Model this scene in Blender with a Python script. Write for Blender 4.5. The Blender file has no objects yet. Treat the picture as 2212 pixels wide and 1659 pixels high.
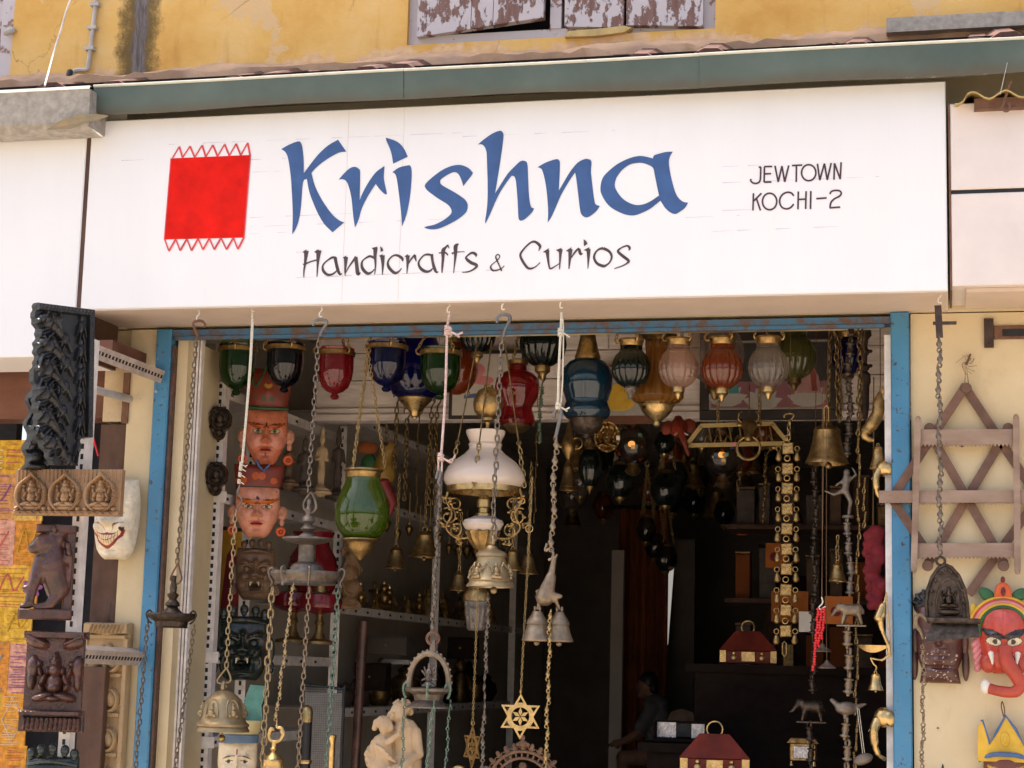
import bpy, math, random
import numpy as np
from mathutils import Vector, Matrix
from mathutils.geometry import tessellate_polygon

# ---------------------------------------------------------------- camera, sky, sun, exposure
SC = bpy.context.scene
COL = SC.collection
F, YAW, PITCH, ROLL = 3961.27, .2340, .1554, .0257      # focal length in units of a 2212 px wide picture
CAM = Vector((2.5857, -5.3703, 1.6))
_f0 = Vector((-math.sin(YAW), math.cos(YAW), 0)); _r0 = Vector((math.cos(YAW), math.sin(YAW), 0)); _u0 = Vector((0, 0, 1))
FW = _f0*math.cos(PITCH) + _u0*math.sin(PITCH); _up = _u0*math.cos(PITCH) - _f0*math.sin(PITCH)
RT = _r0*math.cos(ROLL) + _up*math.sin(ROLL); UP = _up*math.cos(ROLL) - _r0*math.sin(ROLL)
cd = bpy.data.cameras.new('camera'); cam = bpy.data.objects.new('camera', cd); COL.objects.link(cam)
cd.sensor_width = 36; cd.lens = 36*F/2212; cd.clip_end = 400; cd.clip_start = .05
cam.matrix_world = Matrix(((RT.x, UP.x, -FW.x, CAM.x), (RT.y, UP.y, -FW.y, CAM.y), (RT.z, UP.z, -FW.z, CAM.z), (0, 0, 0, 1)))
SC.camera = cam

SUN = Vector((-.40, .050, .90)).normalized()             # towards the sun: high, along the street, just behind the facade
W = bpy.data.worlds.new('World'); SC.world = W; W.use_nodes = True
_nt = W.node_tree; _bg = _nt.nodes['Background']
sky = _nt.nodes.new('ShaderNodeTexSky'); sky.sky_type = 'NISHITA'; sky.sun_disc = False
sky.sun_elevation = math.asin(SUN.z); sky.sun_rotation = math.atan2(SUN.x, SUN.y)
sky.air_density = 1.0; sky.dust_density = 5.5; sky.ozone_density = .6
_nt.links.new(sky.outputs[0], _bg.inputs[0]); _bg.inputs[1].default_value = .15
sl = bpy.data.lights.new('sun', 'SUN'); sl.energy = 5.0; sl.angle = math.radians(.53); sl.color = (1, .93, .82)
so = bpy.data.objects.new('sun', sl); COL.objects.link(so); so.rotation_euler = SUN.to_track_quat('Z', 'Y').to_euler()
SC.view_settings.view_transform = 'Standard'; SC.view_settings.look = 'None'
SC.view_settings.exposure = 1.27; SC.view_settings.gamma = 1
try:
    SC.cycles.use_denoising = True; SC.cycles.max_bounces = 6; SC.cycles.transparent_max_bounces = 16
    SC.cycles.caustics_reflective = False; SC.cycles.caustics_refractive = False
    SC.cycles.sample_clamp_indirect = 6
except Exception: pass

# ---------------------------------------------------------------- helpers
RND = random.Random(7)
ORD = 'first second third fourth fifth sixth seventh eighth ninth tenth eleventh twelfth thirteenth fourteenth fifteenth sixteenth'.split()
def ray(u, v): return FW + RT*((u-1106)/F) - UP*((v-829.5)/F)
def P(u, v, Y):
    d = ray(u, v); return CAM + d*((Y-CAM.y)/d.y)
def mpp(p): return (Vector(p)-CAM).dot(FW)/F

def lin(c):
    return tuple(((x/255)/12.92 if x/255 <= .04045 else ((x/255+.055)/1.055)**2.4) for x in c)

class MB:
    def __init__(s): s.v = []; s.f = []; s.c = None
    def add(s, vs, fs):
        n = len(s.v); s.v += [tuple(q) for q in vs]; s.f += [tuple(i+n for i in q) for q in fs]; return s
    def box(s, x0, x1, y0, y1, z0, z1):
        return s.add([(x0,y0,z0),(x1,y0,z0),(x1,y1,z0),(x0,y1,z0),(x0,y0,z1),(x1,y0,z1),(x1,y1,z1),(x0,y1,z1)],
                     [(0,3,2,1),(4,5,6,7),(0,1,5,4),(1,2,6,5),(2,3,7,6),(3,0,4,7)])
    def bbox(s, x0, x1, y0, y1, z0, z1, b):                # box with a chamfered front
        return s.add([(x0,y0+b,z0),(x1,y0+b,z0),(x1,y1,z0),(x0,y1,z0),(x0,y0+b,z1),(x1,y0+b,z1),(x1,y1,z1),(x0,y1,z1),
                      (x0+b,y0,z0+b),(x1-b,y0,z0+b),(x1-b,y0,z1-b),(x0+b,y0,z1-b)],
                     [(0,3,2,1),(4,5,6,7),(1,2,6,5),(2,3,7,6),(3,0,4,7),(8,9,10,11),(0,1,9,8),(1,5,10,9),(5,4,11,10),(4,0,8,11)])
    def beam(s, a, b, w, t, n=(0,-1,0)):                   # bar from a to b, width w, thickness t along n
        a = Vector(a); b = Vector(b); d = (b-a).normalized(); n = Vector(n); n = (n-d*n.dot(d)).normalized(); m = d.cross(n)
        vs = [q + m*(i*w/2) + n*(j*t/2) for q in (a, b) for i, j in ((-1,-1),(1,-1),(1,1),(-1,1))]
        return s.add(vs, [(0,1,2,3),(7,6,5,4),(0,4,5,1),(1,5,6,2),(2,6,7,3),(3,7,4,0)])
    def prism(s, pl, y0, y1, holes=()):                    # polygon in (x,z) extruded from y0 to y1
        loops = [list(pl)] + [list(h) for h in holes]
        allp = [q for l in loops for q in l]
        tris = tessellate_polygon([[Vector((q[0], q[1], 0)) for q in l] for l in loops])
        n = len(allp)
        vs = [(q[0], y0, q[1]) for q in allp] + [(q[0], y1, q[1]) for q in allp]
        fs = [tuple(t) for t in tris] + [tuple(i+n for i in reversed(t)) for t in tris]
        k = 0
        for l in loops:
            m = len(l)
            fs += [(k+i, k+(i+1) % m, k+(i+1) % m+n, k+i+n) for i in range(m)]; k += m
        return s.add(vs, fs)
    def sheet(s, pl, holes=(), y=0):
        loops = [list(pl)] + [list(h) for h in holes]; allp = [q for l in loops for q in l]
        return s.add([(q[0], y, q[1]) for q in allp], [tuple(t) for t in tessellate_polygon([[Vector((q[0], q[1], 0)) for q in l] for l in loops])])
    def lathe(s, pr, c=(0,0,0), seg=24, ribs=0, amp=0, sq=1, arc=None):
        vs = []; fs = []; m = len(pr)
        for j in range(seg):
            a = 2*math.pi*j/seg
            for r, z in pr:
                k = r*(1 + (amp*(abs(math.cos(ribs*a/2))-.6) if ribs and r > 0 else 0))
                vs.append((c[0]+k*math.cos(a), c[1]+k*math.sin(a)*sq, c[2]+z))
        for j in range(seg):
            for i in range(m-1):
                a, b = j*m+i, ((j+1) % seg)*m+i
                fs.append((a, b, b+1, a+1))
        return s.add(vs, fs)
    def tube(s, path, r, seg=8, closed=False, cap=True):
        path = [Vector(q) for q in path]; n = len(path)
        rr = r if isinstance(r, (list, tuple)) else [r]*n
        vs = []; up = None
        for i, q in enumerate(path):
            d = (path[(i+1) % n]-path[i-1]) if closed else (path[min(i+1, n-1)]-path[max(i-1, 0)])
            if d.length < 1e-9: d = Vector((0, 0, 1))
            d.normalize()
            if up is None: up = d.orthogonal().normalized()
            up = (up-d*up.dot(d))
            up = up.normalized() if up.length > 1e-6 else d.orthogonal().normalized()
            w = d.cross(up)
            vs += [q+(up*math.cos(2*math.pi*k/seg)+w*math.sin(2*math.pi*k/seg))*rr[i] for k in range(seg)]
        fs = []
        for i in range(n if closed else n-1):
            for k in range(seg):
                a = i*seg+k; b = i*seg+(k+1) % seg; j = ((i+1) % n)*seg
                fs.append((a, b, j+(k+1) % seg, j+k))
        if cap and not closed:
            fs += [tuple(range(seg-1, -1, -1)), tuple((n-1)*seg+k for k in range(seg))]
        return s.add(vs, fs)
    def ell(s, c, r, seg=14, rings=8, rot=None):
        r = (r, r, r) if not isinstance(r, (tuple, list)) else r
        vs = [Vector((0, 0, r[2]))]
        for i in range(1, rings):
            t = math.pi*i/rings
            vs += [Vector((r[0]*math.sin(t)*math.cos(2*math.pi*j/seg), r[1]*math.sin(t)*math.sin(2*math.pi*j/seg), r[2]*math.cos(t))) for j in range(seg)]
        vs.append(Vector((0, 0, -r[2])))
        if rot: 
            M = Matrix.Rotation(math.radians(rot[2]), 3, 'Z') @ Matrix.Rotation(math.radians(rot[1]), 3, 'Y') @ Matrix.Rotation(math.radians(rot[0]), 3, 'X')
            vs = [M @ q for q in vs]
        c = Vector(c); vs = [q+c for q in vs]; fs = []
        for j in range(seg): fs.append((0, 1+j, 1+(j+1) % seg))
        for i in range(rings-2):
            for j in range(seg):
                a = 1+i*seg+j; b = 1+i*seg+(j+1) % seg
                fs.append((a, a+seg, b+seg, b))
        L = len(vs)-1
        for j in range(seg): fs.append((L, L-seg+(j+1) % seg, L-seg+j))
        return s.add(vs, fs)
    def cap(s, a, b, ra, rb, seg=10):                       # tapered capsule
        a = Vector(a); b = Vector(b); d = b-a; L = max(d.length, 1e-6); d = d/L
        path = []; rr = []
        for t in (-90, -50, -20): path.append(a+d*ra*math.sin(math.radians(t))); rr.append(max(ra*math.cos(math.radians(t)), ra*.05))
        for t in (20, 50, 90): path.append(b+d*rb*math.sin(math.radians(t))); rr.append(max(rb*math.cos(math.radians(t)), rb*.05))
        return s.tube(path, rr, seg)
    def ring(s, c, R, r, n=(0,-1,0), seg=16, k=6, sx=1):
        n = Vector(n).normalized(); a = n.orthogonal().normalized() if abs(n.z) > .9 else Vector((0,0,1)); b = n.cross(a)
        return s.tube([Vector(c)+a*R*math.cos(2*math.pi*i/seg)+b*R*sx*math.sin(2*math.pi*i/seg) for i in range(seg)], r, k, True)
    def mesh(s, name, scale=1, off=(0,0,0)):
        me = bpy.data.meshes.new(name)
        o = off
        me.from_pydata([((q[0]-o[0])*scale, (q[1]-o[1])*scale, (q[2]-o[2])*scale) for q in s.v], [], s.f)
        return me

def finish(ob, mat, smooth=True, ang=40):
    me = ob.data; me.materials.clear(); me.materials.append(M[mat] if isinstance(mat, str) else mat)
    if smooth:
        me.polygons.foreach_set('use_smooth', [True]*len(me.polygons))
        try: me.set_sharp_from_angle(angle=math.radians(ang))
        except Exception: pass
    me.update()

def tag(o, label=None, cat=None, group=None, kind=None):
    if label: o['label'] = label
    if cat: o['category'] = cat
    if group: o['group'] = group
    if kind: o['kind'] = kind
    return o

class Th:                                                    # one thing: an Empty that parents its parts
    def __init__(s, name, label, cat, u=None, v=None, Y=None, group=None, loc=None, rotz=0, tilt=0, kind=None):
        s.L = Vector(loc) if loc is not None else P(u, v, Y)
        s.s = mpp(s.L); s.R = Matrix.Rotation(math.radians(rotz), 3, 'Z') @ Matrix.Rotation(math.radians(tilt), 3, 'Y')
        o = s.o = bpy.data.objects.new(name, None); COL.objects.link(o); o.empty_display_size = .05
        o.location = s.L; o.rotation_euler = s.R.to_euler(); tag(o, label, cat, group, kind)
    def part(s, mb, name, mat, parent=None, world=False, smooth=True, kind=None, label=None, ang=40):
        if world:
            Ri = s.R.transposed(); me = bpy.data.meshes.new(name)
            me.from_pydata([tuple(Ri @ (Vector(q)-s.L)) for q in mb.v], [], mb.f)
        else: me = mb.mesh(name, s.s)
        ob = bpy.data.objects.new(name, me); COL.objects.link(ob); ob.parent = parent or s.o
        if mb.c is not None: setcol(me, mb.c)
        finish(ob, mat, smooth, ang)
        if kind: ob['kind'] = kind
        if label: ob['label'] = label
        return ob
    def inst(s, me, name, p, rot=None, parent=None, sc=1):      # child that shares mesh data, p in world
        ob = bpy.data.objects.new(name, me); COL.objects.link(ob); ob.parent = parent or s.o
        ob.location = s.R.transposed() @ (Vector(p)-s.L)
        if rot is not None: ob.rotation_euler = rot
        if sc != 1: ob.scale = (sc, sc, sc) if not isinstance(sc, tuple) else sc
        return ob

def solo(mb, name, label, cat, mat, u=None, v=None, Y=None, group=None, loc=None, px=True, smooth=True, kind=None, rotz=0, ang=40):
    L = Vector(loc) if loc is not None else P(u, v, Y)
    if px: me = mb.mesh(name, mpp(L))
    else: me = mb.mesh(name, 1, L)
    ob = bpy.data.objects.new(name, me); COL.objects.link(ob); ob.location = L; ob.rotation_euler = (0, 0, math.radians(rotz))
    if mb.c is not None: setcol(me, mb.c)
    finish(ob, mat, smooth, ang); return tag(ob, label, cat, group, kind)

def setcol(me, cols):
    a = me.color_attributes.new('Col', 'FLOAT_COLOR', 'POINT')
    a.data.foreach_set('color', np.asarray([(c[0], c[1], c[2], 1) for c in cols], dtype=np.float32).ravel())

def remesh(ob, vox, smooth=4):
    m = ob.modifiers.new('Remesh', 'REMESH'); m.mode = 'VOXEL'; m.voxel_size = vox; m.use_smooth_shade = True
    if smooth:
        k = ob.modifiers.new('Smooth', 'SMOOTH'); k.iterations = smooth; k.factor = .5
    return ob

def arc(cx, cz, R, a0, a1, n=10, y=0, Rz=None):
    Rz = R if Rz is None else Rz
    return [(cx+R*math.cos(math.radians(a0+(a1-a0)*i/n)), y, cz+Rz*math.sin(math.radians(a0+(a1-a0)*i/n))) for i in range(n+1)]

def smoothpath(pts, n=6):
    pts = [Vector(q) for q in pts]; out = []
    for i in range(len(pts)-1):
        p0 = pts[max(i-1, 0)]; p1 = pts[i]; p2 = pts[i+1]; p3 = pts[min(i+2, len(pts)-1)]
        for k in range(n):
            t = k/n
            out.append(.5*((2*p1)+(p2-p0)*t+(2*p0-5*p1+4*p2-p3)*t*t+(3*p1-p0-3*p2+p3)*t**3))
    return out+[pts[-1]]

# ---------------------------------------------------------------- materials
M = {}
def _new(name):
    m = bpy.data.materials.new(name); m.use_nodes = True; M[name] = m
    return m, m.node_tree, m.node_tree.nodes['Principled BSDF']
def _n(nt, t, **kw):
    n = nt.nodes.new(t)
    for k, v in kw.items(): setattr(n, k, v)
    return n
def noise(nt, co, scale, detail=4, rough=.55, stretch=None):
    if stretch:
        mp = _n(nt, 'ShaderNodeMapping'); mp.inputs['Scale'].default_value = stretch; nt.links.new(co, mp.inputs[0]); co = mp.outputs[0]
    n = _n(nt, 'ShaderNodeTexNoise'); n.inputs['Scale'].default_value = scale; n.inputs['Detail'].default_value = detail; n.inputs['Roughness'].default_value = rough
    nt.links.new(co, n.inputs['Vector']); return n.outputs[0]
def ramp(nt, fac, stops):
    r = _n(nt, 'ShaderNodeValToRGB'); e = r.color_ramp.elements
    while len(e) < len(stops): e.new(.5)
    for i, (p, c) in enumerate(stops): e[i].position = p; e[i].color = (*c[:3], 1) if isinstance(c, (tuple, list)) else (c, c, c, 1)
    nt.links.new(fac, r.inputs[0]); return r.outputs[0]
def mixc(nt, fac, a, b, mode='MIX'):
    m = _n(nt, 'ShaderNodeMix', data_type='RGBA', blend_type=mode)
    for i, q in ((0, fac), (6, a), (7, b)):
        if isinstance(q, (int, float)): m.inputs[i].default_value = q
        elif isinstance(q, (tuple, list)): m.inputs[i].default_value = (*q[:3], 1)
        else: nt.links.new(q, m.inputs[i])
    return m.outputs[2]
def bump(nt, b, h, dist, strength=.6):
    n = _n(nt, 'ShaderNodeBump'); n.inputs['Strength'].default_value = strength; n.inputs['Distance'].default_value = dist
    nt.links.new(h, n.inputs['Height']); nt.links.new(n.outputs[0], b.inputs['Normal'])
def objco(nt): return _n(nt, 'ShaderNodeTexCoord').outputs['Object']
def mat(name, col, rough=.5, metal=0, var=.25, scale=14, col2=None, bmp=0, bscale=90, stretch=None, spec=.5, coat=0, lo=.35, hi=.7):
    m, nt, b = _new(name); co = objco(nt)
    f = noise(nt, co, scale, 5, .6, stretch)
    c2 = col2 if col2 else tuple(min(1, x*(1+var)) for x in col); c1 = col if col2 else tuple(x*(1-var) for x in col)
    nt.links.new(ramp(nt, f, [(lo, c1), (hi, c2)]), b.inputs['Base Color'])
    b.inputs['Metallic'].default_value = metal; b.inputs['Specular IOR Level'].default_value = spec
    r = ramp(nt, noise(nt, co, scale*2.3, 3), [(.3, max(.02, rough-.1)), (.7, min(1, rough+.12))]); nt.links.new(r, b.inputs['Roughness'])
    if coat: b.inputs['Coat Weight'].default_value = coat; b.inputs['Coat Roughness'].default_value = .15
    if bmp: bump(nt, b, noise(nt, co, bscale, 4, .6, stretch), bmp)
    return m
def vmat(name, rough=.45, bmp=.0008, bscale=120, dirt=.25, metal=0, spec=.5):
    m, nt, b = _new(name); co = objco(nt); a = _n(nt, 'ShaderNodeAttribute', attribute_name='Col')
    d = ramp(nt, noise(nt, co, 30, 6, .7), [(.3, 1-dirt), (.6, 1.0)])
    c = mixc(nt, 1.0, a.outputs[0], d, 'MULTIPLY')
    c = mixc(nt, ramp(nt, noise(nt, co, 55, 7, .72), [(.63, 0.), (.66, .75)]), c, (.10, .055, .035))
    c = mixc(nt, ramp(nt, noise(nt, co, 18, 6, .7, (1, 1, .4)), [(.52, 0.), (.75, .4)]), c, (.16, .09, .06))
    nt.links.new(c, b.inputs['Base Color'])
    b.inputs['Roughness'].default_value = rough; b.inputs['Metallic'].default_value = metal; b.inputs['Specular IOR Level'].default_value = spec
    bump(nt, b, noise(nt, co, bscale, 4), bmp); return m
def glass(name, col, body=.35, bodycol=None, rough=.06):
    m, nt, b = _new(name); out = nt.nodes['Material Output']
    t = _n(nt, 'ShaderNodeBsdfTransparent'); t.inputs[0].default_value = (*col, 1)
    bc = bodycol or col
    b.inputs['Base Color'].default_value = (*bc, 1); b.inputs['Roughness'].default_value = rough
    tr = _n(nt, 'ShaderNodeBsdfTranslucent'); tr.inputs[0].default_value = (*bc, 1)
    ms = _n(nt, 'ShaderNodeMixShader'); ms.inputs[0].default_value = .35; nt.links.new(b.outputs[0], ms.inputs[1]); nt.links.new(tr.outputs[0], ms.inputs[2])
    m1 = _n(nt, 'ShaderNodeMixShader'); m1.inputs[0].default_value = body; nt.links.new(t.outputs[0], m1.inputs[1]); nt.links.new(ms.outputs[0], m1.inputs[2])
    g = _n(nt, 'ShaderNodeBsdfGlossy'); g.inputs['Roughness'].default_value = rough; g.inputs[0].default_value = (.9, .9, .9, 1)
    lw = _n(nt, 'ShaderNodeLayerWeight'); lw.inputs[0].default_value = .5
    pw = _n(nt, 'ShaderNodeMath', operation='POWER'); nt.links.new(lw.outputs['Facing'], pw.inputs[0]); pw.inputs[1].default_value = 4.0
    fr = _n(nt, 'ShaderNodeMath', operation='MULTIPLY_ADD'); nt.links.new(pw.outputs[0], fr.inputs[0]); fr.inputs[1].default_value = .5; fr.inputs[2].default_value = .045
    m2 = _n(nt, 'ShaderNodeMixShader'); nt.links.new(fr.outputs[0], m2.inputs[0]); nt.links.new(m1.outputs[0], m2.inputs[1]); nt.links.new(g.outputs[0], m2.inputs[2])
    nt.links.new(m2.outputs[0], out.inputs[0]); return m

mat('ground', (.34, .285, .225), .9, var=.2, scale=1.5, bmp=.004, bscale=40)
mat('floor', (.36, .30, .25), .55, var=.3, scale=6)
mat('cream_dirty', (.42, .31, .18), .8, scale=9, col2=(.60, .49, .33), bmp=.0008)
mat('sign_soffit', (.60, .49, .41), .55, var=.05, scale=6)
mat('white_old', (.70, .63, .60), .5, var=.07, scale=5)
mat('white_metal', (.74, .69, .66), .45, var=.16, scale=25)
mat('white_plank', (.76, .68, .64), .6, var=.18, scale=10, stretch=(1, 1, 7), bmp=.001)
mat('grey_wall', (.60, .55, .48), .8, var=.1, scale=4)
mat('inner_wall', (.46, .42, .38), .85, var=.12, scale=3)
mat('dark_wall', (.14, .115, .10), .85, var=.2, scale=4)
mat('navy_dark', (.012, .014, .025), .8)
mat('ceiling', (.45, .41, .37), .9)
mat('blue_ink', (.034, .09, .25), .45, var=.14, scale=16)
mat('red_paint', (.66, .010, .005), .6, var=.16, scale=14, spec=.12)
mat('red_line', (.62, .05, .06), .5)
mat('dark_ink', (.06, .036, .042), .5, var=.3, scale=20)
mat('maroon_ink', (.055, .015, .03), .5, var=.2)
mat('pencil', (.52, .48, .66), .8)
mat('steel', (.20, .19, .18), .45, .8, scale=30)
mat('rust', (.10, .045, .028), .85, col2=(.19, .10, .06), scale=30, bmp=.001)
mat('iron_dark', (.05, .03, .025), .8, scale=30, var=.4, bmp=.001)
mat('black', (.008, .008, .009), .6)
mat('black_plastic', (.012, .012, .014), .4)
mat('brass', (.56, .39, .17), .33, 1, var=.25, scale=40, bmp=.0004, bscale=200)
mat('brass_dull', (.36, .235, .095), .42, 1, var=.4, scale=50, bmp=.0008, bscale=150)
mat('brass_dark', (.20, .13, .055), .42, .9, var=.5, scale=50, bmp=.0008, bscale=150)
mat('bronze', (.19, .14, .095), .5, .75, scale=35, col2=(.31, .24, .165), bmp=.0008, bscale=170)
mat('bronze_grey', (.12, .095, .075), .52, .75, scale=40, col2=(.24, .20, .165), bmp=.001, bscale=140)
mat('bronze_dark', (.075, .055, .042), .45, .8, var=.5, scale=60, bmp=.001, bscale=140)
mat('bell_bronze', (.29, .215, .115), .45, .7, scale=30, col2=(.40, .30, .17), bmp=.0006, bscale=180)
mat('verdigris', (.085, .125, .095), .65, .5, scale=90, col2=(.21, .31, .24), bmp=.001)
mat('chain_steel', (.19, .155, .12), .5, .75, scale=60, var=.4)
mat('chain_brown', (.17, .13, .09), .55, .7, scale=60, var=.4)
mat('gold_chain', (.37, .26, .115), .45, .9, scale=60, var=.4)
mat('rope_pale', (.60, .56, .46), .9, var=.2, scale=200, bmp=.001, bscale=500)
mat('rope_pink', (.60, .44, .40), .9, var=.3, scale=180, bmp=.001, bscale=500)
mat('twine', (.16, .09, .045), .95)
mat('cord_white', (.75, .73, .70), .6)
mat('ebony', (.016, .016, .018), .38, var=.5, scale=25, bmp=.0015, bscale=110, stretch=(1, 1, .35), spec=.5)
mat('brown_carved', (.075, .028, .020), .34, var=.5, scale=22, bmp=.0012, bscale=120, spec=.6)
mat('tan_wood', (.24, .135, .068), .55, scale=16, col2=(.37, .23, .12), bmp=.0012, bscale=110, stretch=(1, 1, .4))
mat('pale_wood', (.33, .22, .11), .6, scale=14, col2=(.45, .32, .175), bmp=.001, stretch=(1, 1, .3))
mat('slat_wood', (.22, .14, .10), .7, scale=20, col2=(.36, .26, .20), bmp=.0008, stretch=(.4, 1, 1))
mat('slat_wood_dark', (.11, .055, .036), .65, scale=20, col2=(.19, .10, .068), bmp=.0008)
mat('door_wood', (.060, .028, .018), .75, scale=12, col2=(.12, .06, .036), stretch=(1, 1, .2), bmp=.001)
mat('beam_wood', (.10, .035, .02), .7, scale=12, col2=(.17, .07, .04), stretch=(.2, 1, 1))
mat('dark_wood', (.014, .008, .006), .8, var=.4, scale=15, stretch=(.3, 1, 1), spec=.15)
mat('red_wood', (.17, .022, .010), .5, var=.35, scale=12, spec=.3)
mat('yellow_wood', (.44, .32, .12), .5, var=.2, scale=18)
mat('sandstone', (.46, .32, .185), .7, scale=16, col2=(.58, .43, .27), bmp=.0008)
mat('stone_dark', (.075, .055, .045), .6, var=.4, scale=22, bmp=.001)
mat('stone_brown', (.14, .075, .042), .55, var=.4, scale=22, bmp=.001)
mat('green_dark', (.014, .022, .017), .28, var=.5, scale=25, bmp=.001, spec=.6)
mat('mask_brown', (.15, .085, .05), .45, var=.4, scale=22, bmp=.0012)
mat('gutter_grey', (.27, .25, .22), .75, .2, scale=40, col2=(.42, .39, .35), bmp=.0008)
mat('lip', (.62, .64, .58), .5, var=.1, scale=20)
mat('flap', (.30, .24, .15), .7, scale=14, col2=(.16, .17, .15))
mat('tile', (.13, .045, .03), .85, scale=25, col2=(.035, .026, .026), bmp=.003, bscale=50)
mat('mortar', (.46, .30, .19), .9, scale=8, col2=(.28, .19, .135), bmp=.004, bscale=35)
mat('conduit', (.42, .40, .38), .6, var=.2)
mat('picture_frame', (.03, .022, .018), .4)
mat('paper', (.55, .51, .46), .8, var=.06)
mat('paper_grey', (.36, .34, .32), .8, var=.1, scale=60)
mat('orange_paper', (.52, .15, .025), .8, var=.2)
mat('orange_cloth', (.26, .07, .015), .9, var=.3, scale=4)
mat('light_gap', (.85, .80, .70), .9)
mat('shirt', (.10, .10, .105), .9)
mat('skin', (.20, .10, .06), .6)
mat('hair', (.006, .006, .006), .5)
mat('red_bead', (.60, .02, .025), .35, var=.15)
mat('red_felt', (.20, .012, .022), .8, var=.3, scale=30)
mat('red_glaze', (.16, .008, .014), .18, var=.25, scale=10)
mat('milk', (.62, .52, .44), .12, var=.03, scale=6, coat=.5)
mat('yellow_paint', (.55, .30, .02), .5, var=.2)
mat('puppet_yellow', (.30, .17, .025), .5, var=.3); mat('puppet_red', (.26, .03, .03), .5, var=.3); mat('crown_pale', (.52, .44, .22), .6, var=.2); mat('band_blue', (.10, .16, .24), .6, var=.25)
mat('teal_paint', (.10, .27, .22), .6, var=.25, scale=30)
mat('foil', (.50, .47, .48), .32, .8, var=.3, scale=50, bmp=.003, bscale=120)
mat('green_pt', (.02, .10, .035), .5, var=.3); mat('orange_pt', (.62, .10, .015), .45, var=.25); mat('pink_pt', (.62, .22, .24), .5, var=.2)
mat('yellow_pt', (.62, .38, .03), .45, var=.2); mat('blue_pt', (.06, .13, .30), .5, var=.25); mat('arm_paint', (.46, .38, .33), .6, var=.2, scale=25)
mat('red_pt', (.42, .055, .032), .4, var=.25)
mat('white_pt', (.74, .70, .62), .4, var=.08); mat('flesh_pt', (.50, .22, .13), .45, var=.15)
vmat('painted'); vmat('painted_gloss', .22, .0012, 60, .35)
glass('glass_green', (.08, .24, .04), .22, (.025, .11, .012)); glass('glass_purple', (.08, .04, .09), .30, (.012, .008, .016)); glass('glass_red', (.60, .05, .06), .40, (.30, .018, .026)); glass('glass_smoke', (.30, .25, .20), .25, (.05, .04, .035))
glass('glass_blue', (.04, .05, .36), .26, (.010, .012, .10)); glass('glass_teal', (.03, .16, .32), .5, (.012, .06, .10)); glass('glass_amber', (.55, .26, .04), .5, (.36, .17, .03))
glass('glass_orange', (.60, .15, .03), .5, (.30, .07, .02)); glass('glass_clear', (.80, .72, .66), .22, (.48, .42, .38)); glass('glass_pink', (.80, .60, .52), .35, (.55, .38, .31))
glass('glass_olive', (.34, .36, .10), .5, (.16, .16, .05)); glass('glass_lime', (.20, .38, .03), .45, (.12, .20, .012)); glass('glass_dark', (.05, .09, .06), .5, (.012, .02, .015)); glass('glass_pane', (.9, .9, .9), .03)
def emit(name, col, st):
    m, nt, b = _new(name); b.inputs['Emission Color'].default_value = (*col, 1); b.inputs['Emission Strength'].default_value = st; b.inputs['Base Color'].default_value = (*col, 1)
emit('glint_glow', (1, .50, .14), 2.0)  # emission standing in for flash glints on the mosaic globes

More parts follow.
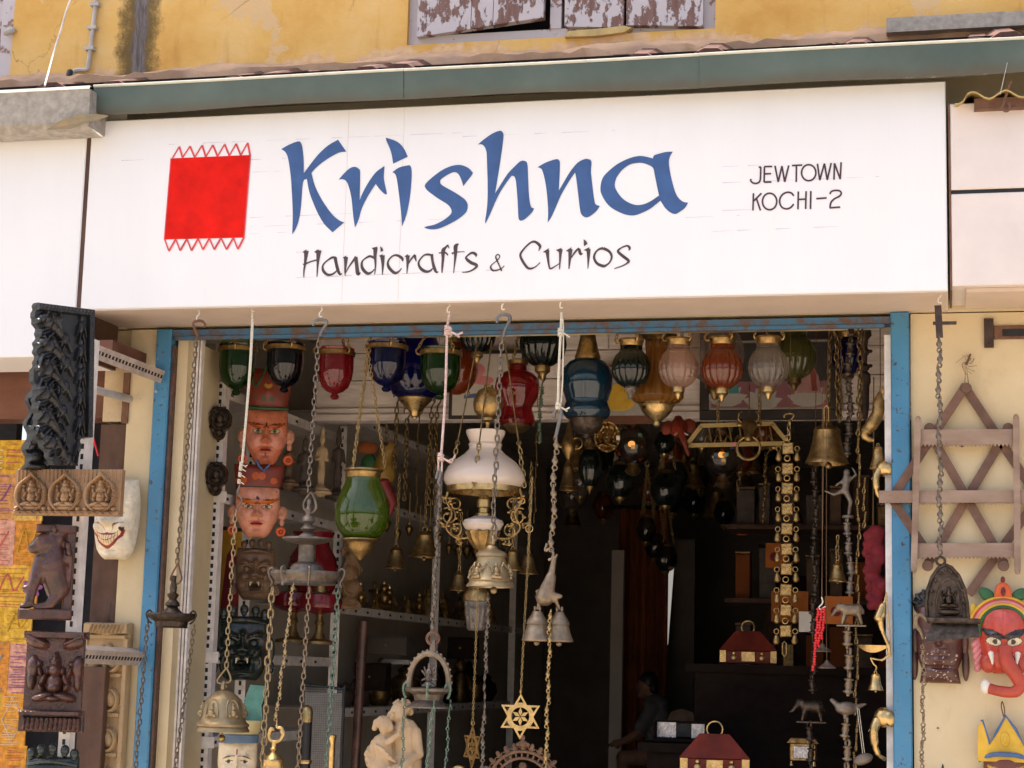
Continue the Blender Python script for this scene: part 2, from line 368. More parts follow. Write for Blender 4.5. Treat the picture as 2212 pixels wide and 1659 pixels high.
def special_materials():
    # cream distemper with scuffs, faint damp and specks
    m, nt, b = _new('cream'); co = objco(nt)
    c = ramp(nt, noise(nt, co, 3.5, 5, .6), [(.3, (.56, .45, .27)), (.7, (.66, .55, .36))])
    c = mixc(nt, ramp(nt, noise(nt, co, 9, 6, .65, (1, 1, .6)), [(.56, 0.), (.80, .55)]), c, (.44, .32, .17))
    c = mixc(nt, ramp(nt, noise(nt, co, 75, 5, .7), [(.68, 0.), (.72, .8)]), c, (.24, .17, .10))
    c = mixc(nt, ramp(nt, noise(nt, co, 20, 7, .7), [(.66, 0.), (.68, .5)]), c, (.72, .66, .56))
    nt.links.new(c, b.inputs['Base Color']); b.inputs['Roughness'].default_value = .8; bump(nt, b, noise(nt, co, 60, 6, .65), .0022)
    # white sign enamel: faint vertical washing marks and specks
    m, nt, b = _new('white_sign'); co = objco(nt)
    c = ramp(nt, noise(nt, co, 2.0, 4, .6, (2.4, 1, .5)), [(.3, (.76, .765, .785)), (.7, (.79, .80, .82))])
    c = mixc(nt, ramp(nt, noise(nt, co, 30, 3, .6, (6, 1, .25)), [(.60, 0.), (.85, .35)]), c, (.66, .62, .60))
    c = mixc(nt, ramp(nt, noise(nt, co, 48, 4, .7), [(.735, 0.), (.75, .7)]), c, (.50, .45, .44))
    nt.links.new(c, b.inputs['Base Color']); b.inputs['Roughness'].default_value = .45; bump(nt, b, noise(nt, co, 3, 3), .004, .3)
    # yellow limewash with peeled, pale and sooty patches
    m, nt, b = _new('yellow_plaster'); co = objco(nt)
    c = ramp(nt, noise(nt, co, 2.2, 5, .65), [(.3, (.54, .29, .06)), (.5, (.64, .40, .12)), (.72, (.70, .50, .23))])
    st = ramp(nt, noise(nt, co, 7, 5, .6, (2.5, 1, .35)), [(.55, 0.), (.75, 1.)])
    c = mixc(nt, mixc(nt, .35, (0, 0, 0), st), c, (.36, .17, .03))
    pe = ramp(nt, noise(nt, co, 3.3, 7, .62), [(.595, 0.), (.605, 1.)])
    c = mixc(nt, pe, c, (.60, .42, .22))
    sp = _n(nt, 'ShaderNodeSeparateXYZ'); nt.links.new(co, sp.inputs[0])
    # soot streak below the roof pipe
    def gauss(x0, wid):
        a = _n(nt, 'ShaderNodeMath', operation='SUBTRACT'); nt.links.new(sp.outputs[0], a.inputs[0]); a.inputs[1].default_value = x0
        w = _n(nt, 'ShaderNodeMath', operation='ADD'); nt.links.new(a.outputs[0], w.inputs[0])
        k = _n(nt, 'ShaderNodeMath', operation='MULTIPLY_ADD'); nt.links.new(noise(nt, co, 14, 6, .7), k.inputs[0]); k.inputs[1].default_value = wid*1.6; k.inputs[2].default_value = -wid*.8
        nt.links.new(k.outputs[0], w.inputs[1])
        q = _n(nt, 'ShaderNodeMath', operation='ABSOLUTE'); nt.links.new(w.outputs[0], q.inputs[0])
        d = _n(nt, 'ShaderNodeMath', operation='DIVIDE'); nt.links.new(q.outputs[0], d.inputs[0]); d.inputs[1].default_value = wid; return d.outputs[0]
    lowb = _n(nt, 'ShaderNodeMath', operation='MULTIPLY_ADD'); nt.links.new(noise(nt, co, 6, 7, .65), lowb.inputs[0]); lowb.inputs[1].default_value = .30; nt.links.new(sp.outputs[2], lowb.inputs[2])
    mr = _n(nt, 'ShaderNodeMapRange'); nt.links.new(lowb.outputs[0], mr.inputs[0]); mr.inputs[1].default_value = 3.675; mr.inputs[2].default_value = 3.69; mr.inputs[3].default_value = 1; mr.inputs[4].default_value = 0
    c = mixc(nt, mr.outputs[0], c, ramp(nt, noise(nt, co, 30, 4), [(.3, (.55, .34, .17)), (.7, (.66, .47, .29))]))
    ck = _n(nt, 'ShaderNodeTexVoronoi', feature='DISTANCE_TO_EDGE'); ck.inputs['Scale'].default_value = 3.2; wv = mixc(nt, .12, co, noise(nt, co, 9, 5)); nt.links.new(wv, ck.inputs['Vector'])
    c = mixc(nt, mixc(nt, 1.0, ramp(nt, ck.outputs[0], [(.0, .8), (.007, 0.)]), ramp(nt, noise(nt, co, 2.1, 3), [(.50, 0.), (.60, 1.)]), 'MULTIPLY'), c, (.30, .17, .06))
    g = gauss(STAIN_X, .085)
    grain = ramp(nt, noise(nt, co, 110, 5, .75), [(.36, 0.), (.62, 1.)])
    c = mixc(nt, mixc(nt, ramp(nt, g, [(.35, 0.), (1.0, 1.)]), (1, 1, 1), mixc(nt, 1.0, grain, ramp(nt, g, [(.6, 1.), (1.25, 0.)]), 'MULTIPLY')), c, (.13, .085, .025))
    g2 = gauss(STAIN_X+.005, .032)
    c = mixc(nt, ramp(nt, g2, [(.5, .9), (.95, 0.)]), c, ramp(nt, noise(nt, co, 40, 5, .7, (2, 1, .3)), [(.4, (.075, .065, .075)), (.7, (.22, .20, .20))]))
    z = ramp(nt, sp.outputs[2], [(0, 0.), (1, 1.)])
    nt.links.new(c, b.inputs['Base Color']); b.inputs['Roughness'].default_value = .9
    bump(nt, b, noise(nt, co, 26, 6), .004)
    # flaking lilac-white paint over brown boards
    m, nt, b = _new('peeling'); co = objco(nt)
    pe = ramp(nt, noise(nt, co, 17, 9, .72, (1.5, 1, .75)), [(.475, 0.), (.49, 1.)])
    c = mixc(nt, pe, ramp(nt, noise(nt, co, 30, 4, .6, (3, 1, .4)), [(.3, (.13, .065, .055)), (.7, (.22, .13, .11))]), (.47, .44, .47))
    nt.links.new(c, b.inputs['Base Color']); b.inputs['Roughness'].default_value = .8; bump(nt, b, pe, .0025, .8)
    m, nt, b = _new('lilac_paint'); co = objco(nt)
    pe = ramp(nt, noise(nt, co, 12, 7, .66), [(.40, 0.), (.415, 1.)])
    nt.links.new(mixc(nt, pe, (.26, .16, .13), (.48, .45, .48)), b.inputs['Base Color']); b.inputs['Roughness'].default_value = .8; bump(nt, b, pe, .002, .8)
    # green painted gutter with brown grime and chipped lower edge
    m, nt, b = _new('gutter_green'); co = objco(nt); sp = _n(nt, 'ShaderNodeSeparateXYZ'); nt.links.new(co, sp.inputs[0])
    c = ramp(nt, noise(nt, co, 4, 5, .6), [(.3, (.055, .082, .073)), (.7, (.088, .124, .110))])
    w = _n(nt, 'ShaderNodeMath', operation='MULTIPLY_ADD'); nt.links.new(noise(nt, co, 9, 5), w.inputs[0]); w.inputs[1].default_value = .05; nt.links.new(sp.outputs[2], w.inputs[2])
    c = mixc(nt, ramp(nt, w.outputs[0], [(.020, .75), (.05, 0.)]), c, (.075, .062, .045))
    nz = _n(nt, 'ShaderNodeMath', operation='MULTIPLY'); nt.links.new(sp.outputs[2], nz.inputs[0]); nz.inputs[1].default_value = -1
    ch = _n(nt, 'ShaderNodeMath', operation='MULTIPLY_ADD'); nt.links.new(noise(nt, co, 14, 8, .7, (1, 1, 2)), ch.inputs[0]); ch.inputs[1].default_value = .06; nt.links.new(nz.outputs[0], ch.inputs[2])
    c = mixc(nt, ramp(nt, ch.outputs[0], [(.047, 0.), (.050, 1.)]), c, (.34, .31, .27))
    nt.links.new(c, b.inputs['Base Color']); b.inputs['Roughness'].default_value = .5; bump(nt, b, noise(nt, co, 12, 4), .003)
    # blue enamel with rust specks
    m, nt, b = _new('blue_enamel'); co = objco(nt)
    c = ramp(nt, noise(nt, co, 6, 4), [(.3, (.035, .165, .31)), (.7, (.06, .23, .40))])
    c = mixc(nt, ramp(nt, noise(nt, co, 14, 6, .7, (1, 1, .35)), [(.5, 0.), (.75, .55)]), c, (.10, .20, .27))
    c = mixc(nt, ramp(nt, noise(nt, co, 60, 6, .7), [(.61, 0.), (.64, 1.)]), c, (.06, .04, .035))
    c = mixc(nt, ramp(nt, noise(nt, co, 22, 7, .75), [(.68, 0.), (.69, .8)]), c, (.45, .42, .38))
    nt.links.new(c, b.inputs['Base Color']); b.inputs['Roughness'].default_value = .32; bump(nt, b, noise(nt, co, 70, 4), .0012)
    m, nt, b = _new('blue_rust'); co = objco(nt)
    c = mixc(nt, ramp(nt, noise(nt, co, 26, 7, .7), [(.46, 0.), (.60, 1.)]), (.035, .13, .25), (.10, .055, .035))
    nt.links.new(c, b.inputs['Base Color']); b.inputs['Roughness'].default_value = .55; bump(nt, b, noise(nt, co, 40, 4), .001)
# ---------------------------------------------------------------- setting and building
STAIN_X = P(300, 60, 0).x
special_materials()
def wbox(x0, x1, y0, y1, z0, z1): return MB().box(x0, x1, y0, y1, z0, z1)
solo(wbox(-60, 60, -60, 20, -.2, 0), 'street', None, None, 'ground', loc=(0, 0, 0), px=False, kind='structure')
solo(wbox(-.1, 2.62, .02, 6.9, 0, .16), 'shop_floor', None, None, 'floor', loc=(0, 0, 0), px=False, kind='structure')
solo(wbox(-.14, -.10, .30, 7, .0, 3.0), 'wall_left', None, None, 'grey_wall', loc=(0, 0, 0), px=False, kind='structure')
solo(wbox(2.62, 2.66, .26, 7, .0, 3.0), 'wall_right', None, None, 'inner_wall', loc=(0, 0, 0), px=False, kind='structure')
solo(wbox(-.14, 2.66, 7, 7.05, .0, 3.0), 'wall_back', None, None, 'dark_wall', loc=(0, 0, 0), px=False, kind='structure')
solo(wbox(-.14, 2.66, .26, 7.05, 3.0, 3.04), 'ceiling', None, None, 'ceiling', loc=(0, 0, 0), px=False, kind='structure')

B = Th('shop_building', 'old two storey building with yellow limewashed upper wall above the shop signs', 'building', loc=(0, 0, 0))
wx0, wx1, wz0, wz1 = P(880, 60, 0).x, P(1545, 60, 0).x, P(1200, 80, 0).z, 4.75
lx1 = P(27, 80, 0).x
ZL = 3.44
up = MB()
up.box(lx1, wx0, 0, .24, ZL, 6.4).box(wx1, 5.0, 0, .24, ZL, 6.4).box(wx0, wx1, 0, .24, ZL, wz0).box(wx0, wx1, 0, .24, wz1, 6.4)
up.box(lx1-.9, lx1, 0, .24, 4.75, 6.4).box(-3, lx1-.9, 0, .24, ZL, 6.4).box(lx1-.9, lx1, 0, .24, ZL, 3.5)
B.part(up, 'upper_wall', 'yellow_plaster', world=True, smooth=False)
B.part(wbox(wx0-.2, wx1+.2, .26, .30, 3.4, 4.8), 'room_darkness', 'black', world=True, smooth=False).name = 'room_darkness_sheet'  # black sheet stands in for the darkness of the room
B.part(wbox(-3, 5, -.262, -.004, 3.385, 3.40), 'sun_shade_board', 'dark_wood', world=True, smooth=False)  # board added to keep the sun off the sign's top face
# uneven mortar ledge along the foot of the wall
pts = []
n = 150; led = MB(); rr = random.Random(3)
rows = []
for i in range(n+1):
    x = -1.2+6.0*i/n; d = .010*rr.random(); t = 3.508+.008*math.sin(i*.37)+.010*rr.random(); q = 3.478+.016*rr.random()
    rows.append([(x, .005, t+.012), (x, -.03-d, t), (x, -.075-d, q), (x, -.07, 3.38), (x, .005, 3.38)])
vs = [q for r in rows for q in r]
fs = [(i*5+k, (i+1)*5+k, (i+1)*5+k+1, i*5+k+1) for i in range(n) for k in range(4)]
B.part(led.add(vs, fs), 'plaster_ledge', 'mortar', world=True, ang=60)
B.part(wbox(P(1915, 70, -.1).x, 4.2, -.115, -.06, 3.478, 3.522), 'timber_batten', 'gutter_grey', world=True, smooth=False)
# clay tiles that peep over the gutter
tile = MB()
prof = [(-.062, 0), (-.05, .03), (-.02, .047), (.02, .047), (.05, .03), (.062, 0)]
tv = [(x, y, z+(.16 if y else 0)*.45+.0) for y in (0, .19) for x, z in prof] + [(x*.85, 0, z-.014) for x, z in prof]
tile.add(tv, [(i, i+1, i+7, i+6) for i in range(5)] + [(i+12, i+13, i+1, i) for i in range(5)])
tme = tile.mesh('roof_tile'); tme.materials.append(M['tile'])
for i in range(46):
    x = -1.0+i*.105
    B.inst(tme, 'roof_tile', (x+RND.uniform(-.01, .01), -.27+RND.uniform(-.012, .012), 3.346+RND.uniform(-.012, .012)), (RND.uniform(-.05, .05), RND.uniform(-.06, .06), RND.uniform(-.07, .07)))
# facade band behind the signs, pilasters, right hand wall
B.part(MB().box(-3, .02, .0, .24, 2.66, ZL).box(.02, 5.0, .0, .26, 2.662, ZL), 'lintel_wall', 'cream', world=True, smooth=False)
xa, xb = P(274, 900, 0).x, P(345, 710, 0).x
B.part(MB().box(xa, xb, 0, .30, 0, 2.655), 'pilaster', 'cream', world=True, smooth=False)
B.part(MB().box(xa-.09, xa-.002, .012, .12, 2.36, 2.655), 'pilaster_head', 'cream_dirty', world=True, smooth=False)
B.part(MB().box(2.494, 5.0, 0, .26, 0, 2.658), 'side_wall', 'cream', world=True, smooth=False)
# timber door post and beam of the next shop
B.part(MB().box(xa-.095, xa-.002, .016, .14, 0, 2.35), 'door_post', 'door_wood', world=True, smooth=False)
zb0, zb1 = P(80, 905, .05).z, P(80, 800, .05).z+.12
B.part(MB().box(-1.6, xa-.097, .04, .16, zb0, zb1), 'door_beam', 'beam_wood', world=True, smooth=False)
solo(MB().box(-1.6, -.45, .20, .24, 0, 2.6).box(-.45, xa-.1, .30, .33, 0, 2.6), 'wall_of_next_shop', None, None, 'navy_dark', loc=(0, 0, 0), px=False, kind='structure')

# crooked shutter window above
WN = Th('shuttered_window', 'upper window with peeling lilac shutters, the bottom of one hanging crooked', 'window', loc=((wx0+wx1)/2, 0, wz0))
fw = .045
WN.part(MB().box(wx0, wx0+fw+.02, .02, .12, wz0, wz1).box(wx1-fw, wx1, .02, .12, wz0, wz1).box(wx0+fw+.02, wx1-fw, .02, .12, wz0, wz0+.034), 'window_frame', 'lilac_paint', world=True, smooth=False)
xm = P(1200, 40, .03).x
WN.part(MB().box(xm-.014, xm+.022, .015, .11, wz0+.034, wz1), 'mullion', 'lilac_paint', world=True, smooth=False)
def board(poly, y0, y1): 
    return MB().prism(poly, y0, y1)
zz = lambda u, v: (P(u, v, .0).x, P(u, v, .0).z)
# left leaf: three boards, lower edge rising to the right
xs = [900, 1018, 1066, 1176]
eb = lambda u: 81-(u-900)*.148
for i in range(3):
    u0, u1 = xs[i]+1, xs[i+1]-1
    WN.part(board([zz(u0, eb(u0)), zz(u1, eb(u1)), (zz(u1, 0)[0]+.01, 4.5), (zz(u0, 0)[0]+.01, 4.5)], -.006-.003*i, .018), 'shutter_board', 'peeling', world=True, smooth=False)
xs = [1214, 1348, 1520]
for i in range(2):
    u0, u1 = xs[i]+1, xs[i+1]-1
    WN.part(board([zz(u0+5, 58-i*2), zz(u1, 60-i*2), (zz(u1, 0)[0], 4.5), (zz(u0, 0)[0], 4.5)], -.004-.004*i, .02), 'shutter_board', 'peeling', world=True, smooth=False)
WN.part(MB().prism([zz(1222, 84), zz(1230, 72), zz(1300, 66), zz(1350, 60), zz(1366, 64), zz(1350, 74), zz(1290, 82)], -.02, .01), 'torn_rag', 'yellow_wood', world=True)
W2 = Th('far_window', 'edge of a grey shuttered window at the end of the yellow wall', 'window', loc=(lx1, 0, 3.6))
W2.part(MB().box(lx1-.05, lx1, .01, .1, 3.5, 4.75), 'window_frame', 'lilac_paint', world=True, smooth=False)
W2.part(MB().box(lx1-.6, lx1-.052, .02, .06, 3.5, 4.75), 'shutter_board', 'peeling', world=True, smooth=False)
W2.part(MB().cap(P(14, 70, -.01), P(27, 66, -.01), .012, .012), 'hinge', 'conduit', world=True)

# wall wires
solo(MB().tube([P(97, 185, -.33), P(104, 160, -.22), P(120, 100, -.12), P(133, 60, -.10), P(141, 30, -.1), P(155, -10, -.1), P(160, -60, -.1)], .0032, 6), 'hanging_wire', 'thin white wire hanging down the yellow wall', 'wire', 'cord_white', loc=P(97, 185, -.33), px=False)
cw = Th('conduit_pipe', 'grey electric conduit clipped to the yellow wall, bent at its foot', 'pipe', loc=P(165, 155, -.02))
cw.part(MB().tube(smoothpath([P(146, 178, -.04), P(150, 166, -.02), P(165, 152, -.012), P(188, 150, -.012), P(192, 130, -.012), P(203, 40, -.012), P(208, -10, -.012), P(214, -60, -.012)], 4), .0075, 8), 'conduit', 'conduit', world=True)
for v in (10, 60, 105): 
    q = P(207-(v)*.12, v, -.012); cw.part(MB().box(q.x-.016, q.x+.016, -.022, .0, q.z-.006, q.z+.006), 'clip', 'conduit', world=True)
q = P(146, 178, -.04); cw.part(MB().cap(q, q+Vector((.006, 0, .035)), .011, .011), 'end_cap', 'black_plastic', world=True)

# ---------------------------------------------------------------- gutters
GZ0, GZ1 = 3.272, 3.358
def gutter_profile(y):      # front face, rounded bottom, back
    return [(y+.012, GZ1+.001), (y, GZ1+.001), (y-.004, GZ1-.001), (y-.003, GZ1-.005), (y+.002, GZ1-.007), (y+.005, GZ1-.03), (y+.008, GZ0+.012), (y+.013, GZ0+.001), (y+.017, GZ0), (y+.018, GZ0+.03), (y+.12, GZ0+.034)]
G = Th('green_gutter', 'long green painted sheet metal gutter above the shop signs', 'gutter', loc=(0, -.36, GZ0))
cuts = [P(200, 215, -.36).x, P(871, 180, -.36).x, P(1510, 140, -.36).x, 4.2]
for i in range(3):
    a, b = cuts[i]+.0003, cuts[i+1]-.0003; pr = gutter_profile(-.36+(.002 if i == 1 else 0)); k = 22; vs = []
    for j in range(k+1):
        x = a+(b-a)*j/k; sag = .0035*math.sin(x*3.1+1)+.003*math.sin(x*7.7); dy = .003*math.sin(x*5)
        vs += [(x, y+dy, z-(sag if z < GZ0+.03 else 0)-.004*(x-.0)*(1 if z < GZ0+.03 else 0)) for y, z in pr]
    m = len(pr)
    G.part(MB().add(vs, [(j*m+i2, (j+1)*m+i2, (j+1)*m+i2+1, j*m+i2+1) for j in range(k) for i2 in range(4, m-1)]), 'gutter_length', 'gutter_green', world=True)
    G.part(MB().add(vs, [(j*m+i2, (j+1)*m+i2, (j+1)*m+i2+1, j*m+i2+1) for j in range(k) for i2 in range(0, 4)]), 'rolled_lip', 'lip', world=True)
x0 = cuts[0]
G.part(MB().box(x0-.001, x0, -.355, -.25, GZ0+.005, GZ1), 'end_plate', 'gutter_green', world=True, smooth=False)
G2 = Th('grey_gutter', 'weathered grey gutter end with a bent sheet metal flap', 'gutter', loc=(-.2, -.42, 3.25))
e0, e1 = P(-60, 200, -.40), P(195, 190, -.40)
g2 = MB()
za, zb = P(190, 188, -.40).z, P(150, 276, -.40).z
pr = [(-.39, za+.004), (-.402, za+.004), (-.404, za-.006), (-.40, za-.01), (-.392, zb+.02), (-.37, zb), (-.30, zb-.004), (-.26, za-.03), (-.16, za-.01)]  # rear of the trough extended to shade the sign's top corner
vs = [(x, y, z) for x in (-1.2, -.6, e1.x) for y, z in pr]; m = len(pr)
G2.part(g2.add(vs, [(j*m+i2, (j+1)*m+i2, (j+1)*m+i2+1, j*m+i2+1) for j in range(2) for i2 in range(2, m-1)]), 'gutter_length', 'gutter_grey', world=True)
G2.part(MB().box(e1.x-.002, e1.x, -.398, -.26, zb+.004, za-.006).box(e1.x-.002, e1.x+.06, -.26, -.255, zb+.02, za), 'end_plate', 'gutter_grey', world=True, smooth=False)
G2.part(MB().add(vs, [(j*m+i2, (j+1)*m+i2, (j+1)*m+i2+1, j*m+i2+1) for j in range(2) for i2 in range(0, 2)]), 'rolled_lip', 'lip', world=True)
fl = [P(100, 280, -.40), P(135, 258, -.415), P(165, 247, -.42), P(208, 246, -.42), P(234, 250, -.41), P(212, 258, -.39), P(185, 270, -.37), P(150, 278, -.38)]
G2.part(MB().add(fl+[q+Vector((0, .003, 0)) for q in fl], [tuple(range(8)), tuple(range(15, 7, -1))]+[(i, (i+1) % 8, (i+1) % 8+8, i+8) for i in range(8)]), 'bent_flap', 'flap', world=True, smooth=False)
G2.part(MB().box(P(85, 290, -.3).x, P(195, 290, -.3).x, -.31, -.29, P(120, 296, -.3).z, P(120, 268, -.3).z), 'strap', 'flap', world=True, smooth=False)

# ---------------------------------------------------------------- signs
SY = -.282; SZ0, SZ1 = 2.667, 3.267
S = Th('shop_sign', 'long white shop sign with blue and black brush lettering and a red woven cloth emblem', 'sign', loc=(1.3, SY, SZ0))
S.part(MB().bbox(0, 2.6, SY, -.002, SZ0, SZ1, .003), 'sign_box', 'white_sign', world=True, smooth=False)
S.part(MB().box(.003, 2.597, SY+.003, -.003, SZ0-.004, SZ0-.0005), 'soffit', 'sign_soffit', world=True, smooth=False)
K = 1/1.17179
def g(ox, oy, sc): return lambda pts: [((lambda q: (q.x, q.z))(P((ox+p[0]*sc)*K, (oy+p[1]*sc)*K, SY))) for p in pts]
gA, gB, gC = g(700, 330, 400/2212), g(1050, 320, 400/2212), g(1350, 320, 400/2212)
gD, gE, gF, gG = g(750, 600, 480/2212), g(1200, 590, 420/2212), g(1880, 390, 280/2212), g(400, 350, 260/1438)
def rnd(pl, n=3):       # round a traced outline a little where the corner is shallow
    out = []; m = len(pl)
    for i in range(m):
        a, b, c, d = (Vector(pl[(i+k) % m]) for k in (-1, 0, 1, 2))
        def sharp(p, q, r): return (q-p).angle(r-q, 0) > .9
        t0 = (c-b) if sharp(a, b, c) else (c-a)*.5
        t1 = (c-b) if sharp(b, c, d) else (d-b)*.5
        for k in range(n):
            t = k/n; h = (2*t**3-3*t*t+1, t**3-2*t*t+t, -2*t**3+3*t*t, t**3-t*t)
            out.append(tuple(b*h[0]+t0*h[1]+c*h[2]+t1*h[3]))
    return out
yi = SY-.0012
def paint(pl, name, mt, holes=(), y=yi, smooth=True):
    f = rnd if smooth else (lambda q: q)
    return S.part(MB().sheet(f(pl), [f(h) for h in holes], y), name, mt, world=True, smooth=False)
def brush(strokes, gf, name, mt, flags=(), closed=False):
    mb = MB()
    for k, st in enumerate(strokes):
        st = [(p[0], p[1], p[2] if len(p) > 2 else 28) for p in st]
        pts = smoothpath([Vector(p) for p in st], 5) if len(st) > 2 and mt != 'maroon_ink_straight' else [Vector(p) for p in st]
        L, R = [], []
        for i, p in enumerate(pts):
            d = pts[min(i+1, len(pts)-1)]-pts[max(i-1, 0)]; n2 = Vector((-d.y, d.x)).normalized()*max(p.z, 4)/2
            L.append((p.x+n2.x, p.y+n2.y)); R.append((p.x-n2.x, p.y-n2.y))
        Lw, Rw = gf(L), gf(R); m = len(Lw); y = yi-.00004*k
        mb.add([(q[0], y, q[1]) for q in Lw]+[(q[0], y, q[1]) for q in Rw], [(i, i+1, m+i+1, m+i) for i in range(m-1)])
    for k, fl2 in enumerate(flags): mb.sheet(gf(fl2), y=yi-.0004-.00004*k)
    return S.part(mb, name, mt, world=True, smooth=False)
letters = {
 'K': (gA, [(68,264),(180,200),(305,155),(345,180),(365,250),(380,400),(383,600),(450,510),(580,345),(720,215),(862,132),(978,300),(870,315),(700,410),(570,510),(490,595),(540,780),(640,980),(770,1165),(870,1255),(948,1290),(785,1428),(660,1300),(560,1120),(465,880),(425,680),(372,730),(345,1060),(315,1250),(270,1380),(220,1458),(228,1250),(225,1050),(205,700),(190,560),(160,380),(120,300)]),
 'r': (gA, [(870,692),(950,600),(1030,530),(1100,512),(1150,540),(1172,600),(1165,980),(1210,870),(1300,710),(1400,580),(1513,500),(1503,650),(1515,740),(1545,880),(1535,900),(1500,880),(1440,820),(1390,750),(1300,890),(1200,1080),(1150,1250),(1100,1362),(1075,1200),(1050,950),(1010,780),(970,705),(920,685)]),
 'i': (gA, [(1622,588),(1720,520),(1860,487),(1885,520),(1893,640),(1870,920),(1820,1180),(1757,1345),(1745,1150),(1700,780),(1680,660),(1655,605)]),
 'd': (gA, [(1530,102),(1690,160),(1780,250),(1838,370),(1633,468),(1615,350),(1585,250),(1540,150)]),
 's': (gB, [(815,652),(760,590),(680,550),(600,540),(500,560),(380,615),(250,710),(155,800),(140,845),(180,900),(320,1005),(450,1085),(500,1140),(517,1195),(490,1245),(400,1315),(280,1375),(190,1395),(130,1412),(170,1432),(245,1442),(340,1430),(470,1375),(620,1290),(720,1200),(742,1115),(725,1055),(680,1005),(560,925),(385,825),(357,775),(370,740),(440,690),(530,645),(580,645),(620,680),(655,755),(680,838),(730,770),(790,695)]),
 'h': (gB, [(880,258),(960,190),(1080,105),(1190,62),(1230,85),(1243,130),(1225,300),(1185,570),(1125,940),(1200,820),(1300,665),(1400,560),(1470,495),(1520,480),(1565,495),(1580,560),(1590,800),(1600,980),(1625,1120),(1670,1150),(1640,1205),(1540,1300),(1480,1322),(1452,1280),(1440,1050),(1420,800),(1400,710),(1370,692),(1345,705),(1240,850),(1150,1010),(1050,1240),(990,1360),(985,1320),(1010,1150),(1022,900),(1010,450),(1000,340),(965,270),(920,250)]),
 'n': (gC, [(60,572),(180,505),(320,460),(360,475),(373,515),(368,700),(358,900),(440,760),(520,630),(620,510),(730,456),(800,468),(816,510),(808,640),(830,850),(858,1055),(885,1100),(932,1115),(880,1190),(790,1260),(735,1274),(680,1240),(655,1170),(625,920),(600,720),(585,645),(500,770),(390,960),(320,1120),(250,1275),(202,1346),(208,1200),(195,980),(165,760),(125,615),(95,585)]),
 'a': (gC, [(1675,450),(1685,415),(1720,395),(1850,360),(1952,355),(1915,420),(1898,500),(1920,670),(1970,870),(2010,970),(2060,1030),(2110,1060),(2166,1070),(2120,1145),(2020,1215),(1975,1226),(1910,1200),(1845,1140),(1805,1080),(1780,1040),(1640,1150),(1500,1220),(1390,1248),(1260,1225),(1110,1150),(1020,1065),(955,950),(940,870),(960,750),(1020,660),(1160,540),(1300,465),(1420,425),(1510,415),(1600,430)]),
}
hole = [(1675,580),(1600,535),(1520,512),(1440,515),(1350,535),(1250,605),(1170,710),(1140,815),(1160,890),(1230,990),(1320,1060),(1430,1100),(1530,1095),(1640,1050),(1760,968),(1730,830),(1700,680)]
for k, (gf, pl) in letters.items():
    paint(gf(pl), 'dot' if k == 'd' else 'large_letter', 'blue_ink', [gf(hole)] if k == 'a' else ())
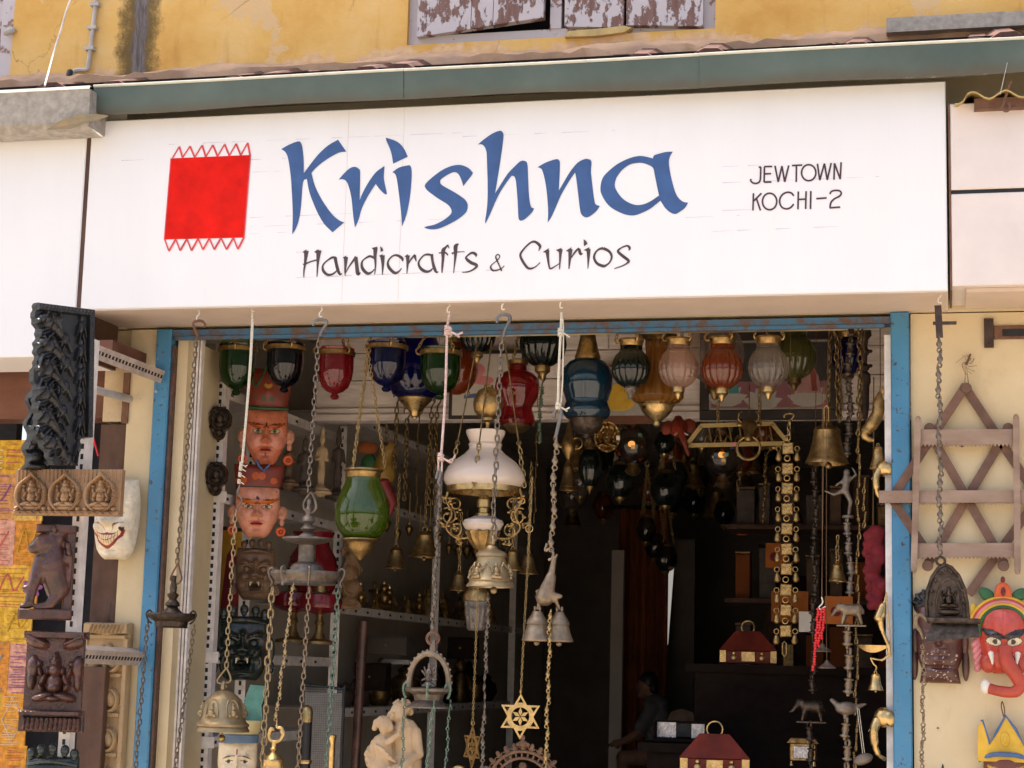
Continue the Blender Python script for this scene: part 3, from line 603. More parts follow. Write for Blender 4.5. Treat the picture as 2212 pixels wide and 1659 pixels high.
small = [
 (gD, [[(118,160,58),(112,230,40),(102,320,26),(90,400,18),(88,470,10)],[(265,155,64),(258,220,46),(250,330,24),(242,465,10)],[(85,330,36),(120,308,20),(180,285,16),(245,268,18)]], [[(72,178),(120,145),(120,200)],[(208,175),(262,143),(258,205)]]),
 (gD, [[(465,240,20),(420,240,26),(370,270,18),(325,310,18),(308,350,22),(320,400,34),(365,440,30),(420,435,22),(462,405,16),(470,390,12)],[(455,240,40),(465,300,36),(485,380,36),(510,435,26),(535,425,6)]], []),
 (gD, [[(580,235,50),(575,330,30),(570,400,20),(570,450,8)],[(575,420,10),(620,340,16),(690,245,30),(700,230,40)],[(695,235,40),(705,320,40),(720,430,42),(752,412,4)]], [[(538,243),(585,218),(590,250)]]),
 (gD, [[(920,250,28),(860,225,26),(800,255,16),(765,300,22),(775,370,36),(830,425,34),(880,410,18),(912,375,10)],[(925,125,52),(920,220,36),(925,330,20),(915,443,8)]], [[(880,130),(950,112),(915,165)]]),
 (gD, [[(1005,215,56),(1010,300,36),(1008,380,20),(1003,440,8)]], [[(965,220),(1010,200),(1000,250)],[(980,110),(1005,128),(1018,158),(985,178)]]),
 (gD, [[(1240,285,12),(1235,250,34),(1180,215,28),(1120,225,18),(1070,290,22),(1085,360,36),(1150,420,34),(1200,400,18),(1230,365,10)]], []),
 (gD, [[(1300,215,50),(1300,300,30),(1290,430,8)],[(1300,330,8),(1340,260,18),(1385,205,20)],[(1380,215,36),(1400,285,10)]], [[(1262,228),(1300,200),(1310,240)]]),
 (gD, [[(1590,215,20),(1540,205,26),(1490,215,18),(1440,270,18),(1428,320,26),(1460,375,36),(1520,405,32),(1570,390,20),(1590,365,12)],[(1580,200,34),(1590,280,30),(1610,360,36),(1635,410,26),(1660,405,6)]], []),
 (gD, [[(1770,95,18),(1740,125,26),(1715,160,46),(1712,250,32),(1705,330,26),(1700,418,14)],[(1765,90,20),(1785,135,6)],[(1662,187,12),(1740,185,20),(1770,215,14)]], []),
 (gD, [[(1895,80,10),(1860,110,46),(1858,200,34),(1845,330,16),(1835,423,8)],[(1815,195,24),(1860,178,14),(1965,172,8)]], []),
 (gD, [[(2095,235,6),(2095,205,34),(2050,185,26),(1990,225,18),(1985,255,30),(2040,300,38),(2105,330,34),(2080,370,22),(2010,405,16),(1935,413,10)]], []),
 (gE, [[(370,505,22),(340,440,18),(300,350,22),(290,310,16),(320,285,16),(342,315,14),(310,365,12),(240,420,14),(222,460,24),(250,498,26),(310,495,20),(370,470,14),(405,435,10)]], []),
 (gE, [[(860,240,6),(880,175,36),(820,120,34),(760,125,24),(680,195,22),(620,280,28),(635,350,34),(700,450,34),(750,475,28),(820,450,16),(882,393,12)]], []),
 (gE, [[(975,230,56),(985,330,36),(1000,440,24),(1020,475,24),(1080,445,16),(1140,405,12)],[(1155,215,56),(1150,300,34),(1140,485,12)]], [[(915,255),(1000,202),(985,270)],[(1090,228),(1170,198),(1140,260)]]),
 (gE, [[(1285,215,60),(1278,320,40),(1265,480,14)],[(1290,340,10),(1350,250,26),(1400,200,20)],[(1400,210,36),(1420,280,36),(1450,270,8)]], [[(1222,240),(1300,190),(1290,260)]]),
 (gE, [[(1525,210,58),(1525,320,36),(1518,480,8)]], [[(1460,228),(1540,188),(1520,250)],[(1460,85),(1495,105),(1514,145),(1465,178)]]),
 (gE, [[(1725,205,40),(1800,245,36),(1835,310,30),(1815,380,22),(1770,425,24),(1720,440,40),(1640,405,36),(1600,330,32),(1620,260,24),(1670,215,26),(1725,205,40)]], []),
 (gE, [[(2060,235,6),(2075,200,34),(2040,170,24),(1960,200,20),(1920,245,34),(1980,305,40),(2060,370,38),(2030,410,20),(1960,445,16),(1868,475,12)]], []),
]
for gf, st, fl2 in small: brush(st, gf, 'small_letter', 'dark_ink', fl2)
def elp(cx, cy, rx, ry): return [(cx+rx*math.cos(t*math.pi/14), cy+ry*math.sin(t*math.pi/14)) for t in range(29)]
def straight(st):        # a polyline as separate strokes so that corners stay sharp
    return [[st[i], st[i+1]] for i in range(len(st)-1)]
addr = [
 [[(320,265),(362,262)], [(362,255),(358,400),(350,520),(320,570),(255,590),(190,570),(160,530),(170,500)]], straight([(590,250),(435,252),(428,565),(575,560)])+[[(440,400),(568,393)]],
 straight([(645,235),(710,560),(785,240),(840,560),(920,230)]), [[(985,232),(1190,222)],[(1075,235),(1070,560)]], [elp(1320,375,143,160)],
 straight([(1495,195),(1540,525),(1635,190),(1690,520),(1770,180)]), straight([(1825,515),(1835,185),(1950,505),(1968,165)]),
 [[(215,785),(205,1130)],[(375,785),(222,940)],[(275,890),(355,1130)]], [elp(538,950,143,165)], [[(1020,840),(980,785),(900,765),(810,800),(750,880),(740,970),(780,1060),(870,1098),(960,1070),(1020,1000)]],
 [[(1112,750),(1105,1105)],[(1268,745),(1258,1100)],[(1115,910),(1265,902)]], [[(1362,740),(1355,1100)]], [[(1470,895),(1680,878)]],
 [[(1745,805),(1770,755),(1840,730),(1930,735),(1970,780),(1940,840),(1830,900),(1765,970),(1745,1075)],[(1735,1078),(1950,1062)]],
]
for st in addr: brush([[(p[0], p[1], 34) for p in q] for q in st], gF, 'thin_letter', 'maroon_ink')
em = paint(gG([(190,283),(1295,235),(1255,640),(1205,1392),(95,1418),(160,640)]), 'cloth_emblem', 'red_paint', smooth=False)
ta = [(300,118),(450,112),(620,98),(770,95),(935,85),(1095,78),(1258,65)]; tb = [(205,278),(345,272),(515,268),(670,262),(835,255),(1000,245),(1160,240),(1290,235)]
ba = [(155,1580),(312,1575),(470,1575),(632,1562),(790,1560),(962,1560),(1122,1555)]; bb = [(95,1415),(250,1412),(408,1408),(565,1405),(722,1402),(885,1398),(1058,1395),(1205,1392)]
fr = []
for A, Bq in ((ta, tb), (ba, bb)):
    for i in range(7): fr += [[(*Bq[i], 20), (*A[i], 20)], [(*A[i], 26), (*Bq[i+1], 26)]]
fr += [[(185,283,16),(92,1418,16)], [(1297,235,16),(1207,1392,16)]]
brush(fr, gG, 'zigzag_fringe', 'red_line')
# ruled guide lines left on the board
pl = MB(); rr = random.Random(5)
for u0, v0, u1 in ((262,347,360),(365,312,1000),(540,345,620),(545,372,690),(540,470,760),(540,490,980),(540,505,620),(640,600,760),(640,545,700),(700,598,1080),(1560,395,1900),(1540,500,1830),(1560,360,1640),(1000,295,1330),(1480,470,1600),(1560,455,1640)):
    u = u0
    while u < u1:
        w = rr.uniform(15, 70); e = min(u+w, u1); sl2 = -.040
        a, b = P(u, v0+sl2*(u-u0), SY), P(e, v0+sl2*(e-u0), SY); t = rr.uniform(.0003, .0008)
        pl.add([(a.x, yi+.0005, a.z-t), (b.x, yi+.0005, b.z-t*.4), (b.x, yi+.0005, b.z+t*.4), (a.x, yi+.0005, a.z+t)], [(0, 1, 2, 3)]); u = e+rr.uniform(5, 60)
S.part(pl, 'ruled_lines', 'pencil', world=True, smooth=False, kind='stuff')
for u, v in ((470, 668), (690, 668), (545, 664), (968, 658), (1088, 652), (1212, 650)):
    pass
for u in (752, 872):
    a, b = P(u, 300, SY), P(u-10, 640, SY); S.part(MB().box(a.x-.0006, a.x+.0006, SY-.0006, SY-.0002, SZ0+.004, SZ1-.004), 'panel_seam', 'white_old', world=True, smooth=False)
# screws / panel seam
zt = P(100, 295, SY).z; zb = P(60, 771, SY).z
N1 = Th('neighbour_sign', 'plain white sign board with brown side, beside the black carved bracket', 'sign', loc=(-.5, SY, zb))
x1 = P(168, 600, SY).x
N1.part(MB().bbox(-1.6, x1, SY, -.01, zb, zt, .003), 'sign_box', 'white_sign', world=True, smooth=False)
N1.part(MB().box(x1+.0005, x1+.014, SY+.004, -.01, zb, zt), 'side_board', 'door_wood', world=True, smooth=False)
for u, v in ((150, 615), (48, 880), (160, 718)): 
    pass
zt2, zm, zb2 = P(2100, 222, SY).z, P(2130, 412, SY).z, P(2100, 617, SY).z
N2 = Th('panelled_sign', 'blank pinkish white sign of two panels with a dark joint between them', 'sign', loc=(3.0, SY, zb2))
N2.part(MB().bbox(2.612, 4.6, SY, -.01, zm+.006, zt2, .003), 'upper_panel', 'white_old', world=True, smooth=False)
N2.part(MB().bbox(2.612, 4.6, SY, -.01, zb2, zm-.006, .003), 'lower_panel', 'white_old', world=True, smooth=False)
N2.part(MB().box(2.614, 4.6, SY+.006, -.02, zm-.0055, zm+.0055), 'dark_joint', 'black', world=True, smooth=False)
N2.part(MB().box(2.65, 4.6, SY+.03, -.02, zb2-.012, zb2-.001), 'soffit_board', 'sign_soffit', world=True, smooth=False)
N2.part(MB().box(2.606, 2.6115, SY+.002, -.02, zb2-.01, zt2), 'edge_strip', 'rust', world=True, smooth=False)
for u, v in ((2068, 233), (2080, 445), (2112, 598), (2110, 268)):
    q = P(u, v, SY); N2.part(MB().lathe([(0, 0), (.005, 0), (.005, .003), (0, .004)], seg=10), 'screw', 'steel').location = q-N2.L
# corrugated sheet and rusty angle at the end of the gutter
CS = Th('corrugated_sheet', 'edge of a corrugated roofing sheet on a rusty angle iron', 'roof sheet', loc=P(2140, 212, -.3))
cv = []; k = 60; xs0, xs1 = P(2062, 222, -.33).x, 4.0; zc = P(2120, 208, -.33).z
for j in range(k*2+1):
    x = xs0+(xs1-xs0)*j/(k*2); z = zc+.011*math.sin((x-xs0)*2*math.pi/.088-1.9)-(.012 if x < xs0+.03 else 0)
    for y, dz in ((-.335, 0), (-.335, .004), (.0, .064), (.0, .06)): cv.append((x, y, z+dz))
CS.part(MB().add(cv, [(j*4+i, (j+1)*4+i, (j+1)*4+(i+1) % 4, j*4+(i+1) % 4) for j in range(k*2) for i in range(4)]), 'sheet', 'yellow_wood', world=True)
a, b = P(2104, 222, -.3), P(2212, 224, -.3)
CS.part(MB().box(a.x, 4.0, -.312, -.306, P(2150, 236, -.3).z, P(2150, 214, -.3).z).box(a.x, 4.0, -.306, -.27, P(2150, 236, -.3).z, P(2150, 234, -.3).z), 'angle_iron', 'rust', world=True, smooth=False)
q = P(2168, 222, -.325)
CS.part(MB().tube(smoothpath([q+Vector((.02, 0, .06)), q+Vector((.004, 0, .012)), q+Vector((0, -.004, -.006)), q+Vector((-.004, -.006, -.018)), q+Vector((.006, -.006, -.026)), q+Vector((.016, -.006, -.018)), q+Vector((.014, 0, 0))], 5), .004, 6), 'hook_bolt', 'rust', world=True)
solo(MB().tube([P(2160, 205, -.33), P(2166, 180, -.36), P(2176, 135, -.362)], .0006, 4), 'cobweb_thread', 'hair thin thread from the hook bolt up to the green gutter', 'thread', 'cord_white', loc=P(2160, 205, -.33), px=False)

# ---------------------------------------------------------------- shop front frame
FRM = Th('shop_front_frame', 'blue enamelled steel frame round the open shop front', 'frame', loc=((.139+2.49)/2, 0, 0))
FRM.part(MB().bbox(.139, .190, -.022, .05, 0, 2.652, .004), 'jamb', 'blue_enamel', world=True, smooth=False)
FRM.part(MB().bbox(2.437, 2.490, -.022, .05, 0, 2.662, .004), 'jamb', 'blue_enamel', world=True, smooth=False)
zl = P(1100, 722, 0).z
FRM.part(MB().box(.191, 2.436, -.012, .05, zl+.010, 2.650), 'head', 'blue_rust', world=True, smooth=False)
FRM.part(MB().box(.20, 2.42, -.016, .0, zl-.002, zl+.0085), 'head_lip', 'blue_rust', world=True, smooth=False)
FRM.part(MB().box(.1915, .200, -.012, .05, 0, 2.60), 'seal', 'brown_carved', world=True, smooth=False)
B.part(MB().box(.201, .236, .012, .28, .16, 2.625), 'door_reveal', 'cream', world=True, smooth=False)
SH = Th('shutter_channel', 'white aluminium roller shutter channels inside the blue frame', 'channel', loc=(.24, .06, .16))
for i, (x, c) in enumerate(((.2365, 'white_metal'), (.2435, 'steel'), (.2475, 'white_metal'), (.2545, 'steel'), (.2585, 'white_metal'))):
    SH.part(MB().box(x, x+(.0068 if c == 'white_metal' else .0038), .055+(.008 if c == 'steel' else 0), .078, .16, 2.635), 'track', c, world=True, smooth=False)
B.part(MB().box(.05, .2155, .285, .297, .16, 2.66), 'door_return', 'grey_wall', world=True, smooth=False)
S2 = Th('white_channel', 'worn white metal shutter channel beside the shiny blue jamb', 'channel', loc=(2.425, .03, .16))
S2.part(MB().box(2.418, 2.4362, .012, .2, .16, 2.60), 'track', 'white_metal', world=True, smooth=False)

# plank partition over the inner opening, its beam and the shop's front boards
PT = Th('plank_partition', 'white painted plank partition across the shop above the inner opening', 'partition', loc=(1.4, 1.1, 2.55))
zh = P(1440, 906, 1.1).z; hh = .105; PY = -.5
for r in range(4):
    xcut = [.285, .9+.13*r, 1.62-.11*r, 2.2+.05*r, 2.615]
    for i in range(4):
        PT.part(MB().bbox(xcut[i]+.001, xcut[i+1]-.001, 1.1+.004*((i+r) % 3), 1.13, zh+.05+r*hh+.0015, zh+.05+(r+1)*hh-.0015, .003), 'plank', 'white_plank', world=True, smooth=False)
PT.part(MB().bbox(.285, 2.615, 1.075, 1.16, zh, zh+.026, .004).bbox(.285, 2.615, 1.085, 1.16, zh+.027, zh+.049, .004), 'beam', 'white_plank', world=True, smooth=False)
# ---------------------------------------------------------------- builders for wares
LINKS = {}
def link_mesh(kind, pitch, mt):
    key = (kind, round(pitch, 4), mt)
    if key in LINKS: return LINKS[key]
    mb = MB(); p = pitch
    if kind == 'oval':
        h, w, r = .40*p, .33*p, .14*p; path = []
        for i in range(10):
            a = 2*math.pi*i/10; path.append((w*math.cos(a), 0, h*math.sin(a)+(.22*p if math.sin(a) > .01 else -.22*p if math.sin(a) < -.01 else 0)))
        mb.tube(path, r, 5, True)
    elif kind == 'spindle':          # cast link: turned bead between two eyes
        mb.lathe([(.05*p, -.30*p), (.13*p, -.26*p), (.10*p, -.2*p), (.20*p, -.06*p), (.20*p, .06*p), (.10*p, .2*p), (.13*p, .26*p), (.05*p, .30*p)], seg=8)
        mb.ring((0, 0, .42*p), .15*p, .055*p, (0, 1, 0), 8, 4); mb.ring((0, 0, -.42*p), .15*p, .055*p, (1, 0, 0), 8, 4)
    elif kind == 'rings':            # beaded bar and a ring
        for k in range(5): mb.ell((0, 0, (-.12+.13*k)*p), .075*p, 6, 4)
        mb.ring((0, 0, -.34*p), .17*p, .05*p, (0, 1, 0), 10, 4)
    elif kind == 'wide':             # heavy turned link
        mb.lathe([(.07*p, -.46*p), (.08*p, -.36*p), (.22*p, -.30*p), (.23*p, -.25*p), (.12*p, -.20*p), (.17*p, 0), (.12*p, .17*p), (.21*p, .22*p), (.20*p, .27*p), (.07*p, .30*p)], seg=10)
        mb.ring((0, 0, .42*p), .16*p, .065*p, (0, 1, 0), 10, 5)
    elif kind == 'diamond':
        mb.tube([(0, 0, .5*p), (.22*p, 0, 0), (0, 0, -.5*p), (-.22*p, 0, 0)], .08*p, 5, True)
    elif kind == 'leafy':            # cast leaf link with little wings
        mb.ring((0, 0, .32*p), .18*p, .07*p, (0, 1, 0), 8, 4); mb.ell((0, 0, -.05*p), (.14*p, .1*p, .2*p), 8, 5)
        for q in (-1, 1): mb.cap((0, 0, -.05*p), (q*.30*p, 0, .08*p), .07*p, .04*p, 5)
        mb.ring((0, 0, -.36*p), .15*p, .06*p, (1, 0, 0), 8, 4)
    me = mb.mesh(kind+'_link'); me.materials.append(M[mt]); me.polygons.foreach_set('use_smooth', [True]*len(me.polygons))
    LINKS[key] = me; return me
def chain(th, a, b, kind, pitch, mt, parent=None, name='link', jit=.12):
    a = P(*a) if len(a) == 3 and not isinstance(a, Vector) else Vector(a); b = P(*b) if not isinstance(b, Vector) else b
    d = b-a; n = max(2, round(d.length/pitch)); me = link_mesh(kind, d.length/n, mt); q = (-d).to_track_quat('Z', 'Y'); ph = RND.uniform(0, 6)
    for i in range(n):
        p = a+d*((i+.5)/n)+Vector((math.sin(i*1.7+ph)*.07, math.cos(i*2.3+ph)*.07, 0))*pitch
        tw = (math.pi/2 if i % 2 else 0)*(1 if kind == 'oval' else 0)+.5+RND.uniform(-jit, jit)*2
        r = (q @ Matrix.Rotation(tw+.012*i*math.sin(ph), 3, 'Z').to_quaternion() @ Matrix.Rotation(RND.uniform(-.10, .10), 3, 'X').to_quaternion()).to_euler()
        th.inst(me, name, p, r, parent)
def shook(th, u, v, Y, h, w, r, mt, flip=1, name='hook'):    # S hook, top crook round (u,v)
    p = P(u, v, Y); s = mpp(p); mb = MB()
    pts = [(-w*.9*flip, 0, -h*.28), (-w*flip, 0, -h*.1), (-w*.6*flip, 0, h*.06), (0, 0, h*.1), (w*.6*flip, 0, h*.03), (w*.7*flip, 0, -h*.15), (w*.25*flip, 0, -h*.5), (-w*.05*flip, 0, -h*.8), (0, 0, -h*.95)]
    mb.tube(smoothpath([p+Vector(q)*s for q in pts], 4), r*s, 6)
    return th.part(mb, name, mt, world=True)
def eyelet(th, u, v, Y, mt='cord_white'):
    p = P(u, v, Y); z = SZ0
    mb = MB().tube(smoothpath([Vector((p.x, p.y, z)), Vector((p.x+.003, p.y, p.z+.014)), Vector((p.x-.004, p.y, p.z+.006)), Vector((p.x-.003, p.y, p.z-.006)), Vector((p.x+.005, p.y, p.z-.005))], 4), .0022, 5)
    return th.part(mb, 'eye_hook', mt, world=True)
def rope(th, pts, r, mt, name='cord', twist=True):
    ps = smoothpath([P(*q) for q in pts], 6); mb = MB()
    mb.tube(ps, r, 6); return th.part(mb, name, mt, world=True)
def knot(th, u, v, Y, r, mt, tails=2):
    p = P(u, v, Y); mb = MB()
    for k in range(5):
        a = k*1.9; mb.ring(p+Vector((0, 0, (k-2)*r*.45)), r*.75, r*.35, (math.sin(a)*.4, .3*math.cos(a), 1), 8, 5)
    for k in range(tails): mb.tube([p, p+Vector((r*(1.5+k), -r*.5, -r*(.6+k*.5))), p+Vector((r*(3+k*.7), 0, -r*(1.6-k*1.2)))], r*.28, 5)
    return th.part(mb, 'knot', mt, world=True)

def relief(th, name, W, H, blobs, mt, base=4, back=8, nx=None, nz=None, parent=None, outline=None, rough=.0, seed=1, label=None):
    """Carved panel in px units, centred on the thing, facing -y. blobs build the height; outline(X,Z)->bool keeps cells."""
    nx = nx or max(16, int(W*.7)); nz = nz or max(16, int(H*.7))
    X, Z = np.meshgrid(np.linspace(-W/2, W/2, nx), np.linspace(-H/2, H/2, nz))
    Hh = np.full(X.shape, float(base)); hole = np.zeros(X.shape, bool)
    for b in blobs:
        k = b[0]
        if k in ('e', 'x'):
            _, cx, cz, rx, rz, ang, h = b; c, s = math.cos(math.radians(ang)), math.sin(math.radians(ang))
            xx = (X-cx)*c+(Z-cz)*s; zz_ = -(X-cx)*s+(Z-cz)*c; q = (xx/rx)**2+(zz_/rz)**2
            if k == 'x': hole |= q < 1
            else: Hh = np.maximum(Hh, np.where(q < 1, base*.3+h*np.sqrt(np.clip(1-q, 0, 1)), 0))
        elif k == 'b':
            _, x0, x1, z0, z1, h = b; d = np.minimum(np.minimum(X-x0, x1-X), np.minimum(Z-z0, z1-Z)); Hh = np.maximum(Hh, np.where(d >= 0, h*np.clip(.6+d/3, 0, 1), 0))
        elif k == 'r':               # raised ring
            _, cx, cz, rx, rz, w, h = b; q = np.sqrt(((X-cx)/rx)**2+((Z-cz)/rz)**2); d = np.abs(q-1)*min(rx, rz)/w; Hh = np.maximum(Hh, np.where(d < 1, base*.5+h*np.sqrt(np.clip(1-d*d, 0, 1)), 0))
        elif k == 'l':               # raised line
            _, x0, z0, x1, z1, w, h = b; dx, dz = x1-x0, z1-z0; t = np.clip(((X-x0)*dx+(Z-z0)*dz)/(dx*dx+dz*dz+1e-9), 0, 1); d = np.hypot(X-x0-t*dx, Z-z0-t*dz)/w; Hh = np.maximum(Hh, np.where(d < 1, base*.4+h*np.sqrt(np.clip(1-d*d, 0, 1)), 0))
        elif k == 'd':               # dig
            _, cx, cz, rx, rz, dep = b; q = ((X-cx)/rx)**2+((Z-cz)/rz)**2; Hh -= dep*np.clip(1-q, 0, 1)
        elif k == 'f': Hh = b[1](X, Z, Hh)
    if rough:
        rs = np.random.RandomState(seed); Hh += rs.normal(0, rough, Hh.shape)
    keep = ~hole
    if outline is not None: keep &= outline(X, Z)
    mb = MB(); N = nx*nz
    vs = [(X[j, i], -Hh[j, i], Z[j, i]) for j in range(nz) for i in range(nx)] + [(X[j, i], back, Z[j, i]) for j in range(nz) for i in range(nx)]
    cell = keep[:-1, :-1] & keep[1:, :-1] & keep[:-1, 1:] & keep[1:, 1:]
    fs = []
    for j in range(nz-1):
        for i in range(nx-1):
            if not cell[j, i]: continue
            a = j*nx+i; fs.append((a, a+1, a+nx+1, a+nx))
            if i == 0 or not cell[j, i-1]: fs.append((a, a+nx, a+nx+N, a+N))
            if i == nx-2 or not cell[j, i+1]: fs.append((a+1, a+1+N, a+nx+1+N, a+nx+1))
            if j == 0 or not cell[j-1, i]: fs.append((a, a+N, a+1+N, a+1))
            if j == nz-2 or not cell[j+1, i]: fs.append((a+nx, a+nx+1, a+nx+1+N, a+nx+N))
    fs.append((N, N+nx*(nz-1), 2*N-1, N+nx-1)) if outline is None and not hole.any() else None
    used = sorted({i for q in fs for i in q}); mp = {o: k for k, o in enumerate(used)}
    mb.add([vs[i] for i in used], [tuple(mp[i] for i in q) for q in fs])
    return th.part(mb, name, mt, parent, ang=50, label=label)

def fig(cx, cz, s, h=10, arms=4, crown=True, trunk=False):       # seated figure for a relief, about 2 s wide and 2.6 s high
    b = [('e', cx, cz+.55*s, .34*s, .36*s, 0, h), ('e', cx, cz-.05*s, .42*s, .48*s, 0, h*.9), ('e', cx, cz-.28*s, .40*s, .30*s, 0, h*1.05),
         ('e', cx-.5*s, cz-.72*s, .62*s, .22*s, 14, h), ('e', cx+.5*s, cz-.72*s, .62*s, .22*s, -14, h), ('e', cx, cz-.82*s, .5*s, .16*s, 0, h*1.1)]
    if crown: b += [('e', cx, cz+.95*s, .26*s, .30*s, 0, h*.9), ('e', cx, cz+1.22*s, .14*s, .22*s, 0, h*.8)]
    for q in (-1, 1):
        b += [('e', cx+q*.55*s, cz+.08*s, .16*s, .36*s, q*25, h*.75), ('e', cx+q*.62*s, cz-.30*s, .14*s, .30*s, -q*30, h*.8)]
        if arms > 2: b += [('e', cx+q*.72*s, cz+.45*s, .13*s, .36*s, -q*20, h*.6), ('e', cx+q*.78*s, cz+.85*s, .16*s, .16*s, 0, h*.6)]
        b += [('e', cx+q*.36*s, cz+.5*s, .14*s, .22*s, 0, h*.6)]
    if trunk: b += [('e', cx, cz+.35*s, .12*s, .34*s, 8, h*1.25), ('e', cx+.14*s, cz+.05*s, .12*s, .14*s, 0, h*1.2)]
    return b

def sculpt(th, name, W, H, D, wf, gs, paints, base, mt='painted', nu=56, nv=72, parent=None, back=3, edge=.42, skew=0):
    """Mask shell in px units: half width wf(b), relief features gs, painted shapes."""
    A, Bv = np.meshgrid(np.linspace(-1, 1, nu), np.linspace(-1, 1, nv)); wv = np.vectorize(wf)(Bv)
    Xn = A*wv; X = Xn*W/2; Z = Bv*H/2
    dep = D*np.power(np.clip(1-np.abs(A)**2.4, 0, 1), .5)*np.power(np.clip(1-np.abs(Bv)**4, 0, 1), edge)
    for gq in gs:
        x, b, sx, sb, amp = gq[:5]
        for q in ((1, -1) if len(gq) > 5 and gq[5] else (1,)):
            dep = dep+amp*np.exp(-((Xn-q*x)/sx)**2-((Bv-b)/sb)**2)
    C = np.zeros(X.shape+(3,)); C[:] = base
    for p in paints:
        kind, x, b, rx, rb, rot, col = p[:7]
        for q in ((1, -1) if len(p) > 7 and p[7] else (1,)):
            c, s_ = math.cos(math.radians(rot*q)), math.sin(math.radians(rot*q)); dx, db = Xn-q*x, (Bv-b)*H/W
            uu = dx*c+db*s_; vv = -dx*s_+db*c; rbn = rb*H/W
            if kind == 'e': m = (uu/rx)**2+(vv/rbn)**2 < 1
            elif kind == 'arc': m = (np.abs(uu) < rx) & (np.abs(vv-p[8]*(uu/rx)**2*H/W) < rbn*(1-.75*np.abs(uu/rx)))
            elif kind == 'band': m = (np.abs(Bv-b) < rb) & (np.abs(Xn-x) < rx)
            elif kind == 'zig': m = (np.abs(Bv-b) < rb) & (Bv-b < rb*(2*np.abs(((Xn*rx) % 1)-.5)*2-1))
            C[m] = col
    vs = [(X[j, i]+skew*Z[j, i], -dep[j, i], Z[j, i]) for j in range(nv) for i in range(nu)]
    fs = [(j*nu+i, j*nu+i+1, (j+1)*nu+i+1, (j+1)*nu+i) for j in range(nv-1) for i in range(nu-1)]
    n = len(vs); edge_i = [i for i in range(nu)]+[j*nu+nu-1 for j in range(1, nv)]+[(nv-1)*nu+i for i in range(nu-2, -1, -1)]+[j*nu for j in range(nv-2, 0, -1)]
    vs += [(vs[i][0], back, vs[i][2]) for i in edge_i]; m = len(edge_i)
    fs += [(edge_i[k], n+k, n+(k+1) % m, edge_i[(k+1) % m]) for k in range(m)]
    mb = MB().add(vs, fs); mb.c = [tuple(C[j, i]) for j in range(nv) for i in range(nu)]+[tuple(base)]*m
    return th.part(mb, name, mt, parent, ang=70)
def facew(top=.9, mid=1.0, jaw=.55, chin=.30):
    def f(b):
        if b > .2: t = (b-.2)/.8; return mid+(top-mid)*t*t
        t = (.2-b)/1.2; return mid+(jaw-mid)*min(1, t/.75)**2 if t < .75 else jaw+(chin-jaw)*((t-.75)/.25)**1.6
    return f
FACE = [(0, .14, .10, .24, 9), (0, -.12, .11, .11, 15), (.16, -.17, .08, .07, 8, 1), (.40, .36, .24, .06, 6, 1), (.40, .17, .18, .10, -9, 1), (.40, .17, .12, .055, 7, 1), (.55, -.14, .2, .18, 5, 1), (0, -.43, .24, .04, 6), (0, -.54, .2, .045, 6), (0, -.485, .28, .014, -5), (0, -.66, .25, .05, -3), (0, -.84, .2, .10, 8)]
def ear(th, x, z, s, mt, parent=None, q=1, drop=1.0, name='ear'):
    mb = MB().ell((x, 3, z), (.42*s, .22*s, .62*s), 12, 8).ell((x+q*.02*s, 3, z-.75*s*drop), (.22*s, .16*s, .35*s), 10, 6)
    ob = th.part(mb, name, mt, parent)
    th.part(MB().ring((x, 1-.16*s, z+.05*s), .30*s, .07*s, (0, -1, 0), 12, 5, .7), 'ear_rim', mt, ob); return ob
def earring(th, x, z, r, mt, parent=None):
    return th.part(MB().ring((x, 0, z), r*.7, r*.32, (0, -1, 0), 14, 6).ell((x, 0, z), (r*.3, r*.3, r*.3), 8, 5), 'earring', mt, parent)

def bell(th, c, r, h, mt, parent=None, name='bell', seg=20, clap=True, eye=True, orn=False):     # c = top centre in px, hangs down h
    x, y, z = c
    pr = [(0, 0), (.30*r, -.01*h), (.46*r, -.07*h), (.50*r, -.12*h), (.56*r, -.16*h), (.54*r, -.19*h), (.60*r, -.40*h), (.70*r, -.62*h), (.86*r, -.82*h), (.90*r, -.86*h), (.86*r, -.88*h), (1.0*r, -.98*h), (1.0*r, -1.0*h), (.93*r, -1.0*h), (.80*r, -.85*h), (.55*r, -.5*h), (.45*r, -.2*h), (0, -.15*h)]
    ob = th.part(MB().lathe(pr, (x, y, z), seg), name, mt, parent)
    if eye: th.part(MB().ring((x, y, z+.13*r), .16*r, .06*r, (0, -1, 0), 10, 5), 'eye', mt, ob if parent is None else parent)
    if clap: th.part(MB().cap((x, y, z-.4*h), (x, y, z-h*1.02), .05*r, .05*r, 6).ell((x, y, z-h*1.06), (.15*r, .15*r, .15*r), 10, 6), 'clapper', mt, ob if parent is None else parent)
    return ob
# ---------------------------------------------------------------- wares hung from the front edge of the sign
HY = -.25
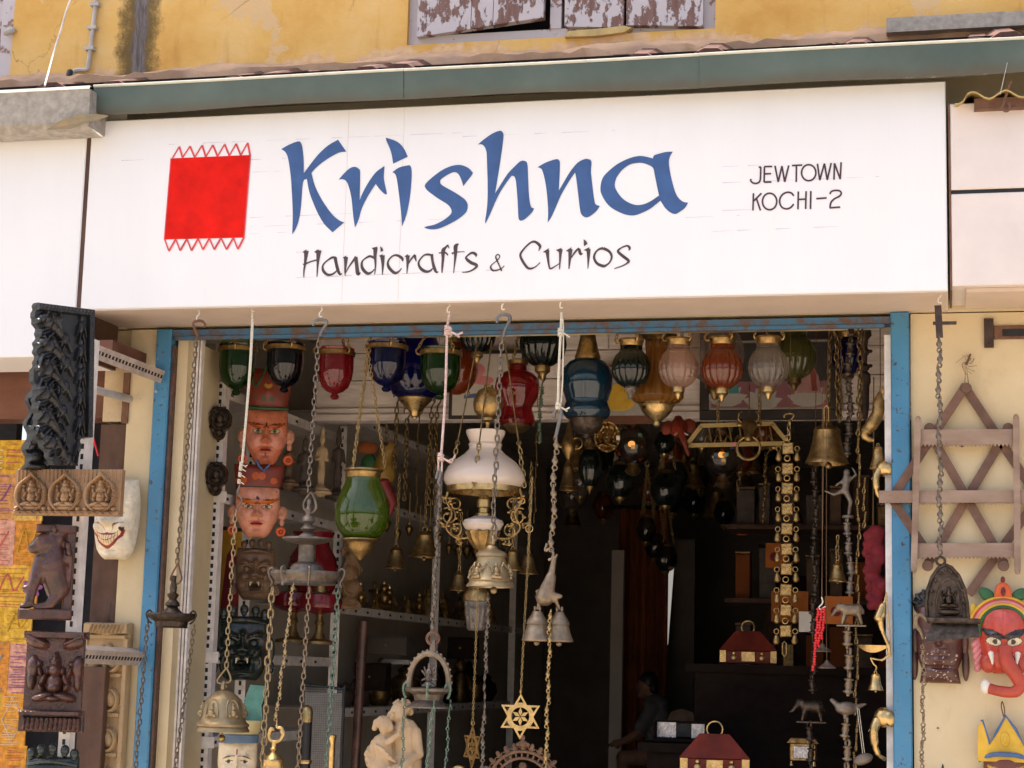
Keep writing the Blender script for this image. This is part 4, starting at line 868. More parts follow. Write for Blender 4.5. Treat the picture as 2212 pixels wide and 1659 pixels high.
# 1 small oil lamp on a long chain beside the blue jamb
t = Th('hanging_oil_lamp', 'small bronze oil lamp on a long link chain beside the blue jamb', 'oil lamp', 371, 1335, HY)
eyelet(t, 428, 688, HY); shook(t, 428, 697, HY, 40, 16, 3, 'rust', -1)
chain(t, (425, 728, HY), (382, 1218, HY), 'oval', .0155, 'chain_brown')
t.part(MB().tube(smoothpath([(8, 0, 118), (14, 0, 100), (18, 0, 84), (10, 0, 74), (0, 0, 78), (-8, 0, 84), (-2, 0, 100), (8, 0, 118)], 4), 2.2, 6), 'ring', 'rust')
t.part(MB().lathe([(0, 92), (6, 90), (5, 80), (8, 66), (7, 55), (13, 50), (10, 44), (8, 40), (15, 32), (16, 27), (11, 24), (14, 20), (22, 12), (26, 8), (50, 7), (53, 10), (54, 6), (50, 0), (36, -8), (34, -18), (36, -21), (0, -21)], seg=28), 'dish', 'bronze_dark')
for q, x in ((-1, -51), (1, 50)):
    t.part(MB().tube(smoothpath([(x*.85, -3, 9), (x, -3, 16), (x+q*7, -3, 8), (x+q*2, -3, -6), (x-q*6, -3, -12)], 4), 2, 6), 'hook', 'bronze_dark')
chain(t, (319, 1340, HY), (291, 1680, HY), 'oval', .0155, 'chain_brown'); chain(t, (420, 1350, HY-.02), (374, 1690, HY-.02), 'oval', .0145, 'chain_brown')
# 2 string, chain and dome bell with niches
t = Th('dome_bell', 'bronze dome bell with seated figures in niches, hung on string and chain', 'bell', 484, 1495, HY)
eyelet(t, 547, 668, HY)
rope(t, [(545, 676, HY), (540, 780, HY), (531, 900, HY), (522, 1000, HY)], .0028, 'rope_pale', 'string'); rope(t, [(547, 690, HY), (542, 790, HY), (533, 900, HY), (524, 1000, HY)], .0024, 'rope_pale', 'string')
for v in (1003, 1012, 1025, 1040): knot(t, 521-(v-1003)*.12, v, HY, .0055, 'rope_pale', 1 if v > 1010 else 2)
t.part(MB().tube(smoothpath([P(518, 1048, HY), P(512, 1066, HY), P(520, 1074, HY), P(522, 1085, HY), P(514, 1096, HY), P(508, 1104, HY)], 4), .0024, 6), 'wire_hook', 'steel', world=True)
chain(t, (510, 1102, HY), (499, 1250, HY), 'oval', .0165, 'bell_bronze'); chain(t, (499, 1250, HY), (498, 1272, HY), 'diamond', .024, 'bell_bronze'); chain(t, (498, 1272, HY), (489, 1442, HY), 'oval', .0165, 'bell_bronze')
t.part(MB().tube(smoothpath([(4, -2, 52), (14, -2, 32), (12, -2, 22), (-8, -2, 18), (-16, -2, 24), (-4, -2, 42), (4, -2, 52)], 4), 2, 6), 'ring', 'bell_bronze')
t.part(MB().ring((0, 0, 12), 9, 4.5, (1, 0, 0), 14, 6).lathe([(0, 4), (12, 3), (22, -2), (36, -14), (44, -32), (47, -52), (50, -62), (57, -68), (57, -72), (54, -74), (58, -80), (58, -84), (52, -84), (44, -70), (0, -40)], seg=36), 'bell', 'bell_bronze')
for a in (-100, -40, 20, -160):
    ca, sa = math.cos(math.radians(a)), math.sin(math.radians(a)); nb = MB()
    c = Vector((ca*43, sa*43, -36)); n = Vector((ca, sa, .25)); tg = Vector((-sa, ca, 0))
    nb.tube([c+tg*(14*math.cos(math.radians(w)))+Vector((-ca*3, -sa*3, 0))*max(0, math.sin(math.radians(w)))*2.4+Vector((0, 0, 20*math.sin(math.radians(w))+(-16 if w in (-0,) else 0))) for w in range(0, 181, 20)], 2.2, 5)
    nb.tube([c+tg*14, c+tg*15+Vector((0, 0, -18))+n*3], 2.2, 5).tube([c-tg*14, c-tg*15+Vector((0, 0, -18))+n*3], 2.2, 5)
    nb.ell(c+Vector((0, 0, -10))+n*4, (8, 8, 8), 8, 6).ell(c+Vector((0, 0, 2))+n*2, (5, 5, 6), 8, 6).ell(c+Vector((0, 0, 10)), (3, 3, 4), 8, 6).ell(c+tg*8+Vector((0, 0, -15))+n*4, (5, 5, 4), 8, 5).ell(c-tg*8+Vector((0, 0, -15))+n*4, (5, 5, 4), 8, 5)
    t.part(nb, 'niche_figure', 'bell_bronze')
t.part(MB().cap((0, 0, -60), (0, 0, -96), 3, 3, 6).ell((0, 0, -98), 8, 10, 7), 'clapper', 'brass_dull')
# 3 tiered temple lamp with four chains
t = Th('tiered_temple_lamp', 'tiered grey bronze temple lamp with a wide dish and four hanging chains', 'oil lamp', 661, 1240, HY)
eyelet(t, 693, 680, HY); shook(t, 694, 694, HY, 36, 18, 3.4, 'steel')
chain(t, (689, 726, HY), (666, 1062, HY), 'oval', .0172, 'chain_steel')
t.part(MB().tube(smoothpath([(4, 0, 178), (14, 0, 158), (16, 0, 142), (6, 0, 132), (-8, 0, 138), (-12, 0, 152), (-4, 0, 168), (4, 0, 178)], 4), 2.8, 6), 'ring', 'chain_steel')
t.part(MB().lathe([(0, 164), (5, 160), (4, 146), (8, 140), (6, 128), (13, 122), (15, 114), (8, 108), (10, 104), (17, 97), (9, 90), (20, 82), (24, 76)], seg=20), 'finial', 'bronze_grey')
t.part(MB().lathe([(24, 76), (46, 74), (54, 78), (55, 74), (40, 68), (20, 64), (18, 62), (19, 26), (24, 24), (30, 20), (34, 14), (35, 8), (38, 3)], seg=28), 'column', 'bronze_grey')
t.part(MB().lathe([(38, 3), (70, 2), (76, 5), (77, -2), (72, -8), (64, -18), (66, -22), (0, -24)], seg=36), 'dish', 'bronze_grey')
for x, y in ((-74, -6), (-24, -72), (76, 6), (30, -66)):
    t.part(MB().tube(smoothpath([(x*.9, y*.9, 2), (x*1.02, y*1.02, 12), (x*1.12, y*1.12, 6), (x*1.08, y*1.08, -8), (x*1.0, y, -18), (x*1.04, y*1.04, -28)], 4), 3, 6), 'hook', 'bronze_grey')
chain(t, (588, 1266, HY), (566, 1680, HY), 'oval', .0235, 'bell_bronze'); chain(t, (634, 1260, HY-.09), (596, 1556, HY-.09), 'spindle', .030, 'bell_bronze'); chain(t, (668, 1268, HY-.08), (642, 1680, HY-.08), 'oval', .0165, 'bronze'); chain(t, (731, 1268, HY), (703, 1680, HY), 'oval', .0168, 'verdigris')
# bird bell hung on the second chain
b = Th('bird_bell', 'polished brass hand bell under a curled bird hook, on the temple lamp chain', 'bell', 592, 1607, HY-.09)
b.part(MB().tube(smoothpath([(4, 0, 50), (6, 0, 36), (16, 0, 34), (20, 0, 22), (12, 0, 8), (0, 0, 4), (-10, 0, 10), (-12, 0, 22), (-6, 0, 34), (-2, 0, 28)], 4), [1.5]*3+[4]*30+[3]*4, 8).ell((-9, 0, 30), (5, 4, 7), 8, 6, (0, 30, 0)).ell((18, 0, 26), (5, 4, 9), 8, 6, (0, -30, 0)), 'bird_hook', 'brass')
b.part(MB().lathe([(0, 6), (5, 4), (5, -6), (9, -10), (5, -16), (8, -20), (16, -26), (20, -32), (22, -33), (23, -36), (22, -38), (26, -62), (34, -80), (34, -84), (0, -70)], seg=28), 'bell', 'brass')
# 4 pink rope, cast chain and arched shrine lamp with verdigris chains
t = Th('arched_shrine_lamp', 'small arched bronze shrine lamp with seated figure, hung on pink rope', 'oil lamp', 926, 1490, HY)
eyelet(t, 969, 670, HY)
rope(t, [(971, 678, HY), (966, 715, HY), (962, 850, HY), (953, 985, HY)], .0042, 'rope_pink'); knot(t, 968, 715, HY, .012, 'rope_pink'); knot(t, 952, 988, HY, .010, 'rope_pink', 3)
rope(t, [(955, 990, HY), (954, 1020, HY)], .003, 'rope_pink'); rope(t, [(947, 990, HY), (947, 1018, HY)], .003, 'rope_pink')
t.part(MB().tube(smoothpath([P(942, 1034, HY), P(946, 1018, HY), P(952, 1016, HY), P(951, 1028, HY), P(947, 1042, HY), P(952, 1050, HY)], 4), .004, 6), 'hook', 'steel', world=True)
chain(t, (950, 1050, HY), (934, 1366, HY), 'spindle', .036, 'bronze_grey')
t.part(MB().ring((6, 0, 110), 13, 3.4, (.2, -1, 0), 18, 6), 'ring', 'rust')
t.part(MB().prism([(6, 106), (11, 108), (14, 84), (8, 70), (-4, 70), (0, 84)], -4, 4), 'hanger', 'bronze_grey')
ar = [(-44, 0, 0)]+[(44*math.cos(math.radians(w)), 0, 16+62*math.sin(math.radians(w))) for w in range(180, -1, -12)]+[(44, 0, 0)]
am = MB().tube(ar, 6.5, 8)
for q in ar[1:-1]: am.ell((q[0]*1.14, 0, 16+(q[2]-16)*1.10), 3.4, 6, 4)
t.part(am, 'arch', 'bronze')
t.part(MB().lathe([(0, 4), (48, 4), (52, 2), (50, -3), (34, -10), (30, -22), (40, -32), (47, -36), (47, -39), (0, -39)], seg=32), 'dish', 'bronze_grey')
f = MB().ell((0, 0, 10), (12, 10, 8)).ell((0, 0, 24), (8, 7, 10)).ell((0, -2, 38), (7, 6, 8)).ell((0, 0, 50), (4, 4, 8)).cap((0, -7, 38), (2, -9, 26), 2.5, 1.5, 6)
for q in (-1, 1): f.cap((q*6, 0, 28), (q*15, -3, 40), 2.5, 2, 6).cap((q*6, -2, 24), (q*14, -5, 20), 2.5, 2, 6).cap((q*5, 0, 30), (q*11, 0, 48), 2, 2, 6).ell((q*8, 0, 8), (9, 7, 5), 8, 6)
t.part(f, 'figure', 'bronze_grey')
for x, y in ((-50, -4), (10, -46), (46, -10)): t.part(MB().tube(smoothpath([(x*.85, y*.85, 4), (x*.95, y*.95, 14), (x*1.1, y*1.1, 8), (x*1.08, y*1.08, -8), (x*.98, y, -18)], 4), 3, 6), 'hook', 'verdigris')
chain(t, (873, 1508, HY), (868, 1690, HY), 'leafy', .030, 'verdigris'); chain(t, (937, 1512, HY-.06), (919, 1690, HY-.06), 'leafy', .032, 'verdigris'); chain(t, (972, 1510, HY), (961, 1690, HY), 'leafy', .030, 'verdigris')
# 5 heavy chain with the garland bell
t = Th('garland_bell', 'bronze temple bell with garland and figure reliefs on a heavy steel chain', 'bell', 1062, 1180, HY)
eyelet(t, 1087, 664, HY); shook(t, 1090, 684, HY, 48, 17, 4, 'steel')
chain(t, (1084, 728, HY), (1065, 1128, HY), 'oval', .0195, 'chain_steel')
t.part(MB().tube([(4, 0, 52), (8, 0, 40), (6, 0, 12), (-2, 0, 10), (-2, 0, 38)], 3.2, 6, True), 'long_link', 'chain_steel').location.x += .002
t.part(MB().ring((2, 0, 12), 10, 3.6, (1, .4, 0), 14, 6), 'ring', 'bell_bronze')
t.part(MB().lathe([(0, 2), (10, 1), (14, -6), (28, -12), (33, -16), (34, -22), (31, -25), (31, -28), (36, -46), (43, -66), (48, -74), (46, -77), (52, -84), (53, -88), (48, -88), (36, -60), (0, -30)], seg=40), 'bell', 'bell_bronze')
gb = MB()
for k in range(6):
    a0 = math.radians(-90+60*k); pts = []
    for j in range(9):
        w = a0+math.radians(60)*j/8; dr = 1-abs(j-4)/4; z = -36-16*(1-(abs(j-4)/4)**2); r = 31+(-28-z)*.40+2
        pts.append((r*math.cos(w), r*math.sin(w), z))
    gb.tube(pts, 1.8, 5)
    w = a0+math.radians(30); r = 43
    for d in (-.09, 0, .09): gb.cap((r*math.cos(w), r*math.sin(w), -52), ((r+3)*math.cos(w+d), (r+3)*math.sin(w+d), -64), 1.6, 2.2, 5)
t.part(gb, 'garland', 'bell_bronze')
for k in range(6):
    w = math.radians(-120+60*k); c = lambda r, z, d=0: (r*math.cos(w+d), r*math.sin(w+d), z)
    t.part(MB().ell(c(42, -54), (6, 6, 8), 8, 6).ell(c(38, -43), (4, 4, 5), 8, 6).cap(c(46, -56, -.22), c(42, -46, -.26), 2.4, 2, 5).cap(c(46, -56, .22), c(42, -46, .26), 2.4, 2, 5).cap(c(47, -68, -.17), c(47, -68, .17), 4, 4, 6).ell(c(44, -62), (7, 7, 5), 8, 5), 'figure', 'bell_bronze')
t.part(MB().cap((0, 0, -40), (6, -4, -92), 3, 3, 6).ell((9, -6, -95), 8, 10, 7), 'clapper', 'bell_bronze')
chain(t, (1056, 1280, HY+.06), (1048, 1452, HY+.06), 'spindle', .034, 'bronze_grey'); chain(t, (1048, 1452, HY+.06), (1046, 1535, HY+.06), 'diamond', .028, 'bronze_grey'); chain(t, (1046, 1535, HY+.06), (1039, 1700, HY+.06), 'spindle', .034, 'bronze_grey')
# 6 cord, cast chain, bird with two bells
t = Th('bird_with_bells', 'bronze bird hanging head up with two small bells at its feet', 'bell', 1187, 1290, HY)
eyelet(t, 1213, 660, HY)
rope(t, [(1213, 675, HY), (1211, 720, HY), (1207, 800, HY), (1205, 882, HY)], .0040, 'rope_pale'); rope(t, [(1216, 690, HY), (1217, 730, HY), (1215, 830, HY), (1210, 882, HY)], .0022, 'rope_pale')
knot(t, 1211, 718, HY, .009, 'rope_pale', 1); knot(t, 1206, 878, HY, .009, 'rope_pale', 2)
t.part(MB().tube(smoothpath([P(1196, 903, HY), P(1199, 888, HY), P(1208, 880, HY), P(1212, 892, HY), P(1206, 920, HY), P(1200, 946, HY)], 5), .0055, 7), 'hook', 'steel', world=True)
chain(t, (1200, 944, HY), (1192, 1190, HY), 'spindle', .046, 'bronze')
t.part(MB().tube(smoothpath([(-8, 0, 116), (-12, 0, 100), (-2, 0, 104), (6, 0, 96), (4, 0, 84), (-4, 0, 80)], 4), 3, 6), 'hook', 'bronze')
bd = MB().cap((8, 0, 82), (2, 0, 42), 6, 9, 8).cap((2, 0, 42), (-10, 0, 2), 12, 22, 10).cap((8, 0, 82), (15, -2, 92), 5, 3, 8).cap((-6, 0, 6), (-28, -2, 12), 10, 4, 8).cap((4, 0, 4), (24, 2, 2), 12, 5, 8).cap((-20, 0, -4), (-25, -3, -24), 6, 4, 8).cap((12, 0, -4), (20, 12, -24), 6, 4, 8)
remesh(t.part(bd, 'bird', 'bronze'), .0034, 3)
for x, y, sc in ((-25, -4, 1.0), (20, 14, .94)):
    mb = MB().lathe([(0, -32), (10*sc, -33), (13*sc, -40), (20*sc, -50), (23*sc, -56), (24*sc, -60), (22*sc, -62), (26*sc, -78), (31*sc, -90), (33*sc, -94), (32*sc, -97), (0, -80)], (x, y, 2), 28)
    bo = t.part(mb, 'bell', 'bronze'); t.part(MB().box(x-7, x-4, y-3, y+3, -33, -20).box(x+4, x+7, y-3, y+3, -33, -20).box(x-8, x+8, y-1.4, y+1.4, -27, -23), 'yoke', 'bronze', bo); t.part(MB().ell((x, y, -98), 7, 10, 7), 'clapper', 'bronze', bo)
chain(t, (1189, 1318, HY-.03), (1178, 1700, HY-.03), 'spindle', .0315, 'gold_chain')
# 7 six pointed stars on fine chains
def star_mesh(th, R, mt, tiltz=0):
    r = R/math.sqrt(3); out = []
    for k in range(12):
        a = math.radians(90+30*k); q = R if k % 2 == 0 else r; out.append((q*math.cos(a), q*math.sin(a)))
    def tri(a, k):   # small triangular opening in each point
        c = .70*R; d = Vector((math.cos(a), math.sin(a))); n = Vector((-d.y, d.x)); 
        return [tuple(d*(c+.14*R)), tuple(d*(c-.09*R)+n*.12*R), tuple(d*(c-.09*R)-n*.12*R)]
    holes = [tri(math.radians(90+60*k), k) for k in range(6)]
    ci = [(.40*R*math.cos(2*math.pi*k/30), .40*R*math.sin(2*math.pi*k/30)) for k in range(30)]
    th.part(MB().prism(out, -1.2, 1.2, holes+[ci]), 'star_plate', mt, smooth=False)
    fl = MB()
    for k in range(6):
        a = math.radians(90+60*k); d = Vector((math.cos(a), math.sin(a))); n = Vector((-d.y, d.x)); 
        fl.prism([tuple(d*.02*R), tuple(d*.20*R+n*.085*R), tuple(d*.405*R), tuple(d*.20*R-n*.085*R)], -1.0, 1.0)
    th.part(fl, 'petals', mt, smooth=False)
t = Th('star_pendant', 'pierced brass six pointed star facing the street on a fine chain', 'pendant', 1124, 1548, -.2, group='brass stars on fine chains', rotz=6)
star_mesh(t, 49, 'brass'); t.part(MB().ring((0, 0, 52), 4, 1.2, (1, 0, 0), 10, 5), 'ring', 'brass')
chain(t, (1150, 1030, -.2), (1125, 1497, -.2), 'oval', .0085, 'gold_chain'); t.part(MB().ring(((P(1143, 1142, -.2)-t.L).x/t.s, 0, (P(1143, 1142, -.2)-t.L).z/t.s), 8, 1.2, (0, -1, 0), 14, 5), 'ring', 'brass')
t = Th('star_pendant', 'pierced brass six pointed star turned sideways, lower of the two stars', 'pendant', 1020, 1613, -.15, group='brass stars on fine chains', rotz=-50)
star_mesh(t, 47, 'brass_dull'); t.part(MB().ring((0, 0, 50), 4, 1.2, (1, 0, 0), 10, 5), 'ring', 'brass_dull')
chain(t, (1036, 1190, -.15), (1021, 1565, -.15), 'oval', .0085, 'gold_chain')

# ---------------------------------------------------------------- milk glass lamp
LY = .14
t = Th('milk_glass_lamp', 'white milk glass hanging lamp with brass scrolls and chains', 'lamp', 1046, 1050, LY)
pr = [(40, 116), (43, 120), (42, 112), (36, 100), (34, 94), (37, 89), (35, 84), (36, 78), (46, 68), (66, 54), (80, 40), (88, 24), (89, 12), (84, 2), (77, -4)]
t.part(MB().lathe(pr+[(r-2.5, z) for r, z in reversed(pr)], seg=48), 'shade', 'milk')
t.part(MB().lathe([(77, 2), (79.5, 0), (79.5, -14), (77, -16), (75, -14), (75, 0), (77, 2)], seg=48), 'shade_ring', 'brass')
t.part(MB().lathe([(0, -20), (10, -20), (11, -28), (15, -30), (15, -46), (11, -48), (11, -58), (16, -60), (16, -66), (0, -66)], seg=20), 'burner', 'brass')
t.part(MB().lathe([(14, -64), (24, -66), (42, -74), (45, -82), (40, -92), (34, -98), (20, -100)], seg=32), 'oil_font', 'milk')
bs = MB().lathe([(36, -96), (38, -100), (30, -118), (18, -134), (8, -142), (4, -150), (0, -152)], seg=24, ribs=12, amp=.12)
t.part(bs, 'basket', 'brass_dull')
for q in (-1, 1):
    for k, (cx, cz, R, tn) in enumerate(((64*q, -40, 17, 1.3), (78*q, -66, 20, 1.5), (62*q, -96, 16, 1.3), (84*q, -30, 10, 1.2), (52*q, -118, 9, 1.2), (94*q, -86, 9, 1.1))):
        pts = [(cx+R*(1-w/ (tn*2.4*math.pi))*math.cos(w+k)*q, math.sin(w*2+k)*2, cz+R*(1-w/(tn*2.4*math.pi))*math.sin(w+k)) for w in np.linspace(0, tn*2*math.pi, 22)]
        mb = MB().tube(pts, 2.0, 5)
        for j in range(5): mb.ell((cx+RND.uniform(-R, R), RND.uniform(-3, 3), cz+RND.uniform(-R, R)), (4, 2, 3), 7, 5)
        t.part(mb, 'scroll', 'brass_dull')
    t.part(MB().tube(smoothpath([(78*q, 0, -4), (84*q, 0, -30), (70*q, 0, -60), (82*q, 0, -90), (60*q, 0, -112), (30*q, 0, -112)], 5), 2.6, 6), 'arm', 'brass_dull')
tops = [(1032, 735, LY), (1062, 735, LY-.05), (1090, 735, LY)]
ends = [(970, 1052, LY), (1023, 1058, LY-.12), (1134, 1052, LY)]
for a, b2 in zip(tops, ends):
    m1 = [a[i]+(b2[i]-a[i])*.36 for i in range(3)]; m2 = [a[i]+(b2[i]-a[i])*.70 for i in range(3)]
    for p0, p1 in ((a, m1), (m1, m2)):
        t.part(MB().tube([P(*p0), P(*p1)], .0026, 5), 'rod', 'brass_dark', world=True); t.part(MB().ring(P(*p1), .007, .0018, (0, -1, 0), 10, 5), 'ring', 'brass_dark', world=True)
    chain(t, tuple(m2), b2, 'oval', .017, 'gold_chain')
t.part(MB().lathe([(4, 176+44), (10, 176+42), (10, 176+36), (22, 176+30), (31, 176+14), (33, 176+2), (33, 175), (30, 160), (20, 148), (14, 146), (14, 140), (6, 136), (4, 128), (5, 124), (0, 118)], (8, -16, 0), 32), 'counterweight', 'brass_dull')
# ---------------------------------------------------------------- glass lanterns behind the shop front head
def hangers(t, r, z, h, mt='gold_chain', ear=True, n=3, a0=-100):
    top = t.L+Vector((0, 0, (z+h)*t.s))
    for k in range(n):
        a = math.radians(a0+360*k/n); e = Vector((r*math.cos(a), r*math.sin(a), z))
        if ear: t.part(MB().tube(smoothpath([e*.97+Vector((0, 0, -3)), e*1.0+Vector((math.cos(a)*5, math.sin(a)*5, -5)), e+Vector((math.cos(a)*9, math.sin(a)*9, 2)), e+Vector((math.cos(a)*7, math.sin(a)*7, 7))], 3), 2.2, 5), 'ear', 'brass_dull')
        chain(t, t.L+(e+Vector((math.cos(a)*7, math.sin(a)*7, 5)))*t.s, t.L+Vector((0, 0, (z+h)*t.s)), 'oval', .013, mt)
    t.part(MB().ring((0, 0, z+h+4), 5, 1.4, (0, -1, 0), 10, 5), 'ring', 'brass_dull')
def jar(label, u, v, Y, r, h, mt, rz=0):
    t = Th('bell_jar_lantern', label, 'lantern', u, v, Y, group='plain bell jar lanterns behind the shop front head')
    k = r/39; g_ = h/112
    pr = [(37*k, 0), (39.5*k, -2), (38.5*k, -8), (38.5*k, -48*g_), (36*k, -66*g_), (29*k, -84*g_), (18*k, -94*g_), (8*k, -98*g_), (6*k, -100*g_), (9*k, -103*g_), (9.5*k, -107*g_), (6*k, -111*g_), (0, -112*g_)]
    t.part(MB().lathe(pr, seg=40), 'glass', mt)
    t.part(MB().lathe([(39*k, -7), (41*k, -8), (41.3*k, -17), (39*k, -18)], seg=40), 'band', 'brass_dull')
    hangers(t, 40*k, -10, 95, a0=-75+rz); return t
jar('deep green bell jar lantern above the top of the crowned orange mask', 515, 744, .20, 40, 112, 'glass_green')
jar('near black purple bell jar lantern with a gold band', 618, 741, .20, 40, 109, 'glass_purple', 20)
jar('opaque red bell jar lantern with a pale gold band', 727, 752, .24, 39, 113, 'glass_red', 40)
jar('dark blue bell jar lantern with a gold band', 838, 739, .19, 42, 109, 'glass_blue', 10)
jar('bottle green bell jar lantern behind the pink rope', 953, 752, .19, 44, 113, 'glass_green', 30)
def ball(label, u, v, Y, r, mt, fin='brass', dz=0, name='melon_lantern', collar=True, ribs=16):
    """melon lantern; v is the top of the brass collar"""
    t = Th(name, label, 'lantern', u, v, Y, group='ribbed melon lanterns behind the shop front head'); k = r/41
    c = [(24*k, -26*k), (26*k, -29*k), (34*k, -38*k), (40*k, -54*k), (41.5*k, -68*k), (38*k, -84*k), (29*k, -97*k), (18*k, -104*k), (13*k, -106*k)]
    t.part(MB().lathe([(24*k, -8*k), (24*k, -25*k)], seg=32), 'neck', mt)
    t.part(MB().lathe(c, seg=96, ribs=ribs, amp=.075), 'glass', mt)
    t.part(MB().lathe([(20*k, 0), (27*k, -1*k), (28*k, -5*k), (25*k, -9*k), (24.5*k, -16*k), (23*k, -18*k)], seg=32), 'collar', 'brass_dull')
    f = [(13*k, -104*k), (14*k, -107*k), (13.5*k, -116*k), (10*k, -118*k), (6*k, -123*k), (4*k, -129*k), (0, -132*k)]
    t.part(MB().lathe(f, seg=20), 'finial', fin); hangers(t, 27*k, -4, 80, a0=-60+dz); return t
ball('moss green melon lantern beside the big blue hourglass lantern', 1364, 732, .22, 41, 'glass_dark', 'glass_clear', 0)
ball('pale pink ribbed glass melon lantern in front of the amber one', 1466, 730, .20, 42, 'glass_pink', 'brass', 25)
ball('burnt orange ribbed melon lantern before the lotus picture frame', 1560, 728, .21, 44, 'glass_orange', 'brass', 10)
ball('clear smoky ribbed melon lantern in front of the lotus picture', 1660, 727, .21, 43, 'glass_clear', 'brass', 40)
ball('olive green melon lantern overlapping the lotus picture', 1716, 700, .48, 46, 'glass_olive', 'brass_dark', 0)
ball('large cloudy clear melon lantern behind the orange one', 1545, 668, .55, 62, 'glass_clear', 'brass_dark', 15)
ball('dark green melon lantern half hidden by the lamp chains', 1034, 665, .42, 38, 'glass_dark', 'brass', 0)
ball('wide black green melon lantern with a small gold tip', 1175, 664, .40, 50, 'glass_dark', 'brass', 0)
ball('small cobalt blue lantern behind the hanging brass chains', 1832, 716, .55, 36, 'glass_blue', 'brass_dark', 0)
def lantern(label, u, v, Y, pr, mt, cup=None, cap=None, ribs=0, amp=0, cupm='brass', hang=None):
    t = Th('hanging_lantern', label, 'lantern', u, v, Y, group='large hanging lanterns')
    t.part(MB().lathe(pr, seg=96 if ribs else 44, ribs=ribs, amp=amp), 'glass', mt)
    if cup: t.part(MB().lathe(cup, seg=32), 'cup', cupm)
    if cap: t.part(MB().lathe(cap, seg=32), 'cap', 'brass_dull')
    z = (cap or pr)[0][1]; r = max(6, (cap or pr)[0][0])
    hangers(t, r, z, hang or 60, ear=False); return t
lantern('large violet blue lantern with a stepped gold cup below', 897, 860, .50, [(34, 150), (44, 130), (54, 100), (62, 60), (60, 30), (50, 8), (36, 0)], 'glass_blue', [(36, 1), (38, -2), (36, -5), (27, -14), (22, -20), (14, -28), (10, -33), (9, -40), (5, -42), (4, -46), (0, -48)], [(20, 160), (36, 152), (36, 146)])
lantern('amber globe lantern hidden behind the bottle green jar', 985, 830, .55, [(24, 90), (30, 78), (44, 56), (48, 30), (42, 6), (28, -14), (10, -22), (0, -23)], 'glass_orange', None, [(18, 100), (28, 96), (28, 88)])
lantern('tall deep red lantern with pinched waist behind the heavy chain', 1117, 860, .42, [(18, 76), (20, 60), (34, 54), (46, 42), (49, 22), (44, 0), (34, -16), (33, -24), (38, -38), (40, -50), (34, -58), (0, -60)], 'glass_red', [(30, -56), (31, -62), (20, -72), (12, -76), (0, -78)], [(10, 86), (22, 82), (22, 74), (14, 70)], cupm='brass_dark')
lantern('big teal blue hourglass lantern with pewter foot', 1268, 840, .30, [(24, 66), (40, 58), (52, 44), (56, 24), (54, 0), (47, -20), (45, -28), (49, -40), (52, -48), (50, -56), (44, -64)], 'glass_teal', [(44, -64), (36, -66), (34, -84), (30, -90), (22, -96), (8, -100), (7, -108), (0, -110)], [(10, 124), (16, 120), (18, 108), (24, 82), (28, 70), (27, 64)], cupm='bronze_dark')
lantern('large amber fluted lantern with a gold cup and stepped tip', 1419, 872, .34, [(26, 146), (27, 130), (25, 112), (28, 80), (36, 56), (48, 42), (56, 28), (57, 14), (48, 4), (38, 0)], 'glass_amber', [(38, 1), (39, -4), (35, -8), (34, -14), (28, -22), (20, -30), (13, -36), (8, -40), (8, -48), (3, -51), (0, -52)], [(30, 156), (42, 152), (42, 147), (30, 142), (26, 138)], 20, .06)
# green lantern standing out in front of the shelves
t = Th('green_glass_lantern', 'grass green egg shaped lantern with gold collar and gold foot', 'lantern', 782, 1110, .05)
pr = [(36, 78), (37, 72), (44, 56), (54, 32), (59, 6), (58, -16), (50, -36), (38, -50), (28, -56)]
t.part(MB().lathe(pr, seg=48), 'glass', 'glass_lime')
t.part(MB().lathe([(34, 98), (42, 97), (43, 93), (38, 90), (37, 80), (35, 77)], seg=40), 'collar', 'brass_dull')
t.part(MB().lathe([(28, -54), (42, -54), (43, -57), (36, -60), (30, -64), (27, -74), (20, -84), (12, -90), (8, -96), (3, -100), (0, -101)], seg=32), 'foot', 'brass_dull'); hangers(t, 40, 94, 260, ear=False)
# ---------------------------------------------------------------- slotted angle shelving along the shop's side wall
XS = .245
SHF = Th('shelf_rack', 'white slotted angle shelf rack along the side wall, crowded with curios', 'shelf', loc=(XS, .3, .16))
holes_me = {}
def slotted(th, a, b, w, n, name='upright', face=(0, -1, 0), mt='white_metal', hole=True, par=None):
    """angle iron from a to b, with rows of dark slots sunk into its face"""
    a = Vector(a); b = Vector(b); d = (b-a).normalized(); f = Vector(face); m = d.cross(f).normalized()
    mb = MB().beam(a, b, w, .003, face); mb.beam(a+m*(w/2-.0015)-f*w/2, b+m*(w/2-.0015)-f*w/2, .003, w-.004, face)
    ob = th.part(mb, name, mt, par, world=True, smooth=False)
    if hole:
        L = (b-a).length; k = int(L/n); sl_ = MB()
        for i in range(k):
            c = a+d*((i+.5)*L/k)+f*.0017
            for q in (-.18, .18): sl_.beam(c+m*(q*w)-d*n*.22, c+m*(q*w)+d*n*.22, w*.22, .001, face) if not hole == 1 else None
            if hole == 1: sl_.beam(c-d*n*.26, c+d*n*.26, w*.26, .001, face)
        o2 = th.part(sl_, 'slots', 'black', ob, world=True, smooth=False); o2['kind'] = 'stuff'
    return ob
FC = (.35, -.94, 0)
u1, u2, u3 = .30, .62, 1.55
slotted(SHF, (XS-.010, u1, .16), (XS-.010, u1, 2.53), .036, .026, face=(0, -1, 0), hole=1)
slotted(SHF, (XS-.018, u2, .16), (XS-.018, u2, 2.58), .036, .03, face=FC, hole=1)
slotted(SHF, (XS, u3, .16), (XS, u3, 2.55), .036, .03, face=FC, hole=1)
slotted(SHF, (XS, 3.0, .16), (XS, 3.0, 2.55), .036, .03, face=FC, hole=0)
